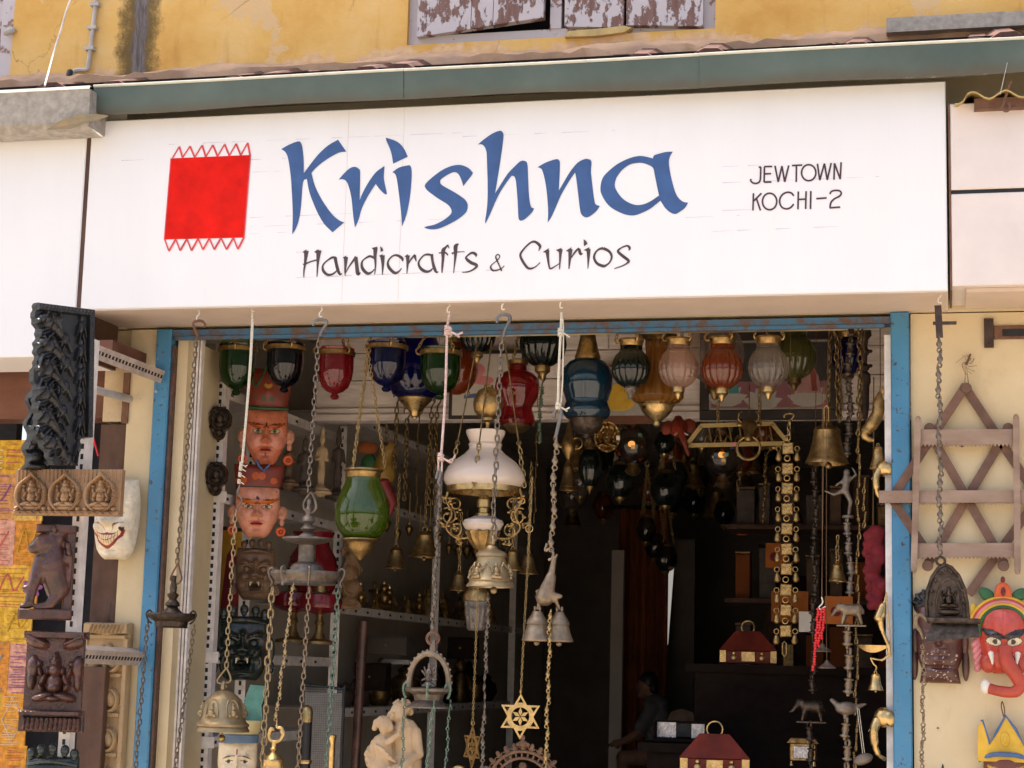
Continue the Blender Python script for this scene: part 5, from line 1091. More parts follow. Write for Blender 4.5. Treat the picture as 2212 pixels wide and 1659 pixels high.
slotted(SHF, (XS, 4.6, .16), (XS, 4.6, 2.55), .036, .03, face=FC, hole=0)
def shelf(z, y0, y1, x0=-.095, drop=.034):
    o = SHF.part(MB().box(x0, XS-.001, y0, y1, z-.003, z).box(XS-.001, XS+.002, y0, y1, z-drop, z), 'shelf_board', 'white_metal', world=True, smooth=False)
    s = MB()
    for i in range(int((y1-y0)/.16)): s.box(XS+.002, XS+.0024, y0+.06+i*.16, y0+.085+i*.16, z-.023, z-.013)
    if s.v: q = SHF.part(s, 'slots', 'black', o, world=True, smooth=False); q['kind'] = 'stuff'
Z1, Z2, Z3, Z4 = P(480, 836, .3).z, P(495, 1062, .3).z, P(440, 1410, .3).z, P(430, 1592, .3).z
for z in (Z1, Z2, Z3, Z4): shelf(z, u1, u3)
for z in (2.62, P(1000, 1095, 2.3).z, P(900, 1320, 2.2).z, P(850, 1530, 2.0).z): shelf(z, u3+.02, 4.9)
# end plates of the shelves seen by the near upright
for v in (1062, 1408, 1592): SHF.part(MB().box(XS-.04, XS+.03, u1-.006, u1-.002, P(470, v, .3).z-.036, P(470, v, .3).z), 'end_plate', 'white_metal', world=True, smooth=False)

# ---------------------------------------------------------------- masks on the uprights
t = Th('crowned_mask', 'orange wooden face mask with tall green edged red crown', 'mask', 575, 945, .42, rotz=20, group=None)
red, grn, org = lin((128, 45, 28)), lin((45, 75, 40)), lin((190, 90, 30))
sculpt(t, 'face', 92, 122, 26, facew(.94, 1, .62, .34), FACE,
       [('e', .55, -.12, .40, .32, 0, lin((222, 142, 116)), 1), ('e', 0, -.7, .5, .25, 0, lin((200, 116, 88))), ('arc', .44, .36, .44, .10, 14, (.05, .02, .01), 1, .05), ('arc', .44, .36, .42, .075, 14, lin((178, 80, 22)), 1, .05), ('e', .40, .17, .27, .085, 8, (.05, .02, .012), 1), ('e', .40, .165, .22, .06, 8, lin((190, 175, 115)), 1), ('e', .38, .17, .08, .055, 0, lin((45, 40, 38)), 1), ('e', 0, .40, .05, .09, 0, (.02, .03, .02)), ('e', 0, -.48, .27, .07, 0, lin((165, 75, 60))), ('band', 0, -.485, .26, .012, 0, lin((90, 30, 25))), ('e', 0, -.66, .03, .06, 0, (.05, .03, .02))],
       lin((212, 122, 88)), 'painted_gloss')
cr = sculpt(t, 'crown', 104, 96, 22, lambda b: .92+.10*b, [(0, -.1, .2, .3, 4)], [('band', 0, -.86, 2, .08, 0, grn), ('e', 0, .15, .16, .14, 0, lin((200, 150, 60))), ('e', 0, .32, .14, .12, 0, red), ('e', .55, -.3, .13, .2, 20, grn, 1), ('e', .55, -.3, .09, .15, 20, red, 1), ('e', .16, -.45, .1, .12, 0, grn, 1)], red)
cr.location.z = 103*t.s
for q in (-1, 1):
    ear(t, q*50, 2, 27, 'flesh_pt', q=q); earring(t, q*49, -48, 11, 'orange_pt')
    t.part(MB().tube(smoothpath([(q*6, -24, 150), (q*16, -24, 124), (q*26, -22, 108), (q*32, -20, 118), (q*36, -18, 142), (q*46, -14, 150)], 4), 2.6, 6), 'crown_scroll', 'green_pt')
t.part(MB().tube([(-44, -12, 62), (-20, -26, 60), (0, -29, 59), (20, -26, 60), (44, -12, 62)], 3, 6), 'brow_band', 'green_pt')
t = Th('pink_mask', 'pink wooden face mask with dark edged red cap, below the orange one', 'mask', 556, 1105, .42, rotz=20)
sculpt(t, 'face', 96, 112, 26, facew(.96, 1, .66, .36), FACE,
       [('arc', .48, .35, .50, .105, 14, (.06, .03, .02), 1, .05), ('arc', .48, .35, .48, .08, 14, lin((205, 105, 25)), 1, .05), ('e', .42, .16, .26, .08, 6, (.05, .03, .02), 1), ('e', .42, .155, .21, .055, 6, lin((205, 185, 130)), 1), ('e', .40, .16, .08, .052, 0, lin((45, 40, 38)), 1), ('e', 0, .48, .06, .09, 45, (.02, .02, .04)), ('e', 0, -.5, .28, .075, 0, lin((190, 80, 70))), ('band', 0, -.50, .28, .012, 0, lin((110, 30, 30)))],
       lin((230, 156, 126)), 'painted_gloss')
cr = sculpt(t, 'cap', 112, 56, 20, lambda b: .92+.06*b, [(0, 0, .2, .4, 3)], [('band', 0, -.85, 2, .12, 0, lin((50, 48, 58))), ('e', .12, .05, .14, .3, 0, lin((200, 90, 30)), 1), ('e', .58, -.3, .13, .25, 0, lin((200, 90, 30)), 1), ('e', -.9, -.3, .1, .2, 0, lin((200, 90, 30)))], red)
cr.location.z = 74*t.s
for q in (-1, 1): ear(t, q*53, -2, 26, 'flesh_pt', q=q); earring(t, q*52, -42, 11, 'orange_pt')
t.part(MB().tube([(-6, -24, 108), (0, -26, 96), (10, -24, 86), (22, -22, 100)], 3, 6), 'cap_trim', 'blue_pt')
# two wrathful masks with skull knobs
def wrath(name, label, u, v, Y, W, H, mt, sc=1, knob=5, rotz=20, white=True):
    t = Th(name, label, 'mask', u, v, Y, rotz=rotz)
    gs = [(0, -.02, .16, .14, 16), (.2, -.07, .12, .08, 14, 1), (.30, .36, .14, .07, 12, 1), (.56, .42, .16, .08, 12, 1), (.42, .16, .2, .12, -8, 1), (0, .46, .1, .09, 12), (.58, -.12, .18, .14, 12, 1), (.3, -.24, .2, .04, 10, 1), (0, -.28, .40, .04, 8), (0, -.46, .40, .11, -22), (.36, -.5, .1, .16, 9, 1), (0, -.70, .40, .05, 13), (0, -.88, .26, .08, 10), (0, .25, .05, .2, 7)]
    P_ = [('e', .13, -.36, .05, .07, 0, lin((190, 180, 150)), 1), ('e', .42, .14, .08, .04, 0, lin((150, 140, 120)), 1)] if white else []
    col = {'green_dark': (.018, .026, .02), 'mask_brown': (.17, .10, .055)}[mt]
    sculpt(t, 'face', W, H*.8, 24*sc, facew(.95, 1, .82, .55), gs, P_+[('e', 0, -.45, .3, .08, 0, tuple(x*.5 for x in col))], col, 'painted_gloss' if mt == 'green_dark' else 'painted')
    for k in range(knob):
        a = (k-(knob-1)/2)*.44; x = W*.5*math.sin(a)*1.02; z = H*.34+H*.14*math.cos(a)
        o = t.part(MB().ell((x, -6, z), (W*.085, W*.08, W*.10), 12, 8).ell((x, -8, z-W*.08), (W*.055, W*.05, W*.05), 8, 6), 'skull_knob', mt)
    for q in (-1, 1):
        t.part(MB().ell((q*W*.21, -20*sc, H*.065), (W*.085, W*.07, W*.075), 12, 8), 'eye', mt); t.part(MB().tube(smoothpath([(q*W*.08, -28*sc, H*.10), (q*W*.22, -28*sc, H*.135), (q*W*.38, -20*sc, H*.12), (q*W*.42, -16*sc, H*.17)], 4), W*.03, 6), 'brow', mt)
        t.part(MB().cap((q*W*.10, -22*sc, -H*.125), (q*W*.11, -26*sc, -H*.185), W*.03, W*.008, 8), 'fang', 'white_pt'); t.part(MB().tube(smoothpath([(q*W*.08, -26*sc, -H*.04), (q*W*.22, -24*sc, -H*.07), (q*W*.34, -18*sc, -H*.12), (q*W*.36, -16*sc, -H*.20)], 4), W*.026, 6), 'cheek_fold', mt)
        t.part(MB().ell((q*W*.52, 2, -H*.02), (W*.10, 6, H*.17), 10, 8).ell((q*W*.54, 0, -H*.24), (W*.09, 5, H*.09), 10, 6).ring((q*W*.55, -4, -H*.27), W*.07, W*.028, (0, -1, 0), 12, 6), 'ear', mt)
    t.part(MB().tube(smoothpath([(-W*.44, -10, H*.31), (-W*.2, -24*sc, H*.34), (0, -28*sc, H*.35), (W*.2, -24*sc, H*.34), (W*.44, -10, H*.31)], 4), W*.035, 8), 'crown_band', mt); return t
wrath('wrathful_mask', 'weathered brown wooden wrathful mask under the pink one', 551, 1240, .50, 84, 140, 'mask_brown', knob=4)
wrath('wrathful_mask', 'glossy dark green wrathful mask with skull knobs', 524, 1400, .42, 112, 172, 'green_dark')
# two small brass tortoise shaped masks beside the near upright
for lab, u, v in (('small dark brass animal mask, the upper on the near upright', 474, 915), ('small dark brass animal mask, the lower on the near upright', 466, 1035)):
    t = Th('brass_animal_mask', lab, 'mask', u, v, .24, rotz=22, group='brass animal masks on the upright')
    relief(t, 'face', 60, 76, [('e', 0, 8, 26, 27, 0, 22), ('e', 0, 8, 14, 16, 0, 28), ('r', 0, 8, 20, 22, 3, 24), ('e', -15, -14, 9, 12, 20, 16), ('e', 15, -14, 9, 12, -20, 16), ('e', 0, -22, 12, 12, 0, 20), ('e', -9, 34, 6, 5, 0, 12), ('e', 9, 34, 6, 5, 0, 12), ('l', -18, 24, 18, 24, 3, 18), ('e', -8, 0, 4, 4, 0, 30), ('e', 8, 0, 4, 4, 0, 30)], 'bronze_dark', base=3, back=4, nx=44, nz=54,
           outline=lambda X, Z: ((X/28)**2+((Z-8)/30)**2 < 1) | ((X/15)**2+((Z+20)/18)**2 < 1) | ((np.abs(X) < 14) & (Z > 25) & (Z < 38)), rough=.5)
    t.part(MB().tube([(0, 0, 36), (1, 2, 48)], 1, 5), 'wire', 'rust')

# ---------------------------------------------------------------- statues and odds and ends on the shelves
def deity(t, mt, H, W, seed=0, base=True, vox=.0045):
    """standing figure H px tall, built about its foot"""
    r = random.Random(seed); w = W/2; mb = MB()
    mb.ell((0, 0, H*.80), (w*.34, w*.34, H*.075)).ell((0, 0, H*.90), (w*.28, w*.28, H*.07)).ell((0, 0, H*.97), (w*.14, w*.14, H*.05)).cap((0, 0, H*.70), (0, 0, H*.76), w*.2, w*.18)
    mb.cap((0, 0, H*.64), (0, 0, H*.44), w*.50, w*.36).cap((0, 0, H*.42), (0, 0, H*.38), w*.42, w*.46)
    for q in (-1, 1):
        mb.cap((q*w*.22, 0, H*.38), (q*w*.2, -w*.05, H*.10), w*.26, w*.18).cap((q*w*.48, 0, H*.66), (q*w*.72, -w*.1, H*.48), w*.17, w*.13).cap((q*w*.72, -w*.1, H*.48), (q*w*.42*(1 if r.random() < .5 else 1.5), -w*.5, H*.52), w*.13, w*.11)
    if base: mb.cap((0, 0, H*.05), (0, 0, H*.06), w*.75, w*.7)
    return remesh(t.part(mb, 'figure', mt), vox, 2)
for name, lab, u, v, Y, H, W, mt, sd in (
    ('stone_statue', 'pale yellow standing stone statue on the upper shelf', 692, 1068, .95, 150, 40, 'sandstone', 1),
    ('wooden_statue', 'dark brown standing wooden statue beside the pale stone one', 727, 1078, 1.2, 160, 42, 'stone_dark', 2),
    ('wooden_statue', 'squat dark statue half hidden between the orange mask and the chain', 655, 1062, .75, 120, 44, 'stone_dark', 3),
    ('wooden_statue', 'brown figure behind the ear of the orange mask', 622, 1050, .60, 105, 40, 'stone_brown', 4)):
    t = Th(name, lab, 'statue', u, v, Y, rotz=25); deity(t, mt, H, W, sd)
    t.part(MB().lathe([(0, 0), (W*.6, 0), (W*.62, 5), (W*.5, 8), (W*.48, 12), (0, 13)], seg=16), 'pedestal', mt)
# papier mache parrot puppets in red and yellow
t = Th('painted_puppet', 'red yellow and green painted animal puppet hanging behind the green lantern', 'puppet', 822, 1030, 1.15, rotz=15)
remesh(t.part(MB().ell((6, 0, 8), (26, 20, 34)).cap((4, 0, 30), (14, -8, 60), 18, 16).cap((20, -14, 66), (34, -18, 48), 10, 4).cap((-16, 0, 10), (-36, -6, -20), 9, 5), 'body', 'puppet_yellow'), .006, 3)
t.part(MB().cap((8, -10, -20), (28, -14, -56), 18, 10).cap((28, -14, -56), (22, -12, -84), 10, 5), 'tail', 'puppet_red'); t.part(MB().ell((-26, 2, 24), (18, 10, 26)), 'wing', 'green_pt'); t.part(MB().ell((-30, 0, 62), (24, 10, 14)), 'saddle_cloth', 'orange_cloth'); t.part(MB().ell((10, -20, 70), (5, 4, 5)), 'eye', 'black')
chain(t, t.L+Vector((.02, 0, 70*t.s)), t.L+Vector((.01, .02, 190*t.s)), 'oval', .014, 'gold_chain')
# red lacquer vase, red bowls on brass stems
t = Th('red_vase', 'dark red glazed vase with flared neck on the middle shelf', 'vase', 672, 1300, .95)
t.part(MB().lathe([(0, 0), (34, 2), (50, 30), (56, 64), (50, 96), (36, 118), (34, 130), (44, 146), (46, 150), (42, 148), (30, 126)], seg=32), 'body', 'red_glaze')
for lab, u, v, k in (('dark red glass bowl lamp on a turned brass stem, the nearer one', 688, 1392, 1.0), ('dark red glass bowl lamp on a turned brass stem, the one behind the chain', 632, 1388, .92)):
    t = Th('bowl_lamp', lab, 'lamp', u, v, .75 if k == 1 else .9, group='red bowl lamps on the shelf')
    t.part(MB().lathe([(0, 0), (40, 0), (38, 6), (16, 12), (9, 26), (7, 40), (11, 46), (8, 52), (6, 60), (10, 66)], seg=24), 'stem', 'brass_dull'); t.part(MB().lathe([(8, 64), (30, 70), (46, 78), (48, 92), (44, 106), (36, 108)], seg=32), 'bowl', 'red_glaze'); t.part(MB().lathe([(36, 107), (16, 112), (14, 126), (0, 128)], seg=20), 'burner', 'brass_dull')
# gilded picture behind the masks
t = Th('panel_painting', 'tall yellow and red painted panel leaning behind the brown mask', 'painting', 478, 1400, .72, rotz=60)
t.part(MB().box(-60, 60, -2, 3, 0, 262), 'board', 'picture_frame', smooth=False); t.part(MB().box(-52, 52, -3.2, -2.1, 8, 254), 'picture', 'yellow_paint', smooth=False); t.part(MB().prism([(-14, 20), (40, 20), (36, 150), (20, 230), (0, 200), (-8, 120)], -4, -3.3), 'painted_figure', 'red_felt')
# carved tan wood piece at the far upright
t = Th('carved_corbel', 'reddish tan carved wooden corbel beside the green lantern foot', 'carving', 758, 1240, 1.5, rotz=20)
relief(t, 'panel', 52, 150, [('e', 0, 60, 20, 14, 0, 14), ('e', 0, 34, 17, 18, 0, 16), ('e', -6, 4, 16, 20, 20, 16), ('e', 6, -28, 18, 18, -20, 15), ('e', 0, -58, 20, 12, 0, 14), ('r', 0, -6, 18, 40, 4, 12)], 'tan_wood', base=4, back=14, outline=lambda X, Z: np.abs(X) < 20+5*np.sin(Z*.16), rough=.6)
# cane, mesh file rack, candlestick, gilt rod, papers
solo(MB().tube([(-3, 0, -110), (0, 0, 0), (6, 0, 262)], 10, 12), 'wooden_staff', 'smooth brown wooden staff standing against the shelves', 'staff', 'brown_carved', 770, 1606, .9)
t = Th('file_rack', 'black wire mesh file rack full of pale papers', 'file rack', 690, 1680, .55, rotz=20)
t.part(MB().tube(smoothpath([(-44, 0, 0), (-44, 0, 188), (-34, 0, 196), (40, 0, 190), (46, 0, 182), (46, 0, 0)], 3), 3.2, 6), 'frame', 'black_plastic')
wm = MB()
for i in range(20): wm.box(-42+i*4.5, -41+i*4.5, -.6, .6, 4, 188)
for i in range(38): wm.box(-42, 44, -1.0, .2, 5+i*5, 6+i*5)
wo = t.part(wm, 'wire_mesh', 'steel', smooth=False); wo['kind'] = 'stuff'
t.part(MB().box(-38, 42, 3, 9, 2, 180), 'papers', 'paper_grey', smooth=False)
t = Th('candlestick', 'slim black candlestick with gold collars beside the file rack', 'candlestick', 657, 1690, .30)
t.part(MB().lathe([(0, 0), (12, 0), (12, 128), (0, 128)], seg=20), 'shaft', 'black_plastic'); t.part(MB().lathe([(12.5, 128), (13, 150), (10, 160), (4, 164), (0, 165)], seg=20), 'tip', 'brass'); t.part(MB().lathe([(14, 40), (15, 44), (14, 48)], seg=20), 'collar', 'brass')
solo(MB().lathe([(0, 0), (7, 0), (7, 88), (8.5, 90), (9, 100), (6, 101), (0, 98)], seg=16), 'brass_tube', 'thin polished brass tube standing behind the green chain', 'tube', 'brass', 714, 1690, .1)
# painted goddess head with blue band under the dome bell, teal fan crown
t = Th('painted_goddess', 'white painted goddess head with blue band and yellow crown', 'mask', 512, 1655, .05, rotz=18)
sculpt(t, 'face', 84, 120, 26, facew(.96, 1, .62, .34), FACE, [('arc', .44, .36, .36, .03, -16, (.02, .02, .03), 1, -.05), ('e', .42, .17, .24, .055, -8, (.8, .78, .7), 1), ('e', .42, .17, .08, .05, 0, (.03, .02, .02), 1), ('arc', .42, .22, .26, .02, -10, (.02, .02, .02), 1, -.06), ('e', 0, .52, .035, .12, 0, lin((150, 40, 40))), ('e', 0, -.49, .2, .06, 0, lin((180, 60, 50)))], lin((232, 214, 180)))
t.part(MB().lathe([(40, 50), (43, 50), (44, 66), (41, 68)], seg=24, sq=.75), 'head_band', 'band_blue'); t.part(MB().lathe([(41, 68), (46, 74), (50, 98), (44, 98), (0, 90)], seg=24, sq=.7), 'crown', 'crown_pale')
t.part(MB().prism([(10, 98), (50, 96), (46, 130), (60, 172), (20, 174), (8, 140)], 6, 12), 'fan', 'teal_paint', smooth=False)
# embracing couple in sandstone
t = Th('couple_statue', 'pale sandstone statue of an embracing couple', 'statue', 845, 1700, -.02, rotz=12)
mb = MB()
mb.ell((11, -2, 158), (19, 20, 24)).ell((16, 4, 168), (21, 21, 17)).cap((-6, -8, 160), (-11, -10, 154), 4, 3).ell((-4, -8, 146), (7, 8, 6)).cap((12, 0, 140), (20, 2, 128), 12, 14).cap((26, 2, 118), (30, 4, 60), 30, 32).cap((50, -6, 116), (60, -18, 72), 13, 10).cap((60, -18, 72), (26, -52, 44), 10, 7).cap((26, -52, 44), (12, -56, 40), 6, 4).cap((4, -4, 118), (-12, -24, 92), 12, 9)
mb.ell((-15, -16, 130), (16, 17, 20)).ell((-20, -10, 136), (17, 16, 15)).cap((-2, -24, 134), (1, -27, 128), 4, 3).ell((-6, -24, 120), (6, 6, 5)).cap((-16, -12, 110), (-20, -12, 104), 10, 12).cap((-22, -14, 92), (-14, -16, 46), 22, 26).cap((-8, -34, 96), (16, -42, 114), 8, 6).cap((16, -42, 114), (22, -26, 138), 6, 5).cap((-38, -12, 92), (-48, -10, 60), 10, 9).cap((-48, -10, 60), (-34, -26, 30), 9, 8).ell((-46, 0, 64), (14, 16, 26)).cap((-20, -14, 40), (10, -20, 4), 30, 34).cap((30, 0, 50), (24, 0, 0), 36, 40)
mb.ell((0, -22, 154), (4, 6, 6)).ell((0, -26, 126), (4, 6, 6)).cap((26, 16, 176), (34, 14, 160), 12, 9).cap((-36, -4, 136), (-40, -2, 124), 9, 7)
for k in range(8): mb.cap((44-k*9, -34-k*1.5, 58-k*3), (40-k*13, -46, 0), 4.6, 4.2, 6)
for k in range(4): mb.cap((-34+k*5, -36, 90-k*8), (-14+k*8, -42, 80-k*8), 3, 3, 6)
for k in range(9): mb.ell((-50+5*math.cos(k), -14+4*math.sin(k*2), 58+16*math.sin(k*.8)), (6, 6, 6), 8, 6)

mb.cap((22, -20, 138), (26, -18, 148), 3, 2.4).cap((20, -20, 140), (20, -20, 150), 3, 2.4).cap((24, -19, 138), (31, -16, 144), 3, 2.4)
remesh(t.part(mb, 'figures', 'sandstone'), .003, 1)
for cx, cy, cz, R in ((17, 5, 166, 22), (-21, -8, 134, 17)):
    hb = MB()
    for k in range(110):
        a, e = RND.uniform(0, 6.28), RND.uniform(-.1, 1); d = Vector((math.cos(a)*math.sqrt(max(0, 1-e*e)), math.sin(a)*math.sqrt(max(0, 1-e*e)), e))
        if d.x < -.45 and d.z < .5: continue
        hb.ell(Vector((cx, cy, cz))+d*R*.97, (R*.15, R*.15, R*.12), 7, 5)
    t.part(hb, 'hair', 'sandstone')
# carved wooden arch with leaf cresting
t = Th('carved_arch', 'brown carved wooden arch with leaf cresting at the bottom edge', 'carving', 1128, 1700, -.05)
ab = MB()
for R, w in ((72, 4), (58, 3.4)): ab.tube([(R*1.05*math.cos(math.radians(a)), 0, R*1.05*math.sin(math.radians(a))) for a in range(0, 181, 8)], w, 6)
for a in range(4, 180, 11): ab.cap((62*math.cos(math.radians(a)), 0, 62*math.sin(math.radians(a))), (74*math.cos(math.radians(a)), 0, 74*math.sin(math.radians(a))), 2.4, 2.4, 6)
t.part(ab, 'arch', 'stone_brown')
for a in range(12, 180, 13):
    c = Vector((80*math.cos(math.radians(a)), 0, 80*math.sin(math.radians(a)))); d = c.normalized(); n = Vector((-d.z, 0, d.x))
    t.part(MB().ell(c+d*6, (5, 3, 9), 8, 6, (0, 90-a, 0)).cap(c, c+d*4+n*8, 3, 1.5, 5).cap(c, c+d*4-n*8, 3, 1.5, 5), 'leaf', 'stone_brown')
t.part(MB().ell((0, -4, 92), (10, 6, 8)).ell((-10, -4, 90), (6, 5, 5)).ell((10, -4, 90), (6, 5, 5)).ell((0, -4, 104), (5, 4, 7)), 'crest', 'stone_brown'); t.part(MB().ell((0, 0, 30), (20, 9, 12)).ell((0, 0, 44), (9, 7, 9)).cap((-20, 0, 26), (-36, 0, 16), 6, 4).cap((20, 0, 26), (36, 0, 16), 6, 4), 'figure', 'stone_brown')
# brass ring box
t = Th('brass_roundel', 'round brass ring shining in the dark beside the couple statue', 'ring', 991, 1672, .6)
t.L = t.L; t.part(MB().ring((0, 0, 0), 15, 4, (0, -1, 0), 20, 8), 'rim', 'brass'); t.part(MB().lathe([(0, 2), (8, 2), (10, 0), (0, -2)], seg=16), 'boss', 'brass_dark')
t.o.location = P(991, 1672, .6)

# ---------------------------------------------------------------- brass crowd in the middle of the shop
def small_bell(lab, u, v, Y, r, h, mt='brass_dark', top=None):
    t = Th('hanging_bell', lab, 'bell', u, v, Y, group='brass bells hanging inside the shop'); bell(t, (0, 0, 0), r, h, mt, seg=18)
    chain(t, t.L+Vector((0, 0, r*.3*t.s)), t.L+Vector((0, .01, (top or 120)*t.s)), 'oval', .014, 'gold_chain')
for lab, u, v, Y, r, h, tp in (('small brass bell under a leafy cast hook right of the green lantern', 856, 1182, .9, 24, 46, 160), ('broad brass bell behind the cast chain of the shrine lamp', 918, 1148, 1.1, 34, 56, 190), ('brass bell hanging low left of the milk glass lamp', 992, 1236, .8, 20, 40, 130), ('brass bell half behind the garland bell', 1108, 1186, .7, 20, 46, 170), ('brass bell right of the star chain', 1142, 1196, .8, 22, 44, 200), ('slim brass bell in the dark beside the blue hourglass lantern foot', 1228, 1000, 1.0, 20, 60, 130)):
    small_bell(lab, u, v, Y, r, h, 'brass_dull' if 'broad' in lab or 'half' in lab else 'brass_dark', tp)
t = Th('aladdin_lamp', 'tall spouted brass pitcher hanging beside the blue hourglass lantern', 'pitcher', 1228, 980, 1.0)
t.part(MB().lathe([(0, 70), (3, 66), (5, 52), (10, 36), (16, 20), (14, 4), (8, -4), (5, -12), (0, -14)], seg=18), 'body', 'brass_dull'); t.part(MB().tube(smoothpath([(-12, 0, 14), (-26, 0, 20), (-34, 0, 36)], 4), [4]*5+[2]*4, 7), 'spout', 'brass_dull'); t.part(MB().ring((18, 0, 22), 12, 2, (0, -1, 0), 14, 5), 'handle', 'brass_dull')
# figurines standing on the far shelf, each a little different
base_t = None; rr = random.Random(11)
zf = P(900, 1320, 2.2).z
for i in range(26):
    y = 1.75+i*.10; x = XS-.04-rr.random()*.12; H = rr.uniform(42, 74); kind = i % 3
    L = Vector((x, y, zf+.001)); s_ = mpp(L)
    t = Th('brass_figurine', ('small seated brass figurine, %s of its kind along the far shelf', 'small brass bell shaped ornament, %s of its kind along the far shelf', 'small brass oil stand, %s of its kind along the far shelf')[kind] % ORD[i//3], 'figurine', loc=L, group='brass figurines on the far shelf')
    mb = MB()
    if kind == 0: mb.ell((0, 0, H*.15), (H*.3, H*.25, H*.15), 10, 6).ell((0, 0, H*.42), (H*.2, H*.17, H*.22), 10, 6).ell((0, 0, H*.72), (H*.14, H*.14, H*.15), 10, 6).ell((0, 0, H*.92), (H*.07, H*.07, H*.12), 8, 5).cap((-H*.18, 0, H*.5), (-H*.32, -H*.1, H*.3), H*.07, H*.05, 6).cap((H*.18, 0, H*.5), (H*.32, -H*.1, H*.3), H*.07, H*.05, 6)
    elif kind == 1: mb.lathe([(0, H), (H*.08, H*.9), (H*.05, H*.8), (H*.18, H*.7), (H*.22, H*.4), (H*.36, H*.05), (H*.36, 0), (0, 0)], seg=12)
    else: mb.lathe([(0, H), (H*.06, H*.9), (H*.04, H*.7), (H*.22, H*.66), (H*.1, H*.55), (H*.05, H*.3), (H*.09, H*.25), (H*.05, H*.18), (H*.3, H*.03), (H*.3, 0), (0, 0)], seg=12)
    t.part(mb, 'body', 'brass' if i % 2 else 'brass_dull')
# brass things hanging along the upper shelf rail
for i in range(16):
    y = 1.75+i*.17; L = Vector((XS+.03, y, P(1000, 1095, 2.3).z-.045-rr.random()*.05))
    t = Th('brass_pendant', 'brass pendant hanging from the far shelf rail, %s from the street' % ORD[i], 'pendant', loc=L, group='pendants along the far shelf rail')
    H = rr.uniform(26, 46)
    t.part(MB().lathe([(0, 0), (4, -4), (3, -H*.3), (H*.28, -H*.5), (H*.2, -H*.75), (3, -H), (0, -H*1.05)], seg=12), 'drop', 'brass_dull'); t.part(MB().tube([(0, 0, 0), (0, 0, 60)], 1.2, 5), 'chain', 'gold_chain')
# glass tumbler lamp below the garland bell
t = Th('cut_glass_lamp', 'small cut glass tumbler lamp with brass collar under the garland bell', 'lamp', 1030, 1300, .25)
t.part(MB().lathe([(26, 10), (28, 4), (24, -30), (20, -58), (16, -62), (0, -62)], seg=40, ribs=10, amp=.1), 'tumbler', 'glass_clear'); t.part(MB().lathe([(0, 40), (12, 38), (22, 26), (29, 14), (29, 2), (26, 0)], seg=28), 'collar', 'brass_dull')
# books and boxes on the far shelves
for i, (u, v, Y, w, h, mt, lab) in enumerate(((805, 1462, 1.9, 70, 60, 'dark_wood', 'small dark wooden drawer chest on the shelf behind the cane'), (860, 1430, 2.0, 60, 10, 'paper_grey', 'open grey catalogue lying on the drawer chest'), (840, 1395, 2.6, 90, 40, 'dark_wall', 'dark bag heaped on the far shelf'), (1000, 1400, 3.2, 60, 46, 'dark_wood', 'dark box at the end of the far shelf'))):
    t = Th('shelf_box', lab, 'box', u, v, Y)
    t.part(MB().bbox(-w/2, w/2, -20, 20, -h/2, h/2, 2), 'case', mt, smooth=False); t.part(MB().bbox(-w/2+4, w/2-4, -22, -20.5, -h/2+4, h/2-4, 1), 'drawer_front', mt, smooth=False)
    if h > 30: t.part(MB().ell((0, -24, 0), 3, 8, 5), 'knob', 'brass')
# pale framed drawing behind the counterweight
t = Th('framed_drawing', 'pale drawing in a dark frame hung on the plank partition', 'picture', 1050, 905, 1.06)
t.part(MB().box(-84, 84, -2, 4, 0, 150), 'frame', 'picture_frame', smooth=False); t.part(MB().box(-76, 76, -3.4, -2.2, 8, 142), 'sheet', 'paper', smooth=False); t.part(MB().ell((-24, -3.6, 106), (20, .6, 16)).ell((-8, -3.6, 84), (24, .6, 10)), 'painted_figure', 'pink_pt'); t.part(MB().prism([(-50, 52), (-8, 58), (-8, 48), (-50, 44)], -3.9, -3.5), 'painted_stroke', 'blue_pt')
# ---------------------------------------------------------------- wares in the darker half of the shop
t = Th('lotus_picture', 'large dark framed picture of robed figures seated on pale lotuses', 'picture', 1661, 905, 1.06)
t.part(MB().bbox(-150, 150, -6, 4, -2, 20, 2).bbox(-150, 150, -6, 4, 172, 192, 2).bbox(-150, -130, -6, 4, 20.2, 171.8, 2).bbox(130, 150, -6, 4, 20.2, 171.8, 2), 'frame', 'picture_frame', smooth=False)
t.part(MB().box(-130, 130, 0, 3, 20, 172), 'mount', 'paper', smooth=False)
mat('pic_floor', (.44, .15, .20), .5, var=.2, scale=8); mat('pic_dark', (.03, .03, .035), .5); mat('petal', (.74, .70, .64), .6, var=.08); mat('pic_pink', (.74, .36, .34), .6, var=.15); mat('pic_teal', (.08, .42, .46), .6)
t.part(MB().box(-125, 125, -.8, -.1, 25, 82), 'painted_floor', 'pic_floor', smooth=False); t.part(MB().box(-125, 125, -.8, -.1, 82.2, 167), 'painted_wall', 'pic_dark', smooth=False)
for cx, cz, k in ((-92, 52, 1.15), (-14, 44, 1.1), (84, 50, 1.15)):
    lo = MB()
    for a in (-72, -45, -20, 0, 20, 45, 72):
        d = Vector((math.sin(math.radians(a)), math.cos(math.radians(a)))); n = Vector((d.y, -d.x)); L = (34+8*abs(math.sin(math.radians(a))))*k; c = Vector((cx, cz-14))
        lo.prism([tuple(c), tuple(c+d*L*.6+n*9*k), tuple(c+d*L), tuple(c+d*L*.6-n*9*k)], -1.3-.1*abs(a)/20, -.9)
    lo.prism([(cx-30*k, cz-16), (cx-12*k, cz-24), (cx+12*k, cz-24), (cx+30*k, cz-16), (cx, cz-4)], -1.9, -1.4)
    t.part(lo, 'painted_lotus', 'petal', smooth=False)
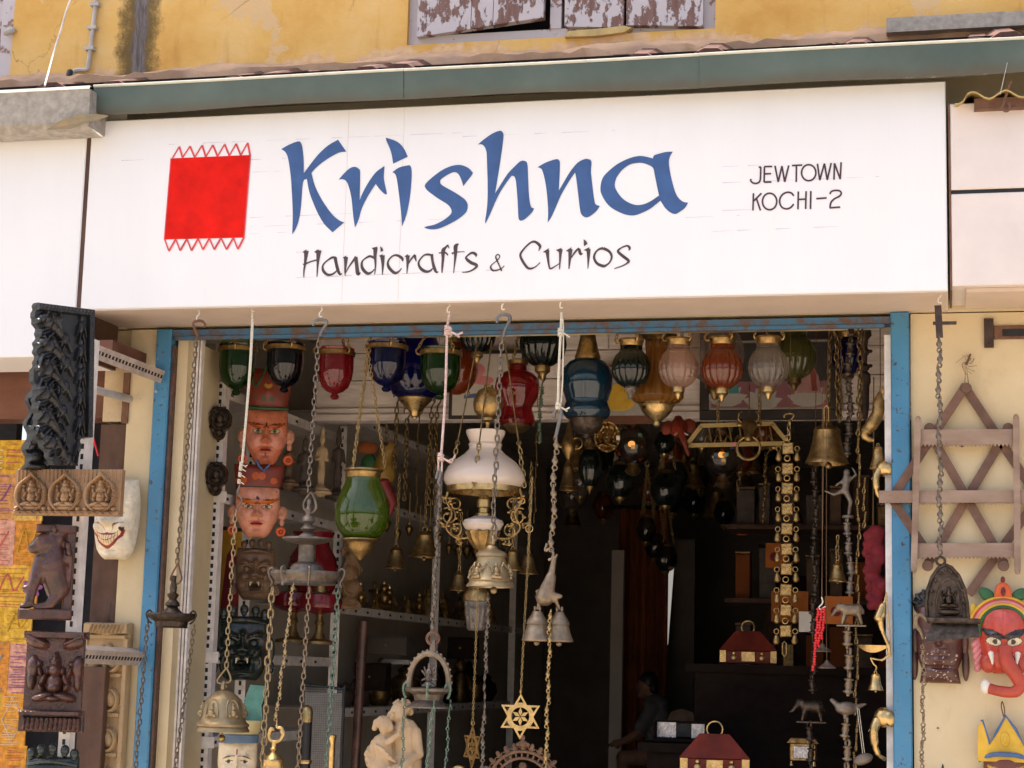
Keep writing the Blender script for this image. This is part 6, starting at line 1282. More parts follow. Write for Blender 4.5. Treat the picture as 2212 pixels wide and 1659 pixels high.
for cx, m in ((-92, 'pic_teal'), (84, 'pic_pink')):
    t.part(MB().prism([(cx-26, 56), (cx+28, 56), (cx+22, 92), (cx+12, 112), (cx-8, 112), (cx-20, 88)], -2.4, -2.0), 'painted_robe', m, smooth=False); t.part(MB().prism([(cx-6, 114), (cx+9, 114), (cx+10, 132), (cx+2, 138), (cx-7, 130)], -2.5, -2.1), 'painted_head', 'flesh_pt', smooth=False)
t.part(MB().prism([(92, 60), (104, 60), (98, 108), (88, 104)], -2.8, -2.45), 'painted_sash', 'red_pt', smooth=False)
t.part(MB().box(-128, 128, -4.2, -3.8, 22, 170), 'pane', 'glass_pane', smooth=False)
# picture of a yellow figure behind the amber lantern
t = Th('narrow_picture', 'small picture of a yellow seated figure behind the moss green lantern', 'picture', 1355, 896, 1.06)
t.part(MB().box(-62, 62, -2, 4, -20, 110), 'frame', 'beam_wood', smooth=False); t.part(MB().box(-55, 55, -3.2, -2.2, -2, 104), 'sheet', 'paper_grey', smooth=False); t.part(MB().ell((-20, -3.6, 46), (22, .8, 22)).ell((-18, -3.6, 22), (34, .8, 14)).ell((-14, -3.6, 72), (9, .8, 10)), 'painted_figure', 'yellow_pt')
# elephant head carved in red brown wood
t = Th('wooden_elephant_head', 'glossy red brown carved elephant head with hanging trunk', 'carving', 1465, 930, .95, rotz=10)
remesh(t.part(MB().ell((0, 0, 6), (18, 20, 22)).ell((-24, 4, 6), (13, 5, 18), rot=(0, 20, 0)).ell((26, 4, 10), (15, 5, 19), rot=(0, -20, 0)).cap((2, -16, 2), (12, -26, -26), 10, 8).cap((12, -26, -26), (22, -22, -56), 8, 4).ell((0, 2, 26), (10, 9, 8)), 'head', 'red_wood'), .005, 2)
for q in (-1, 1): t.part(MB().cap((q*8+4, -22, -8), (q*14+6, -34, -14), 2.6, 1, 6), 'tusk', 'white_pt')
# gilt deity plaque
t = Th('gilt_plaque', 'gilt openwork plaque of an elephant headed figure with a price tag', 'plaque', 1311, 950, .9, rotz=12)
relief(t, 'plaque', 60, 84, fig(0, 4, 24, 16, trunk=True)+[('r', 0, 6, 26, 32, 4, 10), ('e', 0, -34, 22, 8, 0, 10)], 'brass_dull', base=3, back=4, nx=44, nz=60, outline=lambda X, Z: (X/29)**2+((Z-6)/34)**2 < 1.0, rough=.5)
t.part(MB().box(20, 27, -12, -11.4, -2, 8), 'price_tag', 'white_pt', smooth=False)
# mosaic globes with a glowing blob added in place of a flash glint
for lab, u, v, r in (('mosaic glass globe lamp with added glint behind the amber lantern', 1368, 962, 42), ('mosaic glass globe lamp with added glint under the yellow lattice', 1562, 985, 46)):
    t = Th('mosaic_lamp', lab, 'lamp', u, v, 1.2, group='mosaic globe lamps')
    t.part(MB().ell((0, 0, 0), r, 28, 16), 'globe', 'glass_smoke')
    for k in range(36):
        a, b = RND.uniform(0, 2*math.pi), RND.uniform(-1, 1); d = Vector((math.cos(a)*math.sqrt(1-b*b), math.sin(a)*math.sqrt(1-b*b), b)); e = d.orthogonal().normalized(); f = d.cross(e); w = RND.uniform(3, 6)
        t.part(MB().add([d*r*1.02+e*w, d*r*1.02+f*w, d*r*1.02-e*w, d*r*1.02-f*w], [(0, 1, 2, 3)]), 'mosaic_piece', RND.choice(['red_glaze', 'teal_paint', 'brass_dull', 'glass_orange', 'blue_pt']), smooth=False)
    t.part(MB().ell((0, -r*.55, 0), (8, 6, 7), 12, 8), 'glint_glow', 'glint_glow'); t.part(MB().lathe([(10, r-4), (14, r), (12, r+8), (0, r+10)], seg=16), 'cap', 'brass_dark'); t.part(MB().lathe([(12, -r+3), (12, -r-6), (18, -r-14), (10, -r-22), (0, -r-26)], seg=16), 'foot', 'brass_dark'); hangers(t, 12, r, 90, ear=False)
# dark hanging glass lamps
for lab, u, v, Y, r, h, rb in (('black fluted glass lamp with gold tip under the blue hourglass lantern', 1275, 1012, 1.3, 26, 90, 12), ('black blue glass lamp with gold tip under the mosaic globe', 1340, 1040, 1.5, 32, 80, 0), ('smoky glass lamp hanging deep in the shop', 1438, 1058, 2.0, 34, 80, 0), ('green black lamp cluster, the highest', 1396, 1145, 3.2, 22, 60, 0), ('green black lamp cluster, the middle one', 1416, 1180, 3.4, 24, 60, 0), ('gilt bottomed globe lamp, lowest of the dark cluster', 1438, 1208, 3.4, 25, 60, 10)):
    t = Th('dark_glass_lamp', lab, 'lamp', u, v, Y, group='dark glass lamps deep in the shop')
    t.part(MB().lathe([(r*.5, h*.45), (r*.7, h*.38), (r, h*.1), (r*.96, -h*.15), (r*.6, -h*.38), (r*.3, -h*.44)], seg=48, ribs=rb, amp=.08), 'glass', 'glass_smoke' if Y > 3 else 'glass_dark'); t.part(MB().lathe([(r*.35, -h*.42), (r*.3, -h*.5), (r*.12, -h*.56), (0, -h*.62)], seg=16), 'tip', 'brass_dull'); t.part(MB().lathe([(r*.55, h*.44), (r*.5, h*.52), (0, h*.55)], seg=16), 'cap', 'brass_dark'); hangers(t, r*.4, h*.5, 110, ear=False)
# yellow wooden lattice hanging flat
t = Th('yellow_lattice', 'yellow painted wooden lattice with slanted ends and a pink price sticker', 'lattice', 1590, 960, .95)
for a, b in (((-108, 0, -2), (112, 0, 2)), ((-108, 0, -2), (-76, 0, 40)), ((112, 0, 2), (78, 0, 44)), ((-78, 0, 41), (80, 0, 45))): t.part(MB().beam(a, b, 9, 4), 'rail', 'yellow_wood', smooth=False)
for i in range(7): t.part(MB().tube(smoothpath([(-70+i*22, 0, 2), (-62+i*22, 0, 20), (-54+i*22, 0, 6), (-60+i*22, 0, 38)], 3), 1.6, 5), 'scroll', 'brass_dull')
t.part(MB().box(-10, 8, -3.4, -2.4, -3, 4), 'price_sticker', 'pink_pt', smooth=False)
for x in (-40, 50): chain(t, t.L+Vector((x*t.s, 0, 44*t.s)), t.L+Vector((x*t.s, 0, 160*t.s)), 'oval', .016, 'gold_chain')
# bull head with ring
t = Th('bull_head_knocker', 'brass bull head holding a large ring', 'door knocker', 1618, 935, .75)
remesh(t.part(MB().cap((0, 0, 14), (0, -12, -14), 15, 9).ell((0, 0, 16), (18, 12, 14)).ell((-20, 0, 18), (9, 5, 6)).ell((20, 0, 18), (9, 5, 6)), 'head', 'brass_dull'), .0045, 2)
for q in (-1, 1): t.part(MB().tube(smoothpath([(q*14, 0, 22), (q*22, -2, 30), (q*20, -4, 42), (q*14, -4, 46)], 4), [4]*5+[3]*4+[1.5]*4, 7), 'horn', 'brass_dark')
t.part(MB().ring((0, -8, -34), 25, 3.2, (0, -1, .1), 28, 8), 'ring', 'brass_dull'); t.part(MB().tube([(0, 0, 30), (0, 4, 110)], 1.4, 5), 'wire', 'brass_dark')
# chain of square plaques with little bells
t = Th('plaque_chain', 'brass chain of ten square plaques with tiny bells at their sides', 'hanging ornament', 1700, 1170, .30)
sq = MB().bbox(-12.5, 12.5, -2, 2, -12.5, 12.5, 2)
for i in range(7): sq.ell((RND.uniform(-8, 8), -2.2, RND.uniform(-8, 8)), (3, 1.4, 3), 7, 5)
sqm = sq.mesh('square_plaque', t.s); sqm.materials.append(M['brass_dull'])
dm = MB().ring((0, 0, 9), 5.5, 1.3, (0, -1, 0), 10, 5).lathe([(0, 3), (3, 2), (5, -4), (7, -11), (6.5, -16), (3, -19), (0, -20)], seg=12).mesh('side_bell', t.s); dm.materials.append(M['brass_dull']); dm.polygons.foreach_set('use_smooth', [True]*len(dm.polygons))
rm = MB().ring((0, 0, 0), 6, 1.4, (0, -1, 0), 12, 5).mesh('ring', t.s); rm.materials.append(M['brass_dull'])
vs_ = [968, 1012, 1055, 1099, 1142, 1186, 1229, 1274, 1318, 1363]
for i, v in enumerate(vs_):
    u = 1702-5*(i/9); t.inst(sqm, 'square_plaque', P(u, v, .30), (0, RND.uniform(-.06, .06), RND.uniform(-.15, .15)))
    for q in (-1, 1): t.inst(dm, 'side_bell', P(u+q*20, v+10, .30), (0, RND.uniform(-.1, .1), RND.uniform(-.5, .5)))
    t.inst(rm, 'ring', P(u-1, v-22, .30))
t.part(MB().tube([(-5, 0, -214), (-1, 0, -218), (-1, 0, -240), (-5, 0, -246), (-9, 0, -240), (-9, 0, -218)], 1.4, 6, True), 'long_loop', 'gold_chain')
chain(t, (1706, 908, .30), (1703, 950, .30), 'oval', .016, 'gold_chain'); shook(t, 1706, 896, .30, 22, 12, 1.8, 'brass_dull')
t.part(MB().tube([P(1706, 893, .30), P(1708, 690, .30)], .001, 4), 'thread', 'twine', world=True)
# large brass bell and its chains
t = Th('large_brass_bell', 'large dull brass bell hanging at the end of the row before the planks', 'bell', 1786, 915, .35)
t.part(MB().lathe([(0, 4), (8, 3), (12, -4), (24, -8), (29, -16), (28, -22), (32, -44), (37, -62), (42, -76), (46, -84), (46, -88), (41, -88), (34, -70), (0, -40)], seg=40), 'bell', 'brass_dull'); t.part(MB().ell((4, -4, -92), 8, 10, 7).cap((4, -4, -90), (0, 0, -40), 2.4, 2.4, 6), 'clapper', 'brass_dull'); t.part(MB().tube([(-5, 0, 0), (-5, 0, 34), (0, 0, 40), (5, 0, 34), (5, 0, 0)], 3, 6), 'handle', 'brass_dull')
chain(t, (1789, 875, .35), (1794, 690, .35), 'oval', .02, 'brass_dark')
# bunch of loose chains
for i, (u0, u1, v1, kd, pt, lab) in enumerate(((1806, 1812, 912, 'oval', .022, 'brown brass link chain, nearest the big bell'), (1817, 1818, 905, 'rings', .03, 'brown brass beaded chain in the bunch by the blue lantern'), (1868, 1852, 1000, 'rings', .034, 'brown beaded ring chain beside the dark staff'))):
    t = Th('loose_chain', lab, 'chain', u0, 690, .33); chain(t, (u0, 690, .33), (u1, v1, .33), kd, pt, 'brass_dark')
# heavy cast chain with dancer, elephant and bird
t = Th('figure_chain', 'heavy turned bronze chain carrying a dancer, an elephant and a bird', 'chain', 1833, 690, .12)
chain(t, (1836, 690, .12), (1833, 990, .12), 'wide', .062, 'bronze_dark')
def at(u, v, Y=.12): return (P(u, v, Y)-t.L)/t.s
c = at(1829, 1055)
mb = MB()
for a, b, r0, r1 in (((0, 0, 34), (0, 0, 30), 8, 7), ((0, 0, 22), (-3, 0, -2), 9, 8), ((-3, 0, -4), (8, 0, -28), 8, 5), ((8, 0, -28), (4, 0, -56), 5, 4), ((-6, 0, -4), (-26, -4, -14), 7, 4), ((-26, -4, -14), (-46, -6, -6), 4, 2.5), ((-6, 0, 18), (-22, -4, 6), 4, 3), ((7, 0, 18), (20, 0, 30), 4, 3), ((20, 0, 30), (12, 0, 44), 3, 2.5)): mb.cap(c+Vector(a), c+Vector(b), r0, r1, 8)
remesh(t.part(mb, 'dancer', 'bronze_grey'), .0035, 2); t.part(MB().lathe([(0, 4), (12, 2), (12, -3), (0, -4)], tuple(c+Vector((2, 0, -60))), 14), 'dancer_base', 'bronze_grey')
chain(t, (1832, 1120, .12), (1836, 1290, .12), 'wide', .062, 'bronze_grey')
def elephant(th, c, s, mt, flip=1):
    c = Vector(c); mb = MB(); V = lambda x, y, z: c+Vector((x*s*flip, y*s, z*s))
    mb.cap(V(-8, 0, 4), V(12, 0, 4), 13*s, 13*s, 12).ell(V(-22, 0, 9), (9*s, 8*s, 10*s)).cap(V(-28, 0, 6), V(-36, 0, -6), 5*s, 3.4*s, 8).cap(V(-36, 0, -6), V(-42, 0, -8), 3.4*s, 2*s, 8).ell(V(-17, -8, 9), (6*s, 2.4*s, 8*s)).ell(V(-17, 8, 9), (6*s, 2.4*s, 8*s))
    for x, y in ((-12, -5), (-10, 5), (16, -5), (15, 5)): mb.cap(V(x, y, -4), V(x+(-5 if x < 0 else 5), y, -23), 5.4*s, 3.6*s, 8)
    mb.cap(V(24, 0, 6), V(27, 0, -6), 1.8*s, 1.2*s, 6)
    o = remesh(th.part(mb, 'elephant', mt), .0030, 1)
    pl_ = MB(); a, b = V(-28, -9, -29), V(30, 9, -26); pl_.box(min(a.x, b.x), max(a.x, b.x), a.y, b.y, a.z, b.z); th.part(pl_, 'plinth', mt, smooth=False); return o
elephant(t, at(1838, 1322), 1.05, 'bronze')
chain(t, (1834, 1352, .12), (1830, 1506, .12), 'wide', .062, 'bronze')
c = at(1828, 1530); remesh(t.part(MB().ell(c, (24, 12, 14)).cap(c+Vector((-16, 0, 4)), c+Vector((-30, 0, 16)), 8, 5, 8).cap(c+Vector((18, 0, 2)), c+Vector((40, 0, 10)), 8, 3, 8).cap(c+Vector((0, 0, -10)), c+Vector((-2, 0, -20)), 6, 5, 8), 'bird', 'bronze_grey'), .0034, 2)
chain(t, (1829, 1552, .12), (1827, 1700, .12), 'wide', .062, 'bronze')
# long beaded ring chain
t = Th('beaded_ring_chain', 'long brass chain of beads and open rings next to the figure chain', 'chain', 1852, 690, .16)
chain(t, (1856, 905, .16), (1848, 1700, .16), 'rings', .052, 'gold_chain'); chain(t, (1870, 1030, .16), (1865, 1140, .16), 'rings', .050, 'gold_chain'); chain(t, (1858, 690, .16), (1856, 905, .16), 'oval', .022, 'brass_dark')
# second figure chain in shadow
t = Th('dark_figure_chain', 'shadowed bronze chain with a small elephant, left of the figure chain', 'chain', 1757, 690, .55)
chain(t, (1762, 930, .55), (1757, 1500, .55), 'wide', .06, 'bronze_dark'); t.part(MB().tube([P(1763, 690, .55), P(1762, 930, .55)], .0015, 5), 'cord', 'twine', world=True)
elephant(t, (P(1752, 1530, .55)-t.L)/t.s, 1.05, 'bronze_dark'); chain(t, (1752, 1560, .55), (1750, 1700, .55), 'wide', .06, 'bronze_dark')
# dark ritual staff
t = Th('ritual_dagger', 'black ritual dagger with knobbed handle hanging point down', 'dagger', 1868, 820, .45)
t.part(MB().lathe([(0, 110), (14, 108), (15, 96), (8, 88), (6, 70), (12, 60), (6, 52), (5, 36), (13, 28), (6, 18), (12, 12), (13, -6), (10, -14), (9, -60), (6, -84), (0, -90)], seg=14), 'blade', 'iron_dark'); t.part(MB().ell((-10, 0, -2), (5, 4, 5)).ell((12, 0, 62), (5, 5, 4)).ell((12, 0, 30), (5, 5, 4)), 'knob', 'iron_dark'); t.part(MB().tube([(0, 0, 108), (2, 0, 200)], 1.4, 5), 'cord', 'twine')
# brass fish with bell
t = Th('fish_bell', 'brass fish curled nose down with a bell in its mouth', 'bell', 1888, 900, .08)
fm = MB().tube(smoothpath([(14, 0, 66), (12, 0, 50), (10, 0, 30), (8, 0, 8), (-4, 0, -16), (-16, 0, -30), (-20, 0, -42), (-10, 0, -50), (0, 0, -52)], 4), [2]*4+[5, 7, 9, 11]+[13]*6+[14]*4+[12]*4+[9]*4+[7]*4+[5]*3, 10)
t.part(fm, 'fish', 'brass_dull'); t.part(MB().ell((18, 0, 24), (8, 2, 14)).ell((20, 0, 56), (4, 2, 9)), 'fin', 'brass_dull')
bell(t, (8, 0, -64), 19, 50, 'brass_dull', seg=22)
t.part(MB().tube([(14, 0, 66), (14, 0, 240)], 1.2, 5), 'wire', 'brass_dark')
# elephant head coat hooks
for lab, u, v, k in (('golden elephant head hook, the upper one on the white channel', 1908, 1020, 1.0), ('golden elephant head hook with long trunk, the lower one on the white channel', 1908, 1560, 1.25)):
    t = Th('elephant_hook', lab, 'coat hook', u, v, -.005, group='elephant head hooks', rotz=-50)
    remesh(t.part(MB().ell((0, 0, 8*k), (16*k, 16*k, 18*k)).ell((-15*k, 6, 6*k), (6*k, 10*k, 14*k)).ell((15*k, 6, 6*k), (6*k, 10*k, 14*k)), 'head', 'brass'), .004, 2)
    t.part(MB().tube(smoothpath([(0, -12*k, 4*k), (0, -20*k, -14*k), (0, -18*k, -40*k), (0, -10*k, -56*k), (0, 4, -58*k-6)], 5), [8*k]*5+[7*k]*5+[5*k]*5+[3.5*k]*6, 9), 'trunk', 'brass')
    for q in (-1, 1): t.part(MB().cap((q*7*k, -16*k, -4*k), (q*10*k, -24*k, -16*k), 2.4*k, 1, 6), 'tusk', 'brass')
# bird oil lamp with bell
t = Th('bird_oil_lamp', 'golden bird headed oil lamp hooked over the white channel, a bell below', 'oil lamp', 1895, 1400, -.03)
remesh(t.part(MB().ell((10, 0, 78), (10, 10, 20)).cap((12, 0, 90), (4, -2, 66), 9, 12, 10).cap((6, -2, 60), (10, 0, 40), 8, 6, 10).cap((10, 0, 40), (24, 0, 6), 5, 5, 8).cap((24, 0, 6), (26, 0, -14), 5, 4, 8).cap((26, 0, -14), (10, 0, -26), 4, 3.4, 8).cap((10, 0, -26), (-14, 0, -22), 3.4, 3, 8).cap((16, 0, 96), (20, 0, 122), 4, 1.4, 8), 'bird_stem', 'brass'), .0034, 2)
t.part(MB().add(*(lambda n: ([(-42+64*i/(n-1), yy*18*math.sin(math.pi*min(1, (i/(n-1))**.7)), (4 if abs(yy) > .5 else -12*math.sin(math.pi*i/(n-1)))+2) for i in range(n) for yy in (-1, -.5, 0, .5, 1)], [(i*5+k, (i+1)*5+k, (i+1)*5+k+1, i*5+k+1) for i in range(n-1) for k in range(4)]))(14)), 'oil_boat', 'brass')
t.part(MB().tube(smoothpath([(-14, 0, -22), (-8, 0, -34), (-2, 0, -40), (-4, 0, -48)], 4), 1.8, 6), 'hook', 'brass'); bell(t, (-4, 0, -54), 17, 36, 'brass', seg=22)
t.part(MB().tube([(20, 0, 120), (26, -2, 40), (27, 4, 10)], 1.6, 6), 'spine', 'brass')
# red felt garland
t = Th('felt_garland', 'crimson stuffed garland hanging beside the white channel', 'garland', 1886, 1140, .22)
gm = MB()
for i in range(9): gm.ell((RND.uniform(-8, 10)+i*1.2, RND.uniform(-6, 6), -10-i*19), (20-i*.7, 17, 16), 12, 8).ell((-16+RND.uniform(-4, 4)+i*1.5, 0, -16-i*19), (10, 9, 10), 10, 6)
remesh(t.part(gm, 'stuffing', 'red_felt'), .0045, 0); t.part(MB().tube([(0, 0, 0), (2, 0, 160), (3, 0, 330)], 1.5, 5), 'cord', 'twine')
# red bead strings
t = Th('red_bead_string', 'bright red bead strings hanging from a small white hook', 'necklace', 1777, 1312, .10)
bm = MB().ell((0, 0, 0), 3.6, 8, 6).mesh('bead', t.s); bm.materials.append(M['red_bead']); bm.polygons.foreach_set('use_smooth', [True]*len(bm.polygons))
for x0, x1, n in ((-9, -20, 24), (-2, -10, 15), (4, -2, 12)):
    for i in range(n): t.inst(bm, 'bead', t.L+Vector(((x0+(x1-x0)*i/(n-1)+RND.uniform(-1.4, 1.4))*t.s, RND.uniform(-.003, .003), -(4+i*5.6)*t.s)))
t.part(MB().tube(smoothpath([(-2, 0, 22), (0, 0, 10), (-8, 0, 0), (-4, 0, -4), (6, 0, 2)], 4), 1.6, 6), 'hook', 'white_pt'); t.part(MB().tube([(-2, 0, 22), (4, 2, 500)], .8, 4), 'thread', 'twine')
for lab, u, v, r in (('small pewter cymbal dangling on a thread, the front one', 1786, 1438, 20), ('small pewter cymbal dangling on a thread, the one behind the beads', 1777, 1402, 19)):
    t = Th('hand_cymbal', lab, 'cymbal', u, v, .12 if r == 20 else .18, group='little cymbals on threads')
    t.part(MB().lathe([(0, 12), (4, 11), (7, 5), (r, -4), (r, -6), (0, 2)], seg=24), 'disc', 'bronze_grey'); t.part(MB().tube([(0, 0, 10), (-1, 0, 90), (0, 0, 560)], .7, 4), 'thread', 'twine')
t = Th('white_spoon', 'pale spoon shaped ornament on a white thread by the lowest hook', 'spoon', 1864, 1640, .06)
t.part(MB().ell((0, 0, 0), (22, 8, 12), rot=(0, -20, 0)), 'bowl', 'bronze_grey'); t.part(MB().tube([(0, 0, 8), (-12, 0, 110)], .9, 4).tube([(6, 0, -8), (-8, 0, 108)], .9, 4), 'thread', 'rope_pale')
small_bell('little brass bell on a ring beside the figure chain', 1809, 1216, .3, 20, 40, 'brass_dull', 60)
t = Th('brass_casket', 'small brass house shaped casket low in the dark', 'casket', 1735, 1652, .8)
t.part(MB().bbox(-28, 28, -16, 16, 8, 46, 2), 'body', 'brass_dull', smooth=False); t.part(MB().bbox(-20, 20, -17.4, -16.4, 14, 40, 1), 'mirror', 'foil', smooth=False); t.part(MB().prism([(-34, 46), (34, 46), (26, 56), (-26, 56)], -18, 18), 'roof', 'brass_dark', smooth=False)
for x in (-24, 24): t.part(MB().lathe([(0, -2), (5, -2), (3, 8), (0, 8)], (x, -12, 0), 10), 'foot', 'brass')
# two little chests with brass straps
def chest(lab, u, v, Y, k):
    t = Th('brass_bound_chest', lab, 'chest', u, v, Y, group='red chests with brass straps', rotz=8)
    t.part(MB().bbox(-60*k, 60*k, -26*k, 26*k, 0, 28*k, 2), 'body', 'red_wood', smooth=False)
    vs = [(-62*k, -28*k, 28.4*k), (62*k, -28*k, 28.4*k), (62*k, 28*k, 28.4*k), (-62*k, 28*k, 28.4*k), (-26*k, -9*k, 70*k), (26*k, -9*k, 70*k), (26*k, 9*k, 70*k), (-26*k, 9*k, 70*k)]
    t.part(MB().add(vs, [(0, 1, 5, 4), (1, 2, 6, 5), (2, 3, 7, 6), (3, 0, 4, 7), (4, 5, 6, 7), (3, 2, 1, 0)]), 'lid', 'red_wood', smooth=False)
    t.part(MB().ring((0, 0, 78*k), 14*k, 2, (0, -1, 0), 16, 6), 'handle', 'brass')
    for x in (-54, 54): t.part(MB().bbox((x-7)*k, (x+7)*k, -28*k, -26.2*k, 2*k, 28*k, .6), 'corner_strap', 'brass', smooth=False)
    for x in (-30, 30): t.part(MB().ell((x*k, -27*k, 12*k), (6*k, 1.6*k, 6*k), 8, 5).ell((x*k, -27*k, 22*k), (4*k, 1.6*k, 4*k), 8, 5), 'stud', 'brass')
    t.part(MB().bbox(-15*k, 15*k, -28.5*k, -26.2*k, 4*k, 26*k, 1), 'lock_plate', 'brass', smooth=False); return t
chest('small red chest with brass corners on a ledge beside the plaque chain', 1615, 1434, 1.6, 1.0)
chest('larger red chest with brass corners at the bottom edge', 1543, 1672, .7, 1.22)
t = Th('foil_lined_tray', 'shallow wooden tray lined with crumpled silver paper', 'tray', 1470, 1600, 1.3)
t.part(MB().box(-58, 58, -20, 20, -2, 4).box(-58, -54, -20, 20, 4, 40).box(54, 58, -20, 20, 4, 40).box(-54, 54, 16, 20, 4, 42), 'tray', 'dark_wood', smooth=False); t.part(MB().box(-53, -12, 12, 15.5, 6, 38), 'silver_paper', 'foil', smooth=False); t.part(MB().box(22, 53, 12, 15.5, 6, 36), 'silver_paper', 'foil', smooth=False); t.part(MB().box(-11, 21, 10, 15.5, 8, 36), 'card', 'black', smooth=False)
# furniture deep in the shop
pA, pB, pC = P(1615, 1434, 1.6), P(1543, 1672, .7), P(1470, 1602, 1.3)
for lab, p, x0, x1, y0, y1 in (('dark wooden ledge under the small red chest', pA, pA.x-.22, 2.615, 1.5, 1.8), ('dark wooden counter under the larger red chest', pB, pB.x-.2, pB.x+.5, .56, .9), ('dark side table under the foil lined tray', pC, pC.x-.14, pC.x+.12, 1.2, 1.5)):
    t = Th('dark_counter', lab, 'counter', loc=((x0+x1)/2, y0, .16)); z = p.z-.004
    t.part(MB().box(x0, x1, y0, y1, z-.03, z), 'top', 'dark_wood', world=True, smooth=False); t.part(MB().box(x0+.03, x1-.03, y0+.03, y1-.02, .16, z-.031), 'cabinet', 'dark_wood', world=True, smooth=False)
t = Th('back_cupboard', 'brown wooden cupboard standing against the shop wall', 'cupboard', loc=(1.95, 3.4, .16))
for i, (z0, z1) in enumerate(((1.95, 2.08), (1.45, 1.93), (.16, 1.43))): t.part(MB().bbox(1.75+.0*i, 2.6, 3.4, 3.8, z0, z1, .01), 'panel', 'door_wood', world=True, smooth=False)
for u, v, Y, w, h, lab in ((1603, 1138, 3.3, 22, 36, 'bright orange paper scrap high on the cupboard'), (1676, 1200, 2.6, 44, 54, 'orange painted card behind the plaque chain'), (1706, 1310, 2.2, 80, 66, 'dim orange board behind the plaque chain'), (1812, 1318, 1.4, 60, 60, 'orange patterned cloth behind the figure chain')):
    t = Th('orange_card', lab, 'card', u, v, Y); t.part(MB().bbox(-w/2, w/2, -1, 3, -h/2, h/2, .6), 'board', 'orange_paper', smooth=False); t.part(MB().ell((-w*.1, -1.2, -h*.05), (w*.2, .5, h*.18), 10, 6), 'motif', 'red_felt')
solo(MB().bbox(-16, 16, -2, 2, -20, 24, 1), 'white_card', 'small white card propped behind the red beads', 'card', 'paper', 1742, 1345, 1.0, smooth=False)
# door, curtain and slit of daylight at the back
t = Th('back_curtain', 'brown orange curtain hanging before the back door', 'curtain', loc=P(1385, 1560, 5.2))
cu = MB(); n = 40; x0, x1 = P(1336, 1300, 5.2).x, P(1443, 1300, 5.2).x; zt_, zb_ = P(1390, 1100, 5.2).z, .2
vs = [(x0+(x1-x0)*i/n, 5.2+.03*math.sin(i*1.1), z) for i in range(n+1) for z in (zb_, zt_)]
t.part(cu.add(vs, [(i*2, i*2+2, i*2+3, i*2+1) for i in range(n)]), 'cloth', 'orange_cloth', world=True); t.part(MB().tube([(x0-.1, 5.2, zt_+.01), (x1+.1, 5.2, zt_+.01)], .012, 8), 'rod', 'dark_wood', world=True)
t = Th('door_leaf', 'grey door edge standing open beside the curtain', 'door', loc=P(1327, 1560, 5.0)); x0 = P(1320, 1300, 5.0).x
t.part(MB().box(x0, x0+.07, 5.0, 5.04, .16, 2.3), 'leaf', 'inner_wall', world=True, smooth=False); t.part(MB().ell((x0+.05, 4.99, 1.2), (.015, .015, .015)), 'knob', 'brass', world=True)
emit('daylight', (1, .93, .82), .16)
a, b, c2, d2 = P(1444, 1224, 5.6), P(1455, 1224, 5.6), P(1442, 1392, 5.6), P(1440, 1392, 5.6)
solo(MB().add([a, b, c2, d2, a+Vector((0, .02, 0)), b+Vector((0, .02, 0)), c2+Vector((0, .02, 0)), d2+Vector((0, .02, 0))], [(0, 1, 2, 3), (7, 6, 5, 4), (0, 4, 5, 1), (1, 5, 6, 2), (2, 6, 7, 3), (3, 7, 4, 0)]), 'daylight_gap', 'bright wedge of daylight at the edge of the back door', 'door gap', 'daylight', loc=a, px=False, smooth=False)
solo(MB().box(P(1456, 1300, 5.5).x, P(1500, 1300, 5.5).x, 5.5, 5.56, .16, 2.4), 'back_door', 'nearly black back door ajar beside the slit of daylight', 'door', 'dark_wall', loc=P(1475, 1560, 5.5), px=False, smooth=False)
# wooden chair back
t = Th('wooden_chair', 'rounded brown chair back in the dark behind the foil tray', 'chair', 1472, 1640, 4.2)
t.part(MB().prism([(-30, 0), (30, 0), (32, 80), (24, 100), (0, 108), (-24, 100), (-32, 80)], -4, 4), 'backrest', 'stone_brown', smooth=False); t.part(MB().box(-34, 34, -40, 4, -12, -2), 'seat', 'dark_wood', smooth=False)
for x, y in ((-30, -36), (30, -36), (-30, 0), (30, 0)): t.part(MB().box(x-4, x+4, y-4, y+4, -290, -12), 'leg', 'dark_wood', smooth=False)
# shopkeeper bent over his work
t = Th('person', 'person with short dark hair in grey shirt bending forward deep in the shop', 'person', 1410, 1640, 4.6, rotz=0)
body = MB(); s1 = 1
body.ell((-16, 0, 158), (20, 19, 26), rot=(0, 12, 0)).ell((-34, 0, 152), (5, 4, 6)).ell((-26, 0, 138), (12, 11, 10)).cap((-8, 0, 140), (0, 0, 124), 12, 14, 10)
body.cap((6, -10, 108), (18, -10, 20), 26, 30, 12).cap((6, 12, 108), (18, 12, 20), 26, 30, 12).cap((0, -34, 104), (-26, -44, 56), 15, 12, 10).cap((-26, -44, 56), (-62, -34, 36), 11, 8, 10).cap((0, 34, 104), (-26, 42, 56), 15, 12, 10).cap((-26, 42, 56), (-62, 30, 36), 11, 8, 10)
body.cap((16, -18, 6), (-60, -22, 2), 24, 17, 10).cap((16, 18, 6), (-60, 22, 2), 24, 17, 10).cap((-60, -22, 2), (-56, -22, -110), 17, 12, 10).cap((-60, 22, 2), (-56, 22, -110), 17, 12, 10).cap((-54, -22, -118), (-80, -22, -122), 10, 8, 8).cap((-54, 22, -118), (-80, 22, -122), 10, 8, 8)
for y in (-34, 30):
    body.cap((-64, y, 36), (-76, y, 33), 8, 8, 8)
    for k, (dy, L) in enumerate(((-6, 14), (-2, 17), (2, 16), (6, 12))): body.cap((-78, y+dy, 34), (-78-L, y+dy*1.1, 28), 2.6, 2.2, 6).cap((-78-L, y+dy*1.1, 28), (-82-L, y+dy*1.1, 20), 2.2, 1.8, 6)
    body.cap((-70, y+8, 34), (-82, y+13, 28), 3, 2.4, 6)
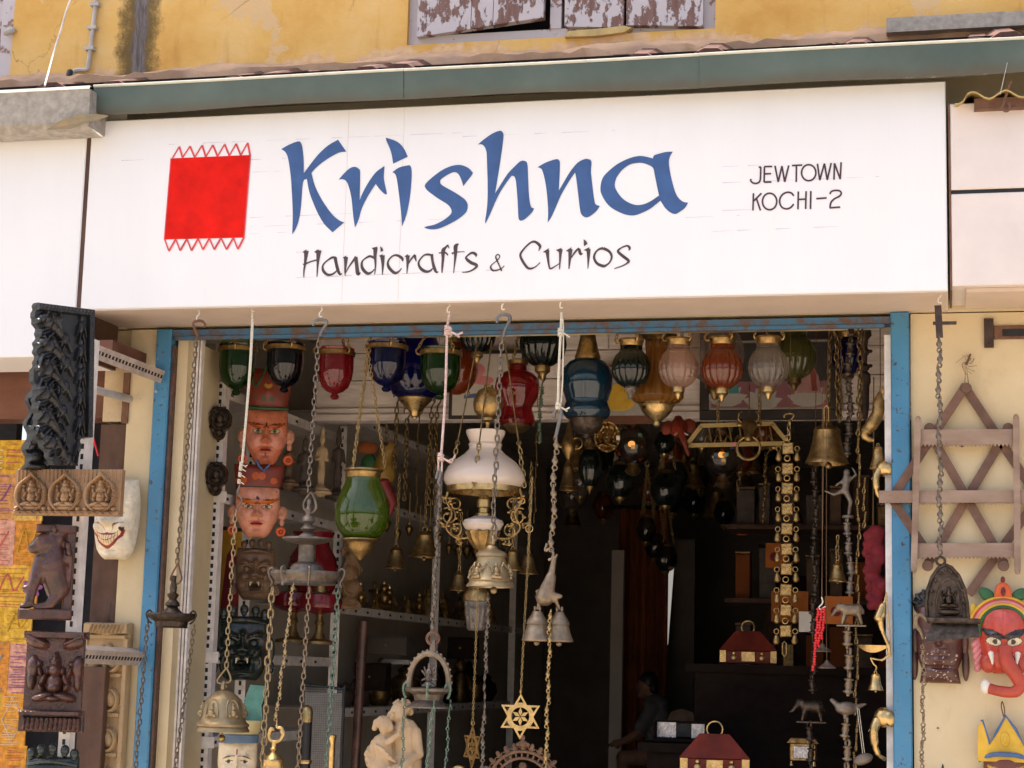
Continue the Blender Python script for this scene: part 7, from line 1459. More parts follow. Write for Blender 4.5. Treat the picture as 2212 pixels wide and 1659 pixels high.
remesh(t.part(body, 'body', 'skin'), .008, 2)
t.part(MB().ell((-11, 0, 166), (22, 20, 22), rot=(0, 12, 0)).ell((0, 0, 152), (11, 17, 15)), 'hair', 'hair')
sh_ = MB().cap((6, -10, 110), (16, -10, 26), 30, 33, 12).cap((6, 12, 110), (16, 12, 26), 30, 33, 12).cap((0, -34, 106), (-20, -42, 68), 18, 16, 10).cap((0, 34, 106), (-20, 40, 68), 18, 16, 10)
remesh(t.part(sh_, 'shirt', 'shirt'), .009, 2)
t = Th('stool', 'dark stool under the person deep in the shop', 'stool', 1420, 1660, 4.6)
t.part(MB().box(-24, 28, -28, 28, -30, -12), 'seat', 'dark_wood', smooth=False)
for x, y in ((-20, -24), (24, -24), (-20, 24), (24, 24)): t.part(MB().box(x-4, x+4, y-4, y+4, -270, -30), 'leg', 'dark_wood', smooth=False)

# dark chains on hooks along the inner opening
for i, (u, v0, v1, Y, kd, lab) in enumerate(((858, 870, 1010, 1.04, 'oval', 'thin dark chain on an S hook left of the violet lantern tip'), (880, 905, 1080, 1.04, 'oval', 'dark chain hanging under the violet lantern tip'), (905, 900, 1120, 1.04, 'rings', 'dark beaded chain between the violet lantern and pink rope'), (932, 880, 1090, 1.04, 'oval', 'doubled dark chain just left of the pink rope'), (944, 880, 1090, 1.04, 'oval', 'dark chain nearly behind the pink rope'), (1170, 830, 960, 1.0, 'wide', 'green grey cast chain in front of the black green lantern'), (1160, 935, 1130, 1.1, 'rings', 'brown beaded chain right of the milk glass lamp'), (1600, 1000, 1060, 1.3, 'oval', 'short dark chain under the bull head ring'), (1655, 985, 1130, 1.4, 'wide', 'dark turned chain behind the plaque chain'))):
    t = Th('dark_chain', lab, 'chain', u, v0, Y); chain(t, (u, v0, Y), (u-6, v1, Y), kd, .02 if kd == 'oval' else .04, 'verdigris' if 'green' in lab else 'brass_dark')
    t.part(MB().tube(smoothpath([(-8, 0, 12), (-6, 0, 22), (4, 0, 24), (8, 0, 14), (2, 0, 4), (0, 0, -4)], 4), 1.8, 6), 'hook', 'brass_dark'); t.part(MB().tube([(0, 0, 22), (0, 0, 240)], .8, 4), 'wire', 'twine')
# small deity busts crowding the far shelves
rr = random.Random(4)
for i in range(14):
    y = 1.8+i*.2; L = Vector((XS-.05-rr.random()*.1, y, P(850, 1530, 2.0).z+.001)); H = rr.uniform(60, 110); k = i % 2
    t = Th('shelf_figure', ('dark carved figure on the lowest far shelf, %s from the street', 'dark lidded pot on the lowest far shelf, %s from the street')[k] % ORD[i//2], 'figure' if k == 0 else 'pot', loc=L, group='dark curios on the lowest far shelf')
    mb = MB()
    if k == 0: mb.cap((0, 0, 6), (0, 0, H*.5), H*.2, H*.14).ell((0, 0, H*.72), (H*.12, H*.12, H*.15)).ell((0, 0, H*.9), (H*.08, H*.08, H*.1)).cap((-H*.14, 0, H*.5), (-H*.24, -H*.1, H*.28), H*.05, H*.04).cap((H*.14, 0, H*.5), (H*.24, -H*.1, H*.28), H*.05, H*.04)
    else: mb.lathe([(0, 0), (H*.2, 0), (H*.34, H*.25), (H*.3, H*.5), (H*.14, H*.62), (H*.18, H*.68), (H*.04, H*.8), (0, H*.86)], seg=16)
    t.part(mb, 'body', rr.choice(['stone_dark', 'stone_brown', 'brass_dark', 'dark_wood']))

# dim rows of lamps and brass receding under the inner ceiling
rr = random.Random(9)
for i in range(34):
    Y = 1.9+.14*i*.8; u = rr.uniform(1190, 1720); v = rr.uniform(925, 1010)+(Y-1.9)*38; k = i % 3
    t = Th('dim_lantern', ('dim rounded glass lantern hanging deep in the shop, %s nearest the street', 'dim amber or smoky lantern hanging deep in the shop, %s nearest the street', 'dim brass bell hanging deep in the shop, %s nearest the street')[k] % ORD[i//3], 'lantern' if k < 2 else 'bell', u, v, Y, group='dim wares hanging in rows deep in the shop')
    r = rr.uniform(20, 34)
    if k == 2: bell(t, (0, 0, r), r*.9, r*2, 'brass_dull', seg=16)
    else:
        t.part(MB().lathe([(r*.5, r*1.1), (r*.8, r*.7), (r, 0), (r*.8, -r*.7), (r*.35, -r*1.1)], seg=24), 'glass', ('glass_clear', 'glass_orange')[k] if i % 2 else 'glass_dark'); t.part(MB().lathe([(r*.55, r*1.05), (r*.45, r*1.3), (0, r*1.35)], seg=14), 'cap', 'brass_dull'); t.part(MB().lathe([(r*.38, -r*1.05), (r*.3, -r*1.3), (0, -r*1.6)], seg=14), 'tip', 'brass')
    t.part(MB().tube([(0, 0, r*1.2), (0, 0, 240)], 1, 4), 'cord', 'twine')
t = Th('curio_shelf', 'dim wooden wall shelf of small boxes behind the plaque chain', 'shelf', loc=(2.4, 3.0, 1.2))
for z in (1.62, 1.95, 2.28): t.part(MB().box(1.62, 2.615, 2.9, 3.2, z-.02, z), 'shelf_board', 'door_wood', world=True, smooth=False)
for i in range(27):
    z = (1.62, 1.95, 2.28)[i % 3]; x = 1.66+(i//3)*.105; h = rr.uniform(.09, .24); w = rr.uniform(.05, .085); y = 2.95+rr.random()*.06
    tt = Th('curio_box', 'small dark box, %s along the %s board of the dim wall shelf' % (ORD[i//3], ('lowest', 'middle', 'top')[i % 3]), 'box', loc=(x, y, z), group='boxes on the dim wall shelf')
    tt.part(MB().bbox(x, x+w, y, y+.08, z+.0005, z+h, .004), 'body', rr.choice(['door_wood', 'stone_dark', 'brass_dark', 'red_wood', 'stone_brown', 'dark_wood', 'orange_cloth']), world=True, smooth=False); tt.part(MB().bbox(x-.003, x+w+.003, y-.003, y+.083, z+h+.0005, z+h+.014, .003), 'lid', rr.choice(['dark_wood', 'brass_dark', 'stone_brown']), world=True, smooth=False)
# ---------------------------------------------------------------- wares on the near pilaster and the next shop's door
UY = -.53
R2 = Th('display_upright', 'white slotted angle upright on brackets carrying the dark carvings', 'display stand', loc=(.15, UY, 0))
slotted(R2, (.148, UY+.02, .0), (.152, UY+.02, 2.53), .034, .03, hole=1)
def arm(v_w, z=None):
    a = P(*v_w)
    o = slotted(R2, (a.x, -.0, a.z), (.155, UY+.02, a.z+.004), .042, .022, 'bracket_arm', face=(.94, 0, -.34), hole=1, mt='arm_paint'); return o
arm((352, 815, -.02)); arm((306, 1424, -.02))
R2.part(MB().tube([P(190, 838, -.50), P(280, 862, -.02)], .012, 10), 'round_rail', 'conduit', world=True)
q = P(272, 860, -.004); R2.part(MB().box(q.x-.011, q.x+.011, -.007, -.001, P(272, 915, 0).z, P(272, 806, 0).z), 'wall_plate', 'rust', world=True, smooth=False)
solo(MB().box(P(196, 700, -.2).x, P(262, 740, -.2).x, -.26, -.012, P(230, 772, -.2).z, P(230, 742, -.2).z), 'timber_block', 'brown timber block under the sign next to the bracket', 'timber', 'beam_wood', loc=P(230, 772, -.2), px=False, smooth=False)
# black carved bracket set edge on to the street: rows of prancing animals
t = Th('ebony_bracket', 'tall black carved wooden bracket with stacked prancing animals', 'carving', 134, 832, -.64, rotz=60, tilt=-3)
bl = [('b', 84, 104, -172, 172, 24), ('b', -100, 104, 156, 172, 24)] + [('e', 94, z, 5, 5, 0, 28) for z in range(-160, 160, 13)] + [('e', x, 164, 5, 5, 0, 28) for x in range(-92, 100, 13)]
for i in range(6):
    cx, cz = -34+6*math.sin(i*1.3)+(18 if i == 5 else 0), 124-i*52
    bl += [('e', cx+8, cz-8, 42, 15, -32, 26), ('e', cx-22, cz+10, 22, 17, 40, 28), ('e', cx-46, cz+16, 19, 12, 18, 30), ('e', cx-62, cz+9, 11, 7, 0, 26), ('e', cx-42, cz+21, 4, 4, 0, 36), ('e', cx-34, cz+28, 5, 8, -20, 28), ('e', cx+34, cz-26, 20, 16, 20, 24)]
    bl += [('l', cx-26+5*k, cz+26-3*k, cx-6+5*k, cz+2-4*k, 1.8, 34) for k in range(4)]
    bl += [('l', cx-24, cz-4, cx-52, cz-12, 5, 24), ('l', cx-52, cz-12, cx-60, cz-28, 4, 22), ('l', cx-10, cz-14, cx-34, cz-30, 5, 22), ('l', cx-34, cz-30, cx-44, cz-22, 3.6, 22), ('l', cx+40, cz-30, cx+56, cz-50, 6, 22), ('l', cx+20, cz-26, cx+14, cz-48, 5, 20)]
    bl += [('e', cx+14, cz+20, 9, 14, 0, 27), ('e', cx+13, cz+36, 7, 8, 0, 28), ('l', cx+14, cz+22, cx-8, cz+18, 3, 28), ('l', cx+18, cz+10, cx+6, cz-8, 4, 30)] + [('e', cx-10+8*k, cz-12-5*k, 2.4, 2.4, 0, 30) for k in range(6)]
    bl += [('e', 58, cz+4, 12, 16, 0, 22), ('e', 57, cz+24, 8, 9, 0, 24), ('l', 48, cz+8, 40, cz-14, 3.4, 24), ('l', 68, cz+6, 74, cz-16, 3.4, 22), ('l', 54, cz-10, 50, cz-30, 4, 20), ('l', 64, cz-10, 68, cz-28, 4, 20)]
bl += [('x', -66, 140, 10, 8, 0, 0), ('x', -26, 134, 22, 10, -35, 0), ('x', -84, 28, 7, 14, 0, 0), ('x', -4, -92, 14, 7, -30, 0), ('x', -22, -146, 10, 7, 0, 0)]
bl = [q if q[0] == 'x' else q[:-1]+(q[-1]*.62,) for q in bl]
ebp = relief(t, 'panel', 212, 346, bl, 'ebony', base=4, back=14, nx=170, nz=270, outline=lambda X, Z: (X > -98-5*np.sin(Z*.1)-6*np.sin(Z*.043+1)-3*np.sin(Z*.31)+np.clip(-Z-100, 0, 90)*1.0) & ((X < 60) | (Z > -110)), rough=.2)
ebp.scale.x = .69
t = Th('ebony_rider', 'smaller black carved rider figure behind the tall bracket', 'carving', 88, 932, -.60, rotz=60)
relief(t, 'panel', 84, 172, [('b', -40, 12, 66, 84, 18), ('e', -14, 48, 16, 18, 0, 22), ('e', -6, 16, 22, 28, 10, 24), ('e', -24, -14, 16, 26, 30, 22), ('e', 10, -30, 26, 22, -20, 26), ('e', -16, -56, 20, 14, 20, 22), ('e', 14, -66, 12, 20, 0, 22), ('l', -34, 4, -38, -40, 5, 20), ('e', -4, -78, 34, 8, 0, 20), ('x', -22, 62, 6, 6, 0, 0), ('x', -26, -36, 6, 5, 0, 0)], 'ebony', base=5, back=10, nx=60, nz=110, outline=lambda X, Z: np.abs(X) < 34+6*np.sin(Z*.12), rough=.4)
# three niche panel
t = Th('triple_niche_panel', 'light brown carved panel with three seated elephant headed figures in niches', 'carving', 148, 1064, -.60, rotz=2)
bl = [('b', -122, 122, -50, -40, 12)]
def ogee(cx):
    def f(X, Z, Hh):
        x = np.abs(X-cx); lo = 37*np.sqrt(np.clip(1-((Z+6)/38)**2, 0, 1)); hi = 27*np.clip((48-Z)/28, 0, 1)**1.5
        w = np.where(Z < 20, lo, np.minimum(lo+40*(Z > 26), hi)); ins = (x < w-8) & (Z < 34); rim = (x < w) & ~ins & (Z > -40)
        hatch = 2.2*np.sin((X+Z)*.9)*(X > cx)
        Hh = np.where(rim, 15+hatch+4*np.sin(np.clip((w-x)/8, 0, 1)*3.14), Hh); return np.where(ins & (Z > -40), 1.0, Hh)
    return f
for cx in (-82, -4, 78):
    bl += [('f', ogee(cx))] + fig(cx, -8, 25, 19, trunk=True) + [('e', cx, -34, 28, 6, 0, 15), ('e', cx-32, -36, 6, 6, 0, 17), ('e', cx+32, -36, 6, 6, 0, 17)]
bl += [('l', x, 22, x, 48, 2, 6.5) for x in range(-116, 120, 9)]
bl += [('l', x, -45+(3 if i % 2 else -3), x+8, -45-(3 if i % 2 else -3), 1.6, 15) for i, x in enumerate(range(-118, 112, 8))]
relief(t, 'panel', 246, 100, bl, 'tan_wood', base=5, back=12, nx=240, nz=104, rough=.25)
# white laughing mask on the pilaster
t = Th('laughing_mask', 'cream white laughing mask with red lips and bared teeth', 'mask', 254, 1122, -.03, rotz=-6)
W_, B_ = lin((226, 214, 190)), (.02, .015, .015)
paints = [('arc', -.06, -.56, .78, .21, 0, lin((135, 22, 30)), 0, .30), ('arc', -.06, -.545, .66, .135, 0, lin((228, 205, 160)), 0, .27), ('e', .60, -.27, .09, .05, 0, B_), ('e', .34, .12, .15, .065, 0, B_, 1), ('arc', .36, .24, .3, .022, -14, lin((90, 70, 55)), 1, -.08), ('arc', .36, -.14, .34, .02, 30, lin((120, 95, 75)), 1, -.1)]
paints += [('band', x-.06, -.52+.45*x*x, .012, .11, 0, lin((120, 45, 45))) for x in (-.48, -.36, -.24, -.12, 0, .12, .24, .36, .48)] + [('arc', -.06, -.545, .62, .014, 0, lin((120, 45, 45)), 0, .27)]
sculpt(t, 'face', 106, 172, 34, facew(.84, 1, .84, .50), [(0, .04, .16, .16, 20), (0, -.10, .20, .09, 26), (.24, -.12, .12, .07, 12, 1), (.60, -.20, .2, .14, 15, 1), (.36, .27, .28, .06, 12, 1), (.34, .12, .18, .09, -12, 1), (0, -.52, .5, .10, 7), (.62, -.46, .1, .1, -5, 1), (0, -.80, .5, .03, -5), (0, -.92, .26, .06, 12), (0, .62, .4, .2, 8), (.4, .42, .4, .02, 2, 1)], paints, W_, 'painted', 84, 120)
# lion bracket and goddess panel in glossy red brown wood
t = Th('lion_bracket', 'glossy dark brown carved lion rearing on a plinth', 'carving', 104, 1236, -.575, rotz=30)
lb = MB().box(34, 52, -6, 14, -84, 100).box(-56, 50, -26, 14, -102, -80)
t.part(MB().bbox(34, 54, -8, 14, -84, 98, 2).bbox(-58, 54, -28, 14, -102, -80, 3).bbox(-30, 54, -20, 14, 84, 102, 3), 'backboard', 'brown_carved', smooth=False)
mb = MB().cap((2, 0, 66), (-16, -10, 60), 29, 23, 12).cap((-16, -10, 60), (-34, -14, 50), 18, 13, 10).cap((4, 0, 60), (8, 0, 10), 26, 34, 12).cap((8, 0, 10), (22, 0, -34), 34, 28, 12).cap((28, -8, -40), (8, -14, -70), 18, 12, 10).cap((8, -14, -72), (-18, -16, -76), 11, 8, 10).cap((-16, -6, 20), (-30, -12, -30), 20, 13, 10).cap((-30, -12, -30), (-36, -14, -66), 13, 11, 10).cap((-36, -14, -72), (-50, -14, -76), 9, 7, 8).ell((12, -6, 84), (24, 16, 14)).ell((-2, -16, 76), (7, 5, 7)).cap((-34, -10, -34), (-48, -12, -36), 8, 6, 8)
for a in range(22): mb.ell((10+30*math.cos(a*.62), -14+7*math.sin(a*1.7), 46+28*math.sin(a*.62)), (7, 7, 8))
for q in (-1, 1): mb.ell((-24+q*3, -18+q*9, 68), (5, 5, 5)).ell((6, -14+q*12, 92), (7, 5, 8))
mb.cap((44, -10, -30), (46, -14, 30), 6, 5, 8).ell((42, -14, 40), (8, 7, 10))
remesh(t.part(mb, 'lion', 'brown_carved'), .0045, 2)
t = Th('goddess_carving', 'glossy red brown carved panel of a seated four armed goddess', 'carving', 116, 1472, -.575, rotz=14)
relief(t, 'panel', 138, 214, fig(4, 0, 44, 34)+[('b', -62, 66, 92, 106, 22), ('e', -40, 84, 30, 14, -20, 22), ('e', 44, 84, 30, 14, 20, 22), ('b', -66, 66, -72, -62, 30), ('b', -60, 64, -104, -76, 18), ('e', -44, 30, 14, 26, 0, 22), ('e', 52, 30, 14, 26, 0, 22), ('e', -46, 4, 10, 24, 0, 20), ('e', 54, 2, 10, 24, 0, 20), ('l', -54, 96, -20, 80, 5, 26), ('l', 58, 96, 24, 80, 5, 26)]+[('l', x, -102, x+2, -80, 3, 22) for x in range(-54, 64, 10)], 'brown_carved', base=5, back=14, nx=110, nz=160, outline=lambda X, Z: (np.abs(X) < 62) | (Z < -60) | (Z > 90), rough=.4)
t = wrath('knobbed_mask', 'top of a dark green mask with round knobs at the bottom edge', 110, 1715, -.56, 118, 200, 'green_dark', 1, 5, 15); t.o['category'] = 'mask'
# pale carved column panel
t = Th('pale_column_panel', 'pale wooden carved column panel hung on wire from a nail', 'carving', 226, 1520, -.02)
bl = [('b', -52, 52, 150, 172, 20), ('e', 0, 158, 44, 12, 0, 22), ('b', -46, 46, 138, 148, 15), ('b', 40, 52, -190, 140, 12), ('b', -52, -44, -190, 140, 10)] + [('l', x, 152, x+6, 168, 3, 25) for x in range(-36, 40, 9)]
for i in range(4):
    z = 100-i*84; bl += [('e', -8, z+8, 9, 18, 0, 20), ('e', 8, z+20, 8, 10, 0, 20), ('e', 16, z-4, 16, 24, 25, 20), ('e', -16, z-8, 14, 18, -25, 18), ('b', -42, 40, z-44, z-34, 14), ('r', 16, z-8, 18, 22, 4, 18)]
relief(t, 'panel', 106, 346, bl, 'pale_wood', base=5, back=10, nx=84, nz=240, rough=.35)
t.part(MB().tube(smoothpath([(-2, 0, 176), (0, -4, 194), (3, -5, 206), (2, -2, 218)], 3), 1.3, 5).tube([(-2, 0, 176), (6, -5, 200), (10, -4, 214)], .9, 4).ring((-2, -2, 174), 6, 1.5, (0, -1, 0), 10, 5), 'wire', 'iron_dark')
solo(MB().bbox(P(176, 1500, -.06).x, P(230, 1500, -.06).x, -.075, -.045, 0, P(200, 1440, -.06).z, .002), 'leaning_plank', 'dark brown plank standing in front of the pale column panel', 'plank', 'door_wood', loc=P(200, 1700, -.06), px=False, smooth=False)
# patchwork hanging
t = Th('patchwork_hanging', 'orange and yellow embroidered patchwork cloth hanging in the next doorway', 'textile', loc=P(30, 960, .03))
pal = [(.58, .26, .03), (.52, .30, .02), (.60, .36, .04), (.55, .22, .03), (.50, .24, .08), (.48, .30, .04), (.58, .36, .08), (.50, .12, .08), (.55, .28, .20)]
for i, c in enumerate(pal): mat('patch%d' % i, c, .9, var=.35, scale=60, bmp=.002, bscale=220)
mat('thread_dark', (.22, .06, .03), .9); mat('thread_pale', (.62, .52, .40), .9); mat('thread_violet', (.22, .07, .22), .9); mat('thread_blue', (.20, .28, .36), .9)
zT, zB = P(30, 952, .03).z, P(30, 1720, .03).z; xL, xR = P(-60, 1200, .03).x, P(84, 1200, .03).x
rr = random.Random(21); ys = [0]; 
while ys[-1] < 1: ys.append(ys[-1]+rr.uniform(.08, .16))
for r in range(len(ys)-1):
    z1, z0 = zT+(zB-zT)*ys[r], zT+(zB-zT)*min(1, ys[r+1]); xs = [xL]
    while xs[-1] < xR: xs.append(min(xR, xs[-1]+rr.uniform(.07, .16)))
    for k in range(len(xs)-1):
        if xs[k+1]-xs[k] < .015: continue
        y = .03+.004*rr.random(); o = t.part(MB().bbox(xs[k]-.002, xs[k+1]+.001, y, y+.006, z0-.002, z1+.002, .0003), 'patch', 'patch%d' % rr.randrange(9), world=True, smooth=False)
        cx, cz, w, h = (xs[k]+xs[k+1])/2, (z0+z1)/2, xs[k+1]-xs[k], z1-z0; kd = rr.choice([0, 1, 1, 2, 3, 3]); mb = MB(); col = rr.choice(['thread_dark', 'thread_pale', 'thread_violet', 'thread_blue', 'patch1', 'patch7'])
        for j in range(int(h/.008)):
            if rr.random() < .7: mb.tube([(xs[k]+.004+rr.random()*.02, y-.0008, z0+.008*j+.003), (xs[k+1]-.006-rr.random()*.03, y-.0008, z0+.008*j+.003+rr.uniform(-.004, .004))], .0011, 3)
        if kd == 0:
            for j in range(7): a = j*2*math.pi/7; mb.ell((cx+.022*math.cos(a), y-.001, cz+.022*math.sin(a)), (.009, .002, .015), 7, 4, (0, 90-math.degrees(a), 0))
        elif kd == 1:
            for j in range(4): mb.tube([(xs[k]+.006, y-.001, z0+h*(j+.6)/5), (xs[k+1]-.007, y-.001, z0+h*(j+.3+rr.random()*.5)/5)], .0018, 4)
        elif kd == 2: mb.tube([(cx-w*.4, y-.001, cz), (cx, y-.001, cz-h*.42), (cx+w*.4, y-.001, cz), (cx, y-.001, cz+h*.42)], .002, 4, True)
        else: mb.tube(smoothpath([(cx-w*.35, y-.001, cz-h*.2), (cx-w*.1, y-.001, cz+h*.3), (cx+w*.1, y-.001, cz-h*.1), (cx+w*.35, y-.001, cz+h*.25)], 5), .003, 5)
        t.part(mb, 'stitching', col, o, world=True)
solo(MB().tube(smoothpath([P(200, 940, -.02), P(212, 985, -.02), P(204, 960, -.02), P(196, 985, -.02)], 4), .003, 5), 'red_ribbon', 'thin red ribbon tied on the brown door post', 'ribbon', 'red_bead', loc=P(200, 940, -.02), px=False)

# ---------------------------------------------------------------- wares on the cream wall
t = Th('folding_rack', 'folding wooden trellis rack with serrated rails hung on string', 'rack', 2090, 1060, -.03)
L2 = lambda u, v, Y: P(u, v, Y)
for k, (a, b) in enumerate((((2087, 832), (1932, 1068)), ((2087, 840), (2262, 1106)), ((2005, 930), (2170, 1218)), ((2180, 924), (2003, 1220)), ((1930, 1082), (2012, 1206)), ((2254, 1060), (2092, 1284)), ((2240, 1080), (2300, 1170)))):
    y = -.012 if k % 2 else -.022
    t.part(MB().beam(P(*a, y), P(*b, y), .025, .008), 'lattice_slat', 'slat_wood_dark', world=True, smooth=False)
def serrated(u0, v0, u1, v1, h, y):
    a, b = P(u0, v0, y), P(u1, v1, y); n = max(8, int((b.x-a.x)/.0105)); hh = h*t.s
    pl_ = [(a.x, a.z+hh/2), (a.x, a.z-hh*.34)]
    for i in range(n): x = a.x+(b.x-a.x)*(i+.5)/n; z = a.z+(b.z-a.z)*(i+.5)/n; pl_ += [(x, z-hh/2), (a.x+(b.x-a.x)*(i+1)/n, a.z+(b.z-a.z)*(i+1)/n-hh*.34)]
    pl_ += [(b.x, b.z+hh/2)]
    t.part(MB().prism(pl_, y-.006, y+.006), 'serrated_rail', 'slat_wood', world=True, smooth=False)
serrated(1986, 947, 2196, 946, 38, -.036); serrated(1899, 1076, 2290, 1075, 32, -.036); serrated(1979, 1191, 2194, 1190, 34, -.036)
for a, b in (((1983, 906), (1974, 1228)), ((2195, 902), (2198, 1232))):
    y = -.05; p, q = P(*a, y), P(*b, y)
    t.part(MB().beam(p, q, .0175, .011).cap(p+Vector((0, -.0, 0)), p+Vector((0, 0, .002)), .0082, .0082, 10).cap(q, q-Vector((0, 0, .004)), .0082, .0082, 10), 'end_post', 'slat_wood', world=True, smooth=False)
for u, v in ((2087, 838), (2004, 1222), (2168, 1222), (2008, 925), (2178, 925)): t.part(MB().lathe([(0, 6), (11, 6), (12, 0), (11, -6), (0, -6)], seg=14), 'end_disc', 'slat_wood_dark').location = P(u, v, -.026)-t.L
for ob in [o for o in t.o.children if o.name.startswith('end_disc')]: ob.rotation_euler = (math.pi/2, 0, 0)
t.part(MB().tube([P(2084, 828, -.03), P(2087, 786, -.012), P(2092, 828, -.03)], .0012, 5), 'string', 'twine', world=True)
nm = MB(); rr = random.Random(2)
for i in range(12): p0 = P(2087, 782, -.014); a = rr.uniform(0, 6.28); nm.tube(smoothpath([p0, p0+Vector((.014*math.cos(a), -.004, .016*math.sin(a))), p0+Vector((.03*math.cos(a+1), -.006, .03*math.sin(a+1)-.01))], 4), .0006, 4)
t.part(nm, 'string_tuft', 'twine', world=True, kind='stuff'); t.part(MB().cap(P(2096, 766, -.01), P(2088, 786, -.012), .003, .004, 6), 'nail', 'rust', world=True)
# iron bracket
t = Th('wall_bracket', 'rusty iron T shaped bracket on the cream wall', 'bracket', 2136, 720, -.004)
t.part(MB().bbox(-10, 10, -6, 0, -32, 32, 1), 'plate', 'iron_dark', smooth=False); t.part(MB().bbox(10, 120, -5, -.5, -14, 16, 2), 'bar', 'rust', smooth=False); t.part(MB().box(28, 90, -5.6, -5.1, -8, 8), 'stamped_slot', 'black', smooth=False)
for v in (-24, 24): t.part(MB().ell((0, -6.4, v), (3, 1.5, 3), 8, 5), 'rivet', 'iron_dark')
# arched shrine plate on a cast chain
t = Th('shrine_plate_lamp', 'dark bronze arched shrine plate lamp hanging on a cast chain by the blue jamb', 'oil lamp', 2050, 1335, -.24)
q = P(2026, 672, -.24)
eyelet(t, 2030, 650, -.24)
t.part(MB().beam(q+Vector((0, 0, .016)), q-Vector((-.004, 0, .075)), .019, .007, (0, -1, 0)).box(q.x-.014, q.x+.05, q.y-.004, q.y+.006, q.z-.038, q.z-.03), 'shackle', 'iron_dark', world=True, smooth=False)
chain(t, (2028, 726, -.24), (2031, 1196, -.24), 'spindle', .043, 'bronze_grey'); t.part(MB().ring((P(2032, 1212, -.24)-t.L)/t.s, 9, 3, (0, -1, 0), 14, 6), 'ring', 'bronze_dark')
pl_ = [(-44, 0), (-46, 30), (-42, 62), (-32, 90), (-18, 110), (-4, 118), (10, 112), (26, 94), (38, 66), (44, 34), (46, 0)]
inn = [(-26, 6), (-27, 30), (-22, 58), (-10, 80), (0, 84), (12, 78), (22, 58), (27, 30), (28, 6)]
pl_ = [(x-2, z) for x, z in pl_]
t.part(MB().prism(pl_, -5, 5), 'back_plate', 'bronze_dark', smooth=False)
rm_ = MB().tube([(x*.95-2, -5, z*.97) for x, z in pl_], 4.5, 6).tube([(x, -6, z) for x, z in inn], 2.6, 6, True)
for x, z in pl_[1:-1]: rm_.ell((x*.8, -6, z*.84+4), 4, 8, 5)
t.part(rm_, 'border', 'bronze_dark')
o = relief(t, 'deity', 46, 78, fig(0, -4, 19, 15)+[('e', 0, -32, 24, 8, 0, 12)], 'bronze_dark', base=2, back=3, nx=44, nz=64, outline=lambda X, Z: (Z < 6) & (np.abs(X) < 22) | ((X/22)**2+((Z-4)/34)**2 < 1)); o.location = (.0, -6*t.s, 44*t.s)
t.part(MB().bbox(-46, 66, -34, 8, -12, -1, 3), 'ledge', 'bronze_dark', smooth=False); t.part(MB().add([(-36, -20, -12), (60, -20, -12), (60, 8, -12), (-36, 8, -12), (-52, -34, -52), (64, -34, -40), (64, 8, -40), (-52, 8, -52)], [(0, 4, 5, 1), (1, 5, 6, 2), (2, 6, 7, 3), (3, 7, 4, 0), (4, 7, 6, 5)]), 'apron', 'bronze_dark', smooth=False)
t.part(MB().tube(smoothpath([(-46, -20, -8), (-58, -22, 4), (-68, -20, 0), (-70, -16, -14), (-60, -14, -30), (-54, -12, -46)], 4), [4]*8+[5]*8+[3.5]*5, 7), 'spoon_hook', 'bronze'); chain(t, (1995, 1392, -.255), (1992, 1720, -.255), 'leafy', .036, 'bronze')
# brown serene mask behind it
t = Th('serene_mask', 'dark brown wooden serene face mask with ribbed hair bun', 'mask', 2030, 1390, -.01, rotz=-4)
br = (.085, .030, .022)
sculpt(t, 'face', 96, 170, 30, lambda b: .98 if b > -.35 else (.98-.18*((-.35-b)/.3) if b > -.65 else .80+.10*((-.65-b)/.35)), [(0, .10, .12, .2, 8), (0, -.02, .14, .07, 9), (.36, .24, .22, .05, 5, 1), (.40, .13, .16, .06, 3, 1), (0, -.17, .22, .025, 5), (0, -.24, .2, .03, 5), (0, -.42, .3, .06, 6), (0, -.6, .6, .05, -8), (0, -.72, .4, .03, 2), (0, -.84, .5, .03, 2)],
       [('e', .42, .13, .20, .030, -6, lin((215, 205, 190)), 1), ('e', .40, .13, .07, .028, 0, B_, 1), ('arc', .42, .19, .28, .012, -8, B_, 1, -.04)]+[('e', RND.uniform(-.8, .8), RND.uniform(-1, -.1), RND.uniform(.015, .05), RND.uniform(.006, .02), RND.uniform(-60, 60), lin((190, 170, 165))) for _ in range(46)], br, 'painted_gloss', 64, 110)
for q in (-1, 1): t.part(MB().ell((q*52, 4, 2), (9, 8, 30)).ell((q*54, 4, -44), (8, 8, 36)), 'ear', 'brown_carved')
hm = MB().ell((-14, 6, 84), (44, 20, 34))
t.part(hm, 'hair', 'ebony')
hr = MB()
for k in range(7): a = math.radians(20+k*24); hr.tube([(-14+(46-6*j)*math.cos(a+.05*j)*(1-.0*j), -4-4*j, 82+(36-6*j)*math.sin(a+.05*j)) for j in range(4)], 3.2, 6)
t.part(hr, 'hair_ridges', 'ebony')
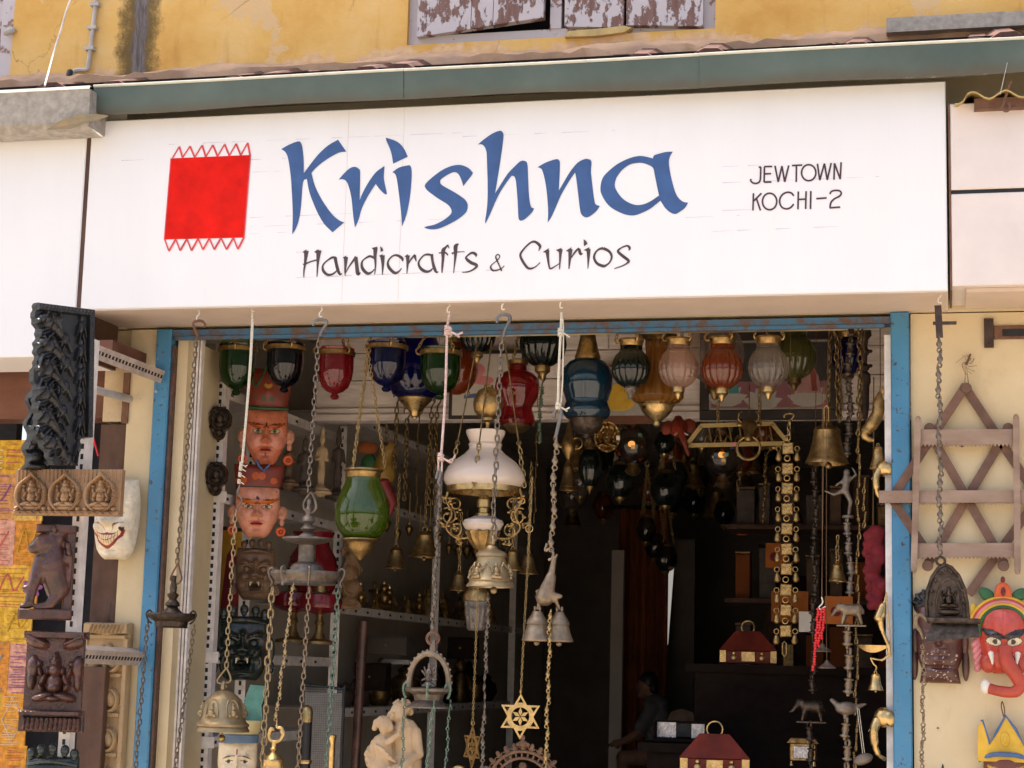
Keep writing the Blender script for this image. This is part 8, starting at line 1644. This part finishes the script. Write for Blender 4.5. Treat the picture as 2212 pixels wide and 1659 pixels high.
# red elephant mask
t = Th('elephant_mask', 'bright red painted elephant face mask with striped crown and curled trunk', 'mask', 2168, 1380, -.02)
rd = lin((192, 70, 54))
sculpt(t, 'face', 104, 150, 34, facew(.92, 1, .74, .42), [(0, .45, .3, .3, 6), (0, -.15, .2, .5, 9), (.44, .10, .22, .08, 5, 1), (.42, -.02, .2, .07, 3, 1), (.62, -.5, .22, .16, 8, 1), (0, .55, .02, .2, -2)],
       [('arc', .44, .10, .48, .16, 22, B_, 1, .05), ('e', .42, -.09, .34, .125, 14, B_, 1), ('e', .42, -.095, .30, .10, 14, lin((222, 205, 175)), 1), ('e', .36, -.09, .10, .08, 0, B_, 1), ('e', 0, .45, .6, .3, 0, lin((196, 82, 72))), ('band', .0, .66, .012, .10, 0, lin((90, 30, 30)))], rd, 'painted_gloss', 72, 96)
t.part(MB().tube(smoothpath([(0, -36, -18), (4, -42, -48), (22, -40, -76), (32, -36, -96), (20, -36, -112), (-8, -34, -112), (-34, -32, -106)], 6), [15]*5+[16]*6+[15]*6+[13]*8+[12]*6+[11.5]*6, 14), 'trunk', 'red_pt')
t.part(MB().ell((-40, -32, -103), (12, 13, 16)), 'trunk_tip', 'white_pt')
for k in range(7): pass
tr = MB()
for k in range(6): tr.ring((2+k*2.2, -38, -30-k*8), 15.8-k*.1, 1.3, (.1, -.35, 1), 18, 5)
t.part(tr, 'trunk_rings', 'red_pt')
for q in (-1, 1):
    t.part(MB().cap((q*27, -30, -34), (q*25, -40, -54), 7.5, 2, 10), 'tusk', 'white_pt'); t.part(MB().ell((q*32, -14, -52), (19, 18, 22)), 'cheek', 'red_pt')
    em_ = MB()
    for j in range(5): em_.cap((q*50, 2, 2-j*14), (q*(62-j*1.5), -2, -14-j*13), 9, 7, 8)
    t.part(em_, 'ear', 'pink_pt'); t.part(MB().ell((q*54, -4, 18), (10, 8, 10)), 'ear_root', 'red_pt')
for k, (rx, mt) in enumerate(((50, 'green_pt'), (56, 'yellow_pt'), (62, 'pink_pt'), (67, 'red_pt'), (71, 'yellow_pt'))):
    t.part(MB().tube([(rx*math.cos(math.radians(a)), -16+k*1.5-8*math.sin(math.radians(a)), 18+(rx+4)*.92*math.sin(math.radians(a))) for a in range(-14, 195, 8)], 4.6, 7), 'crown_band', mt)
remesh(t.part(MB().ell((0, -14, 100), (18, 10, 22)).ell((-10, -14, 92), (10, 8, 12)).ell((10, -14, 92), (10, 8, 12)), 'crown_flower', 'orange_pt'), .004, 2); t.part(MB().ell((0, -25, 100), (5, 3, 10)), 'flower_eye', 'red_glaze'); t.part(MB().ell((0, -10, 126), (5, 5, 8)), 'crown_tip', 'red_glaze')
for q in (-1, 1): t.part(MB().ell((q*34, -10, 94), (20, 8, 13), rot=(0, -q*35, 0)), 'crown_leaf', 'green_pt'); t.part(MB().ell((q*62, -4, 60), (8, 6, 16)), 'side_knob', 'yellow_pt')
# brown mask with yellow crown
t = Th('yellow_crown_mask', 'brown face mask with yellow pointed crown edged in blue', 'mask', 2172, 1690, -.02)
sculpt(t, 'face', 92, 130, 26, facew(.95, 1, .62, .34), FACE, [('arc', .44, .40, .44, .09, 18, lin((200, 160, 30)), 1, .05), ('e', .42, .17, .2, .05, -6, lin((215, 200, 170)), 1), ('e', .42, .17, .07, .045, 0, B_, 1)], lin((112, 60, 42)))
cr = MB().prism([(-58, 44), (58, 44), (58, 120), (40, 78), (22, 112), (2, 140), (-16, 108), (-32, 80), (-48, 130), (-56, 118)], -22, -12)
t.part(cr, 'crown', 'yellow_pt', smooth=False)
t.part(MB().tube([(58, -18, 122), (40, -20, 78), (22, -22, 114), (2, -22, 142), (-16, -22, 110), (-32, -20, 80), (-48, -18, 132)], 3.4, 6).tube(smoothpath([(-56, -10, 46), (-28, -24, 58), (0, -28, 60), (28, -24, 58), (56, -10, 46)], 4), 5, 8), 'crown_trim', 'blue_pt'); t.part(MB().ell((0, -23, 92), (10, 3, 16)).ell((0, -25, 92), (5, 3, 9)), 'crown_boss', 'yellow_pt')
for q in (-1, 1): ear(t, q*52, 0, 24, 'mask_brown', q=q)
t.part(MB().tube(smoothpath([(-2, -12, 140), (-6, -4, 160), (-4, 8, 172), (0, -6, 158), (0, -12, 140)], 4), 1.3, 5), 'cord', 'twine')
t = Th('carved_bird', 'tip of a dark carved bird beak at the bottom edge', 'carving', 2036, 1700, -.05)
remesh(t.part(MB().ell((0, 0, 0), (16, 12, 22)).cap((0, 0, 18), (1, -6, 50), 9, 2, 8), 'head', 'ebony'), .004, 2)
# nails and plaster blemishes on the cream wall
for u, v in ((2160, 974), (2030, 1172+20), (2040, 1182)):
    pass
for i, (u, v) in enumerate(((2030, 1183), (2194, 1183), (2078, 966), (2030, 965), (2026, 1574))):
    solo(MB().lathe([(0, 3), (2.6, 2), (2.6, 0), (0, 0)], seg=8), 'wall_nail', 'rusty nail head in the cream wall near the trellis rack', 'nail', 'rust', u, v, -.002, group='nails in the cream wall')
